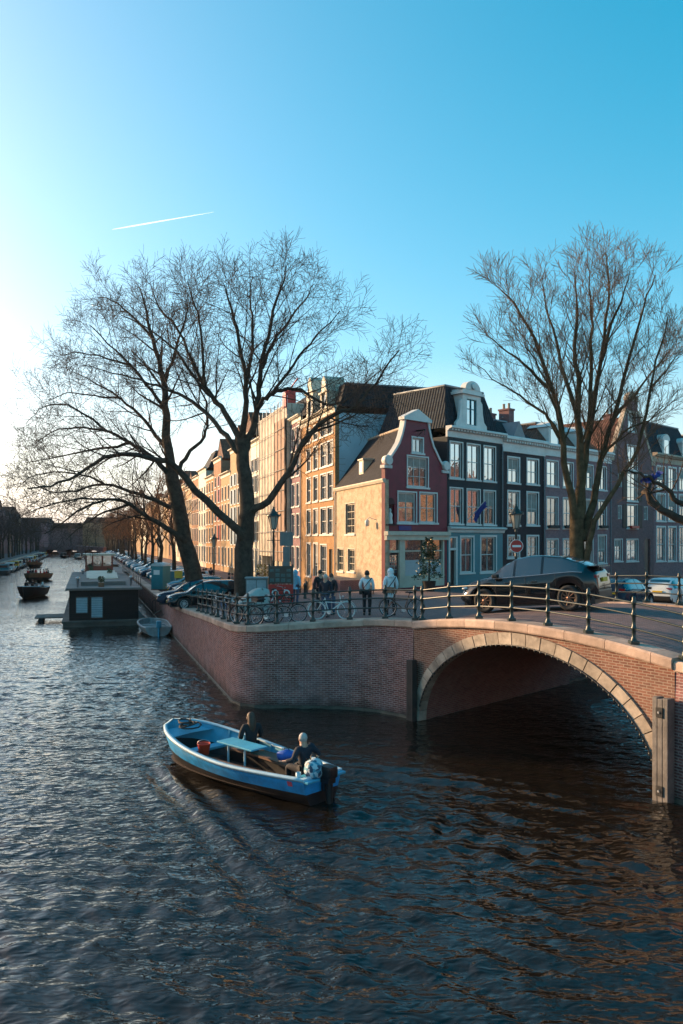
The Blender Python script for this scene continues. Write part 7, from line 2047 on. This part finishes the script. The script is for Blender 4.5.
# noticeboard: dark green panel over a red banner
x, y = gpos(281, 39.0); z = ground_z(x, y); root = empty('noticeboard', (x, y, z)); tag(root, 'dark green noticeboard standing over a red banner with pale discs', 'noticeboard')
mb = MB(); 
for s in (-.56,.56): mb.box((s-.04,-.04,0),(s+.04,.04,2.05))
mb.build('post', M['iron'], root); mb = MB(); mb.rbox((-.60,-.10,1.12),(.60,-.045,1.98),.02); pn = mb.build('panel', M['iron'], root)
rng = random.Random(5); mb = MB()
for r_ in range(3):
    for c_ in range(4):
        if rng.random() < .85: mb.box((-.53+c_*.27,-.115,1.20+r_*.25),(-.53+c_*.27+.2,-.102,1.20+r_*.25+rng.uniform(.12,.19)))
mb.build('posters', pbr('faded_poster', (0.06,0.13,0.13), 0.7, var=0.5, scale=6), pn)
mb = MB(); mb.rbox((-.60,-.09,.18),(.60,-.05,1.08),.01); bn = mb.build('banner', M['red'], root)
for cx_ in (-.28,.28):
    mb = MB(); mb.disc_ring((cx_,-.096,.66),(0,1,0),.17,.10,.01,20); mb.build('printed_disc', M['signwhite'], bn)
# white goods box left of the board and electrical cabinet
x, y = gpos(257, 41.5); z = ground_z(x, y); root = empty('utility_cabinet', (x, y, z)); tag(root, 'grey utility cabinet at the foot of the upright tree', 'cabinet')
mb = MB(); mb.rbox((-.55,-.3,0),(.55,.3,1.45),.03); mb.build('casing', M['signback'], root); mb = MB(); mb.rbox((-.60,-.34,1.45),(.60,.34,1.52),.02); mb.build('lid', M['alu'], root); mb = MB(); mb.rbox((-.5,-.325,.12),(-.02,-.302,1.36),.008); mb.rbox((.02,-.325,.12),(.5,-.302,1.36),.008); mb.build('door', M['alu'], root)
# hooded scooter / cargo bike with a pale cover
x, y = gpos(249, 32.6); z = ground_z(x, y); root = empty('covered_scooter', (x, y, z), R(20)); tag(root, 'scooter under a pale grey slanting rain cover by the railing', 'scooter', None)
mb = MB(); rows = []
for i in range(11):
    f = i/10; xx = -0.85+1.7*f; hgt = 0.35+0.95*(math.sin(f*math.pi*0.62+0.05))**1.2; wv_ = 0.14+0.20*math.sin(math.pi*min(f*1.1,1))
    rows.append([(xx, -wv_, 0.22), (xx, -wv_*1.05, hgt*0.55), (xx, -wv_*0.7, hgt*0.88), (xx, 0, hgt), (xx, wv_*0.7, hgt*0.88), (xx, wv_*1.05, hgt*0.55), (xx, wv_, 0.22)])
mb.loft(rows, False, 0, True); mb.face(rows[0]); mb.face(rows[-1][::-1]); mb.build('rain_cover', pbr('pale_tarpaulin', (0.42,0.40,0.37), 0.6, var=0.15, scale=3, bump=0.4), root, fixn=True)
for xx in (-0.62, 0.66):
    mb = MB(); mb.disc_ring((xx,0,.24),(0,1,0),.24,.13,.10,20); w = mb.build('wheel', M['rubber'], root); mb = MB(); mb.disc_ring((xx,0,.24),(0,1,0),.14,.02,.08,16); mb.build('rim', M['chrome'], w)
mb = MB(); mb.tube([(0.5,-.32,1.22),(0.55,0,1.26),(0.5,.32,1.22)],.02,6); mb.build('handlebar', M['black'], root)
# portable toilet
x = WX(68.4)+0.95; y = 68.4; z = ground_z(x, y); root = empty('portable_toilet', (x, y, z), R(-22)); tag(root, 'teal portable toilet with a domed pale roof on the quay', 'portable toilet')
mt_ = pbr('teal_plastic', (0.02,0.22,0.26), 0.45, var=0.08)
mb = MB(); mb.rbox((-.58,-.58,.12),(.58,.58,2.08),.04); mb.build('cabin', mt_, root)
mb = MB(); mb.rbox((-.60,-.60,0),(.60,.60,.12),.02); mb.build('base', M['black'], root)
mb = MB(); rows = []
for i in range(9):
    a = math.pi*i/8; rows.append([(-.62*math.cos(a), yy_, 2.08+.30*math.sin(a)) for yy_ in (-.62, .62)])
mb.loft(rows, False, 0, True); mb.face([r[0] for r in rows]); mb.face([r[1] for r in rows][::-1]); mb.build('roof', pbr('pale_plastic', (0.45,0.52,0.54), 0.5), root, fixn=True)
mb = MB(); mb.rbox((-.45,-.61,.2),(.45,-.584,1.98),.01); dr = mb.build('door', mt_, root); mb = MB(); mb.rbox((-.30,-.625,1.35),(.30,-.612,1.75),.005); mb.build('notice_panel', M['signwhite'], dr)
# yellow box sign and small blue box beside it
x, y = gpos(178.5, 66.0); z = ground_z(x, y); root = empty('site_sign', (x, y, z)); tag(root, 'yellow site sign on two posts right of the portable toilet', 'sign')
mb = MB(); mb.rbox((-.33,-.05,1.15),(.33,-.01,1.75),.01); mb.build('panel', pbr('orange_yellow', (0.62,0.36,0.03), 0.5), root); mb = MB()
for s in (-.25,.25): mb.tube([(s,0,0),(s,0,1.7)],.025,6)
mb.build('post', M['chrome'], root)
x, y = gpos(171.5, 70.0); z = ground_z(x, y); root = empty('pallet_box', (x, y, z)); tag(root, 'sky blue box container beside the portable toilet', 'container')
mb = MB(); mb.rbox((-.5,-.4,.12),(.5,.4,1.55),.03); mb.build('casing', CP['blue'], root); mb = MB(); mb.rbox((-.53,-.43,1.55),(.53,.43,1.65),.02); mb.build('lid', M['signwhite'], root)
for s in (-.35,.35): mb = MB(); mb.box((s-.08,-.38,0),(s+.08,.38,.118)); mb.build('skid', M['black'], root)
# terrace tables and parasol stubs at the far pavement
for px, y_, lab in ((224, 66.5, 'dark terrace bench beside the tan house between the trees'), (213, 68.5, 'dark terrace bench nearer the leaning tree'), (240, 63, 'dark terrace bench behind the upright tree')):
    x, y = gpos(px, y_); z = ground_z(x, y); root = empty('terrace_bench', (x, y, z), R(-70)); tag(root, lab, 'bench')
    mb = MB(); mb.rbox((-.8,-.2,.42),(.8,.2,.47),.01); mb.build('seat', M['wood_dark'], root); mb = MB(); mb.rbox((-.8,.2,.5),(.8,.25,.9),.01); mb.build('backrest', M['wood_dark'], root)
    for s in (-.7,.7): mb = MB(); mb.box((s-.04,-.18,0),(s+.04,.22,.418)); mb.build('leg', M['black'], root)
# bollards on the pavement edge
rng = random.Random(3)
for i, (px, y_) in enumerate(((305, 47), (314, 47.5), (324, 48), (306.5, 55), (300, 60))):
    x, y = gpos(px, y_); z = ground_z(x, y); mb = MB(); mb.lathe([(.11,0),(.10,.1),(.085,.15),(.08,.72),(.10,.76),(.09,.84),(.05,.92),(0,.94)], 10); o = mb.build('bollard', M['wood_brown'] if False else M['iron'], None, loc=(x, y, z))
    tag(o, ['bollard nearest the sky blue coat person','middle bollard of the three before the brick stoop','bollard right in front of the brick stoop','bollard in front of the ochre house door','bollard before the narrow brown house'][i], 'bollard', 'bollards on the pavement')
# leafy bush with small lights in front of the cafe
x, y = gpos(429, 49.0); z = ground_z(x, y); root = empty('potted_tree', (x, y, z)); tag(root, 'bushy green tree with tiny lights in a tub before the burgundy cafe', 'plant')
M['leaf'] = pbr('dark_green_leaf', (0.022,0.045,0.020), 0.6, var=0.5, scale=2); M['leaf2'] = pbr('mid_green_leaf', (0.05,0.085,0.03), 0.6, var=0.4, scale=2)
mb = MB(); mb.lathe([(.34,0),(.42,.6),(.45,.62),(.40,.62),(.38,.5),(0,.5)], 16); mb.build('tub', M['wood_dark'], root)
mb = MB(); mb.tube([(0,0,.5),(.02,.02,1.6),(-.02,0,2.9)], [.06,.045,.02], 8); mb.build('trunk', M['bark'], root)
mb = MB(); rng = random.Random(6)
for k in range(1500):
    h_ = rng.random(); zz_ = .75+2.5*h_; rad_ = (1.0-.72*h_)*(.72+.3*math.sin(h_*17+1))*rng.random()**.4; a = rng.uniform(0, 6.28)
    c_ = Vector((rad_*math.cos(a), rad_*math.sin(a), zz_)); d = Vector((math.cos(a)+rng.gauss(0,.6), math.sin(a)+rng.gauss(0,.6), rng.uniform(-.6,.8))).normalized(); t_ = d.orthogonal().normalized(); t_ = (t_*math.cos(a*3)+d.cross(t_)*math.sin(a*3)); s_ = rng.uniform(.05,.10)
    mb.face([c_, c_+d*s_+t_*s_*.45, c_+d*s_*2.0, c_+d*s_-t_*s_*.45], rng.choice((0,0,1)))
mb.build('foliage', [M['leaf'], M['leaf2']], root)
mb = MB()
for k in range(22):
    h_ = rng.random(); a = rng.uniform(0, 6.28); rad_ = (1.02-.72*h_)*.9; mb.ball((rad_*math.cos(a), rad_*math.sin(a), .8+2.4*h_), .022, 0, 6)
ml, n, l, b = nodes_of('fairy_light'); b.inputs['Emission Color'].default_value = (1.0,0.6,0.25,1); b.inputs['Emission Strength'].default_value = 0.5; b.inputs['Base Color'].default_value = (.6,.4,.2,1)
mb.build('fairy_lights', ml, root)
# shrub in the small front garden by the wrapped house
for px, y_, lab in ((246.5, 64, 'yellow green shrub just right behind the upright tree trunk'), (262, 70, 'yellow green shrub at the foot of the netted scaffolding')):
    x, y = gpos(px, y_); z = ground_z(x, y); root = empty('shrub', (x, y, z)); tag(root, lab, 'shrub'); mb = MB(); M['leaf3'] = M.get('leaf3') or pbr('yellow_green_leaf', (0.20,0.17,0.03), 0.6, var=0.4, scale=2)
    for k in range(420):
        a = rng.uniform(0,6.28); r_ = .9*rng.random()**.5; zz_ = .2+1.9*rng.random(); c_ = Vector((r_*math.cos(a)*(1.1-.3*zz_), r_*math.sin(a)*(1.1-.3*zz_), zz_)); d = Vector((rng.gauss(0,1), rng.gauss(0,1), rng.gauss(.3,1))).normalized(); t_ = d.orthogonal().normalized(); s_ = rng.uniform(.06,.11)
        mb.face([c_, c_+d*s_+t_*s_*.5, c_+d*s_*2, c_+d*s_-t_*s_*.5])
    mb.build('foliage', M['leaf3'], root); mb = MB(); 
    for k in range(5): mb.tube([(0,0,0),(rng.uniform(-.3,.3),rng.uniform(-.3,.3),1.3)], .02, 4)
    mb.build('stem', M['bark'], root)
# ---------------------------------------------------------------- houses left of the crossing (they shade and mirror in glass)
rng = random.Random(29)
def back_row(p0, d, n, label, grp):
    p = Vector(p0); d = Vector(d).normalized()
    for i in range(n):
        wd = rng.uniform(7, 10); hgt = rng.uniform(9.5, 11.5); mt = ['brown', 'purple', 'ochre2', 'rust'][rng.randrange(4)]
        h = empty('canal_house', (p.x, p.y, 0)); tag(h, label, 'house', grp); F = Frame(p, d, (p.x, p.y))
        wins = [(round(wd*(k+.5)/3-.6,2), round(wd*(k+.5)/3+.6,2), z, z+2) for k in range(3) for z in (3.2, 6.2, 9.0)]
        mb = MB(); panel(mb, F, [(0,1.2),(wd,1.2),(wd,hgt),(0,hgt)], wins); body_box(mb, F, wd, 10, 1.2, hgt); mb.build('wall', M[mt], h)
        for q in wins: window(h, F, q, 2, 2, sill=False)
        ridge_roof(F, wd, 0.3, 10, hgt, hgt+3.2, M['redtile'], h, 0); p = p + d*wd
back_row((-50, -75), (0.05, 1), 11, 'brick house left of the view on the near side of the crossing', 'houses left of the crossing')


# ---------------------------------------------------------------- a light winter haze
mh = bpy.data.materials.new('winter_haze'); mh.use_nodes = True; n = mh.node_tree.nodes; n.clear()
pv = n.new('ShaderNodeVolumePrincipled'); pv.inputs['Color'].default_value = (0.95, 0.93, 0.92, 1); pv.inputs['Density'].default_value = 0.00008; pv.inputs['Anisotropy'].default_value = 0.3
ou = n.new('ShaderNodeOutputMaterial'); mh.node_tree.links.new(pv.outputs[0], ou.inputs['Volume'])
mb = MB(); mb.box((-560, -95, -2.2), (420, 470, 34)); o = mb.build('haze', mh, uv=False); o['kind'] = 'stuff'
S.cycles.volume_bounces = 0; S.cycles.volume_max_steps = 32
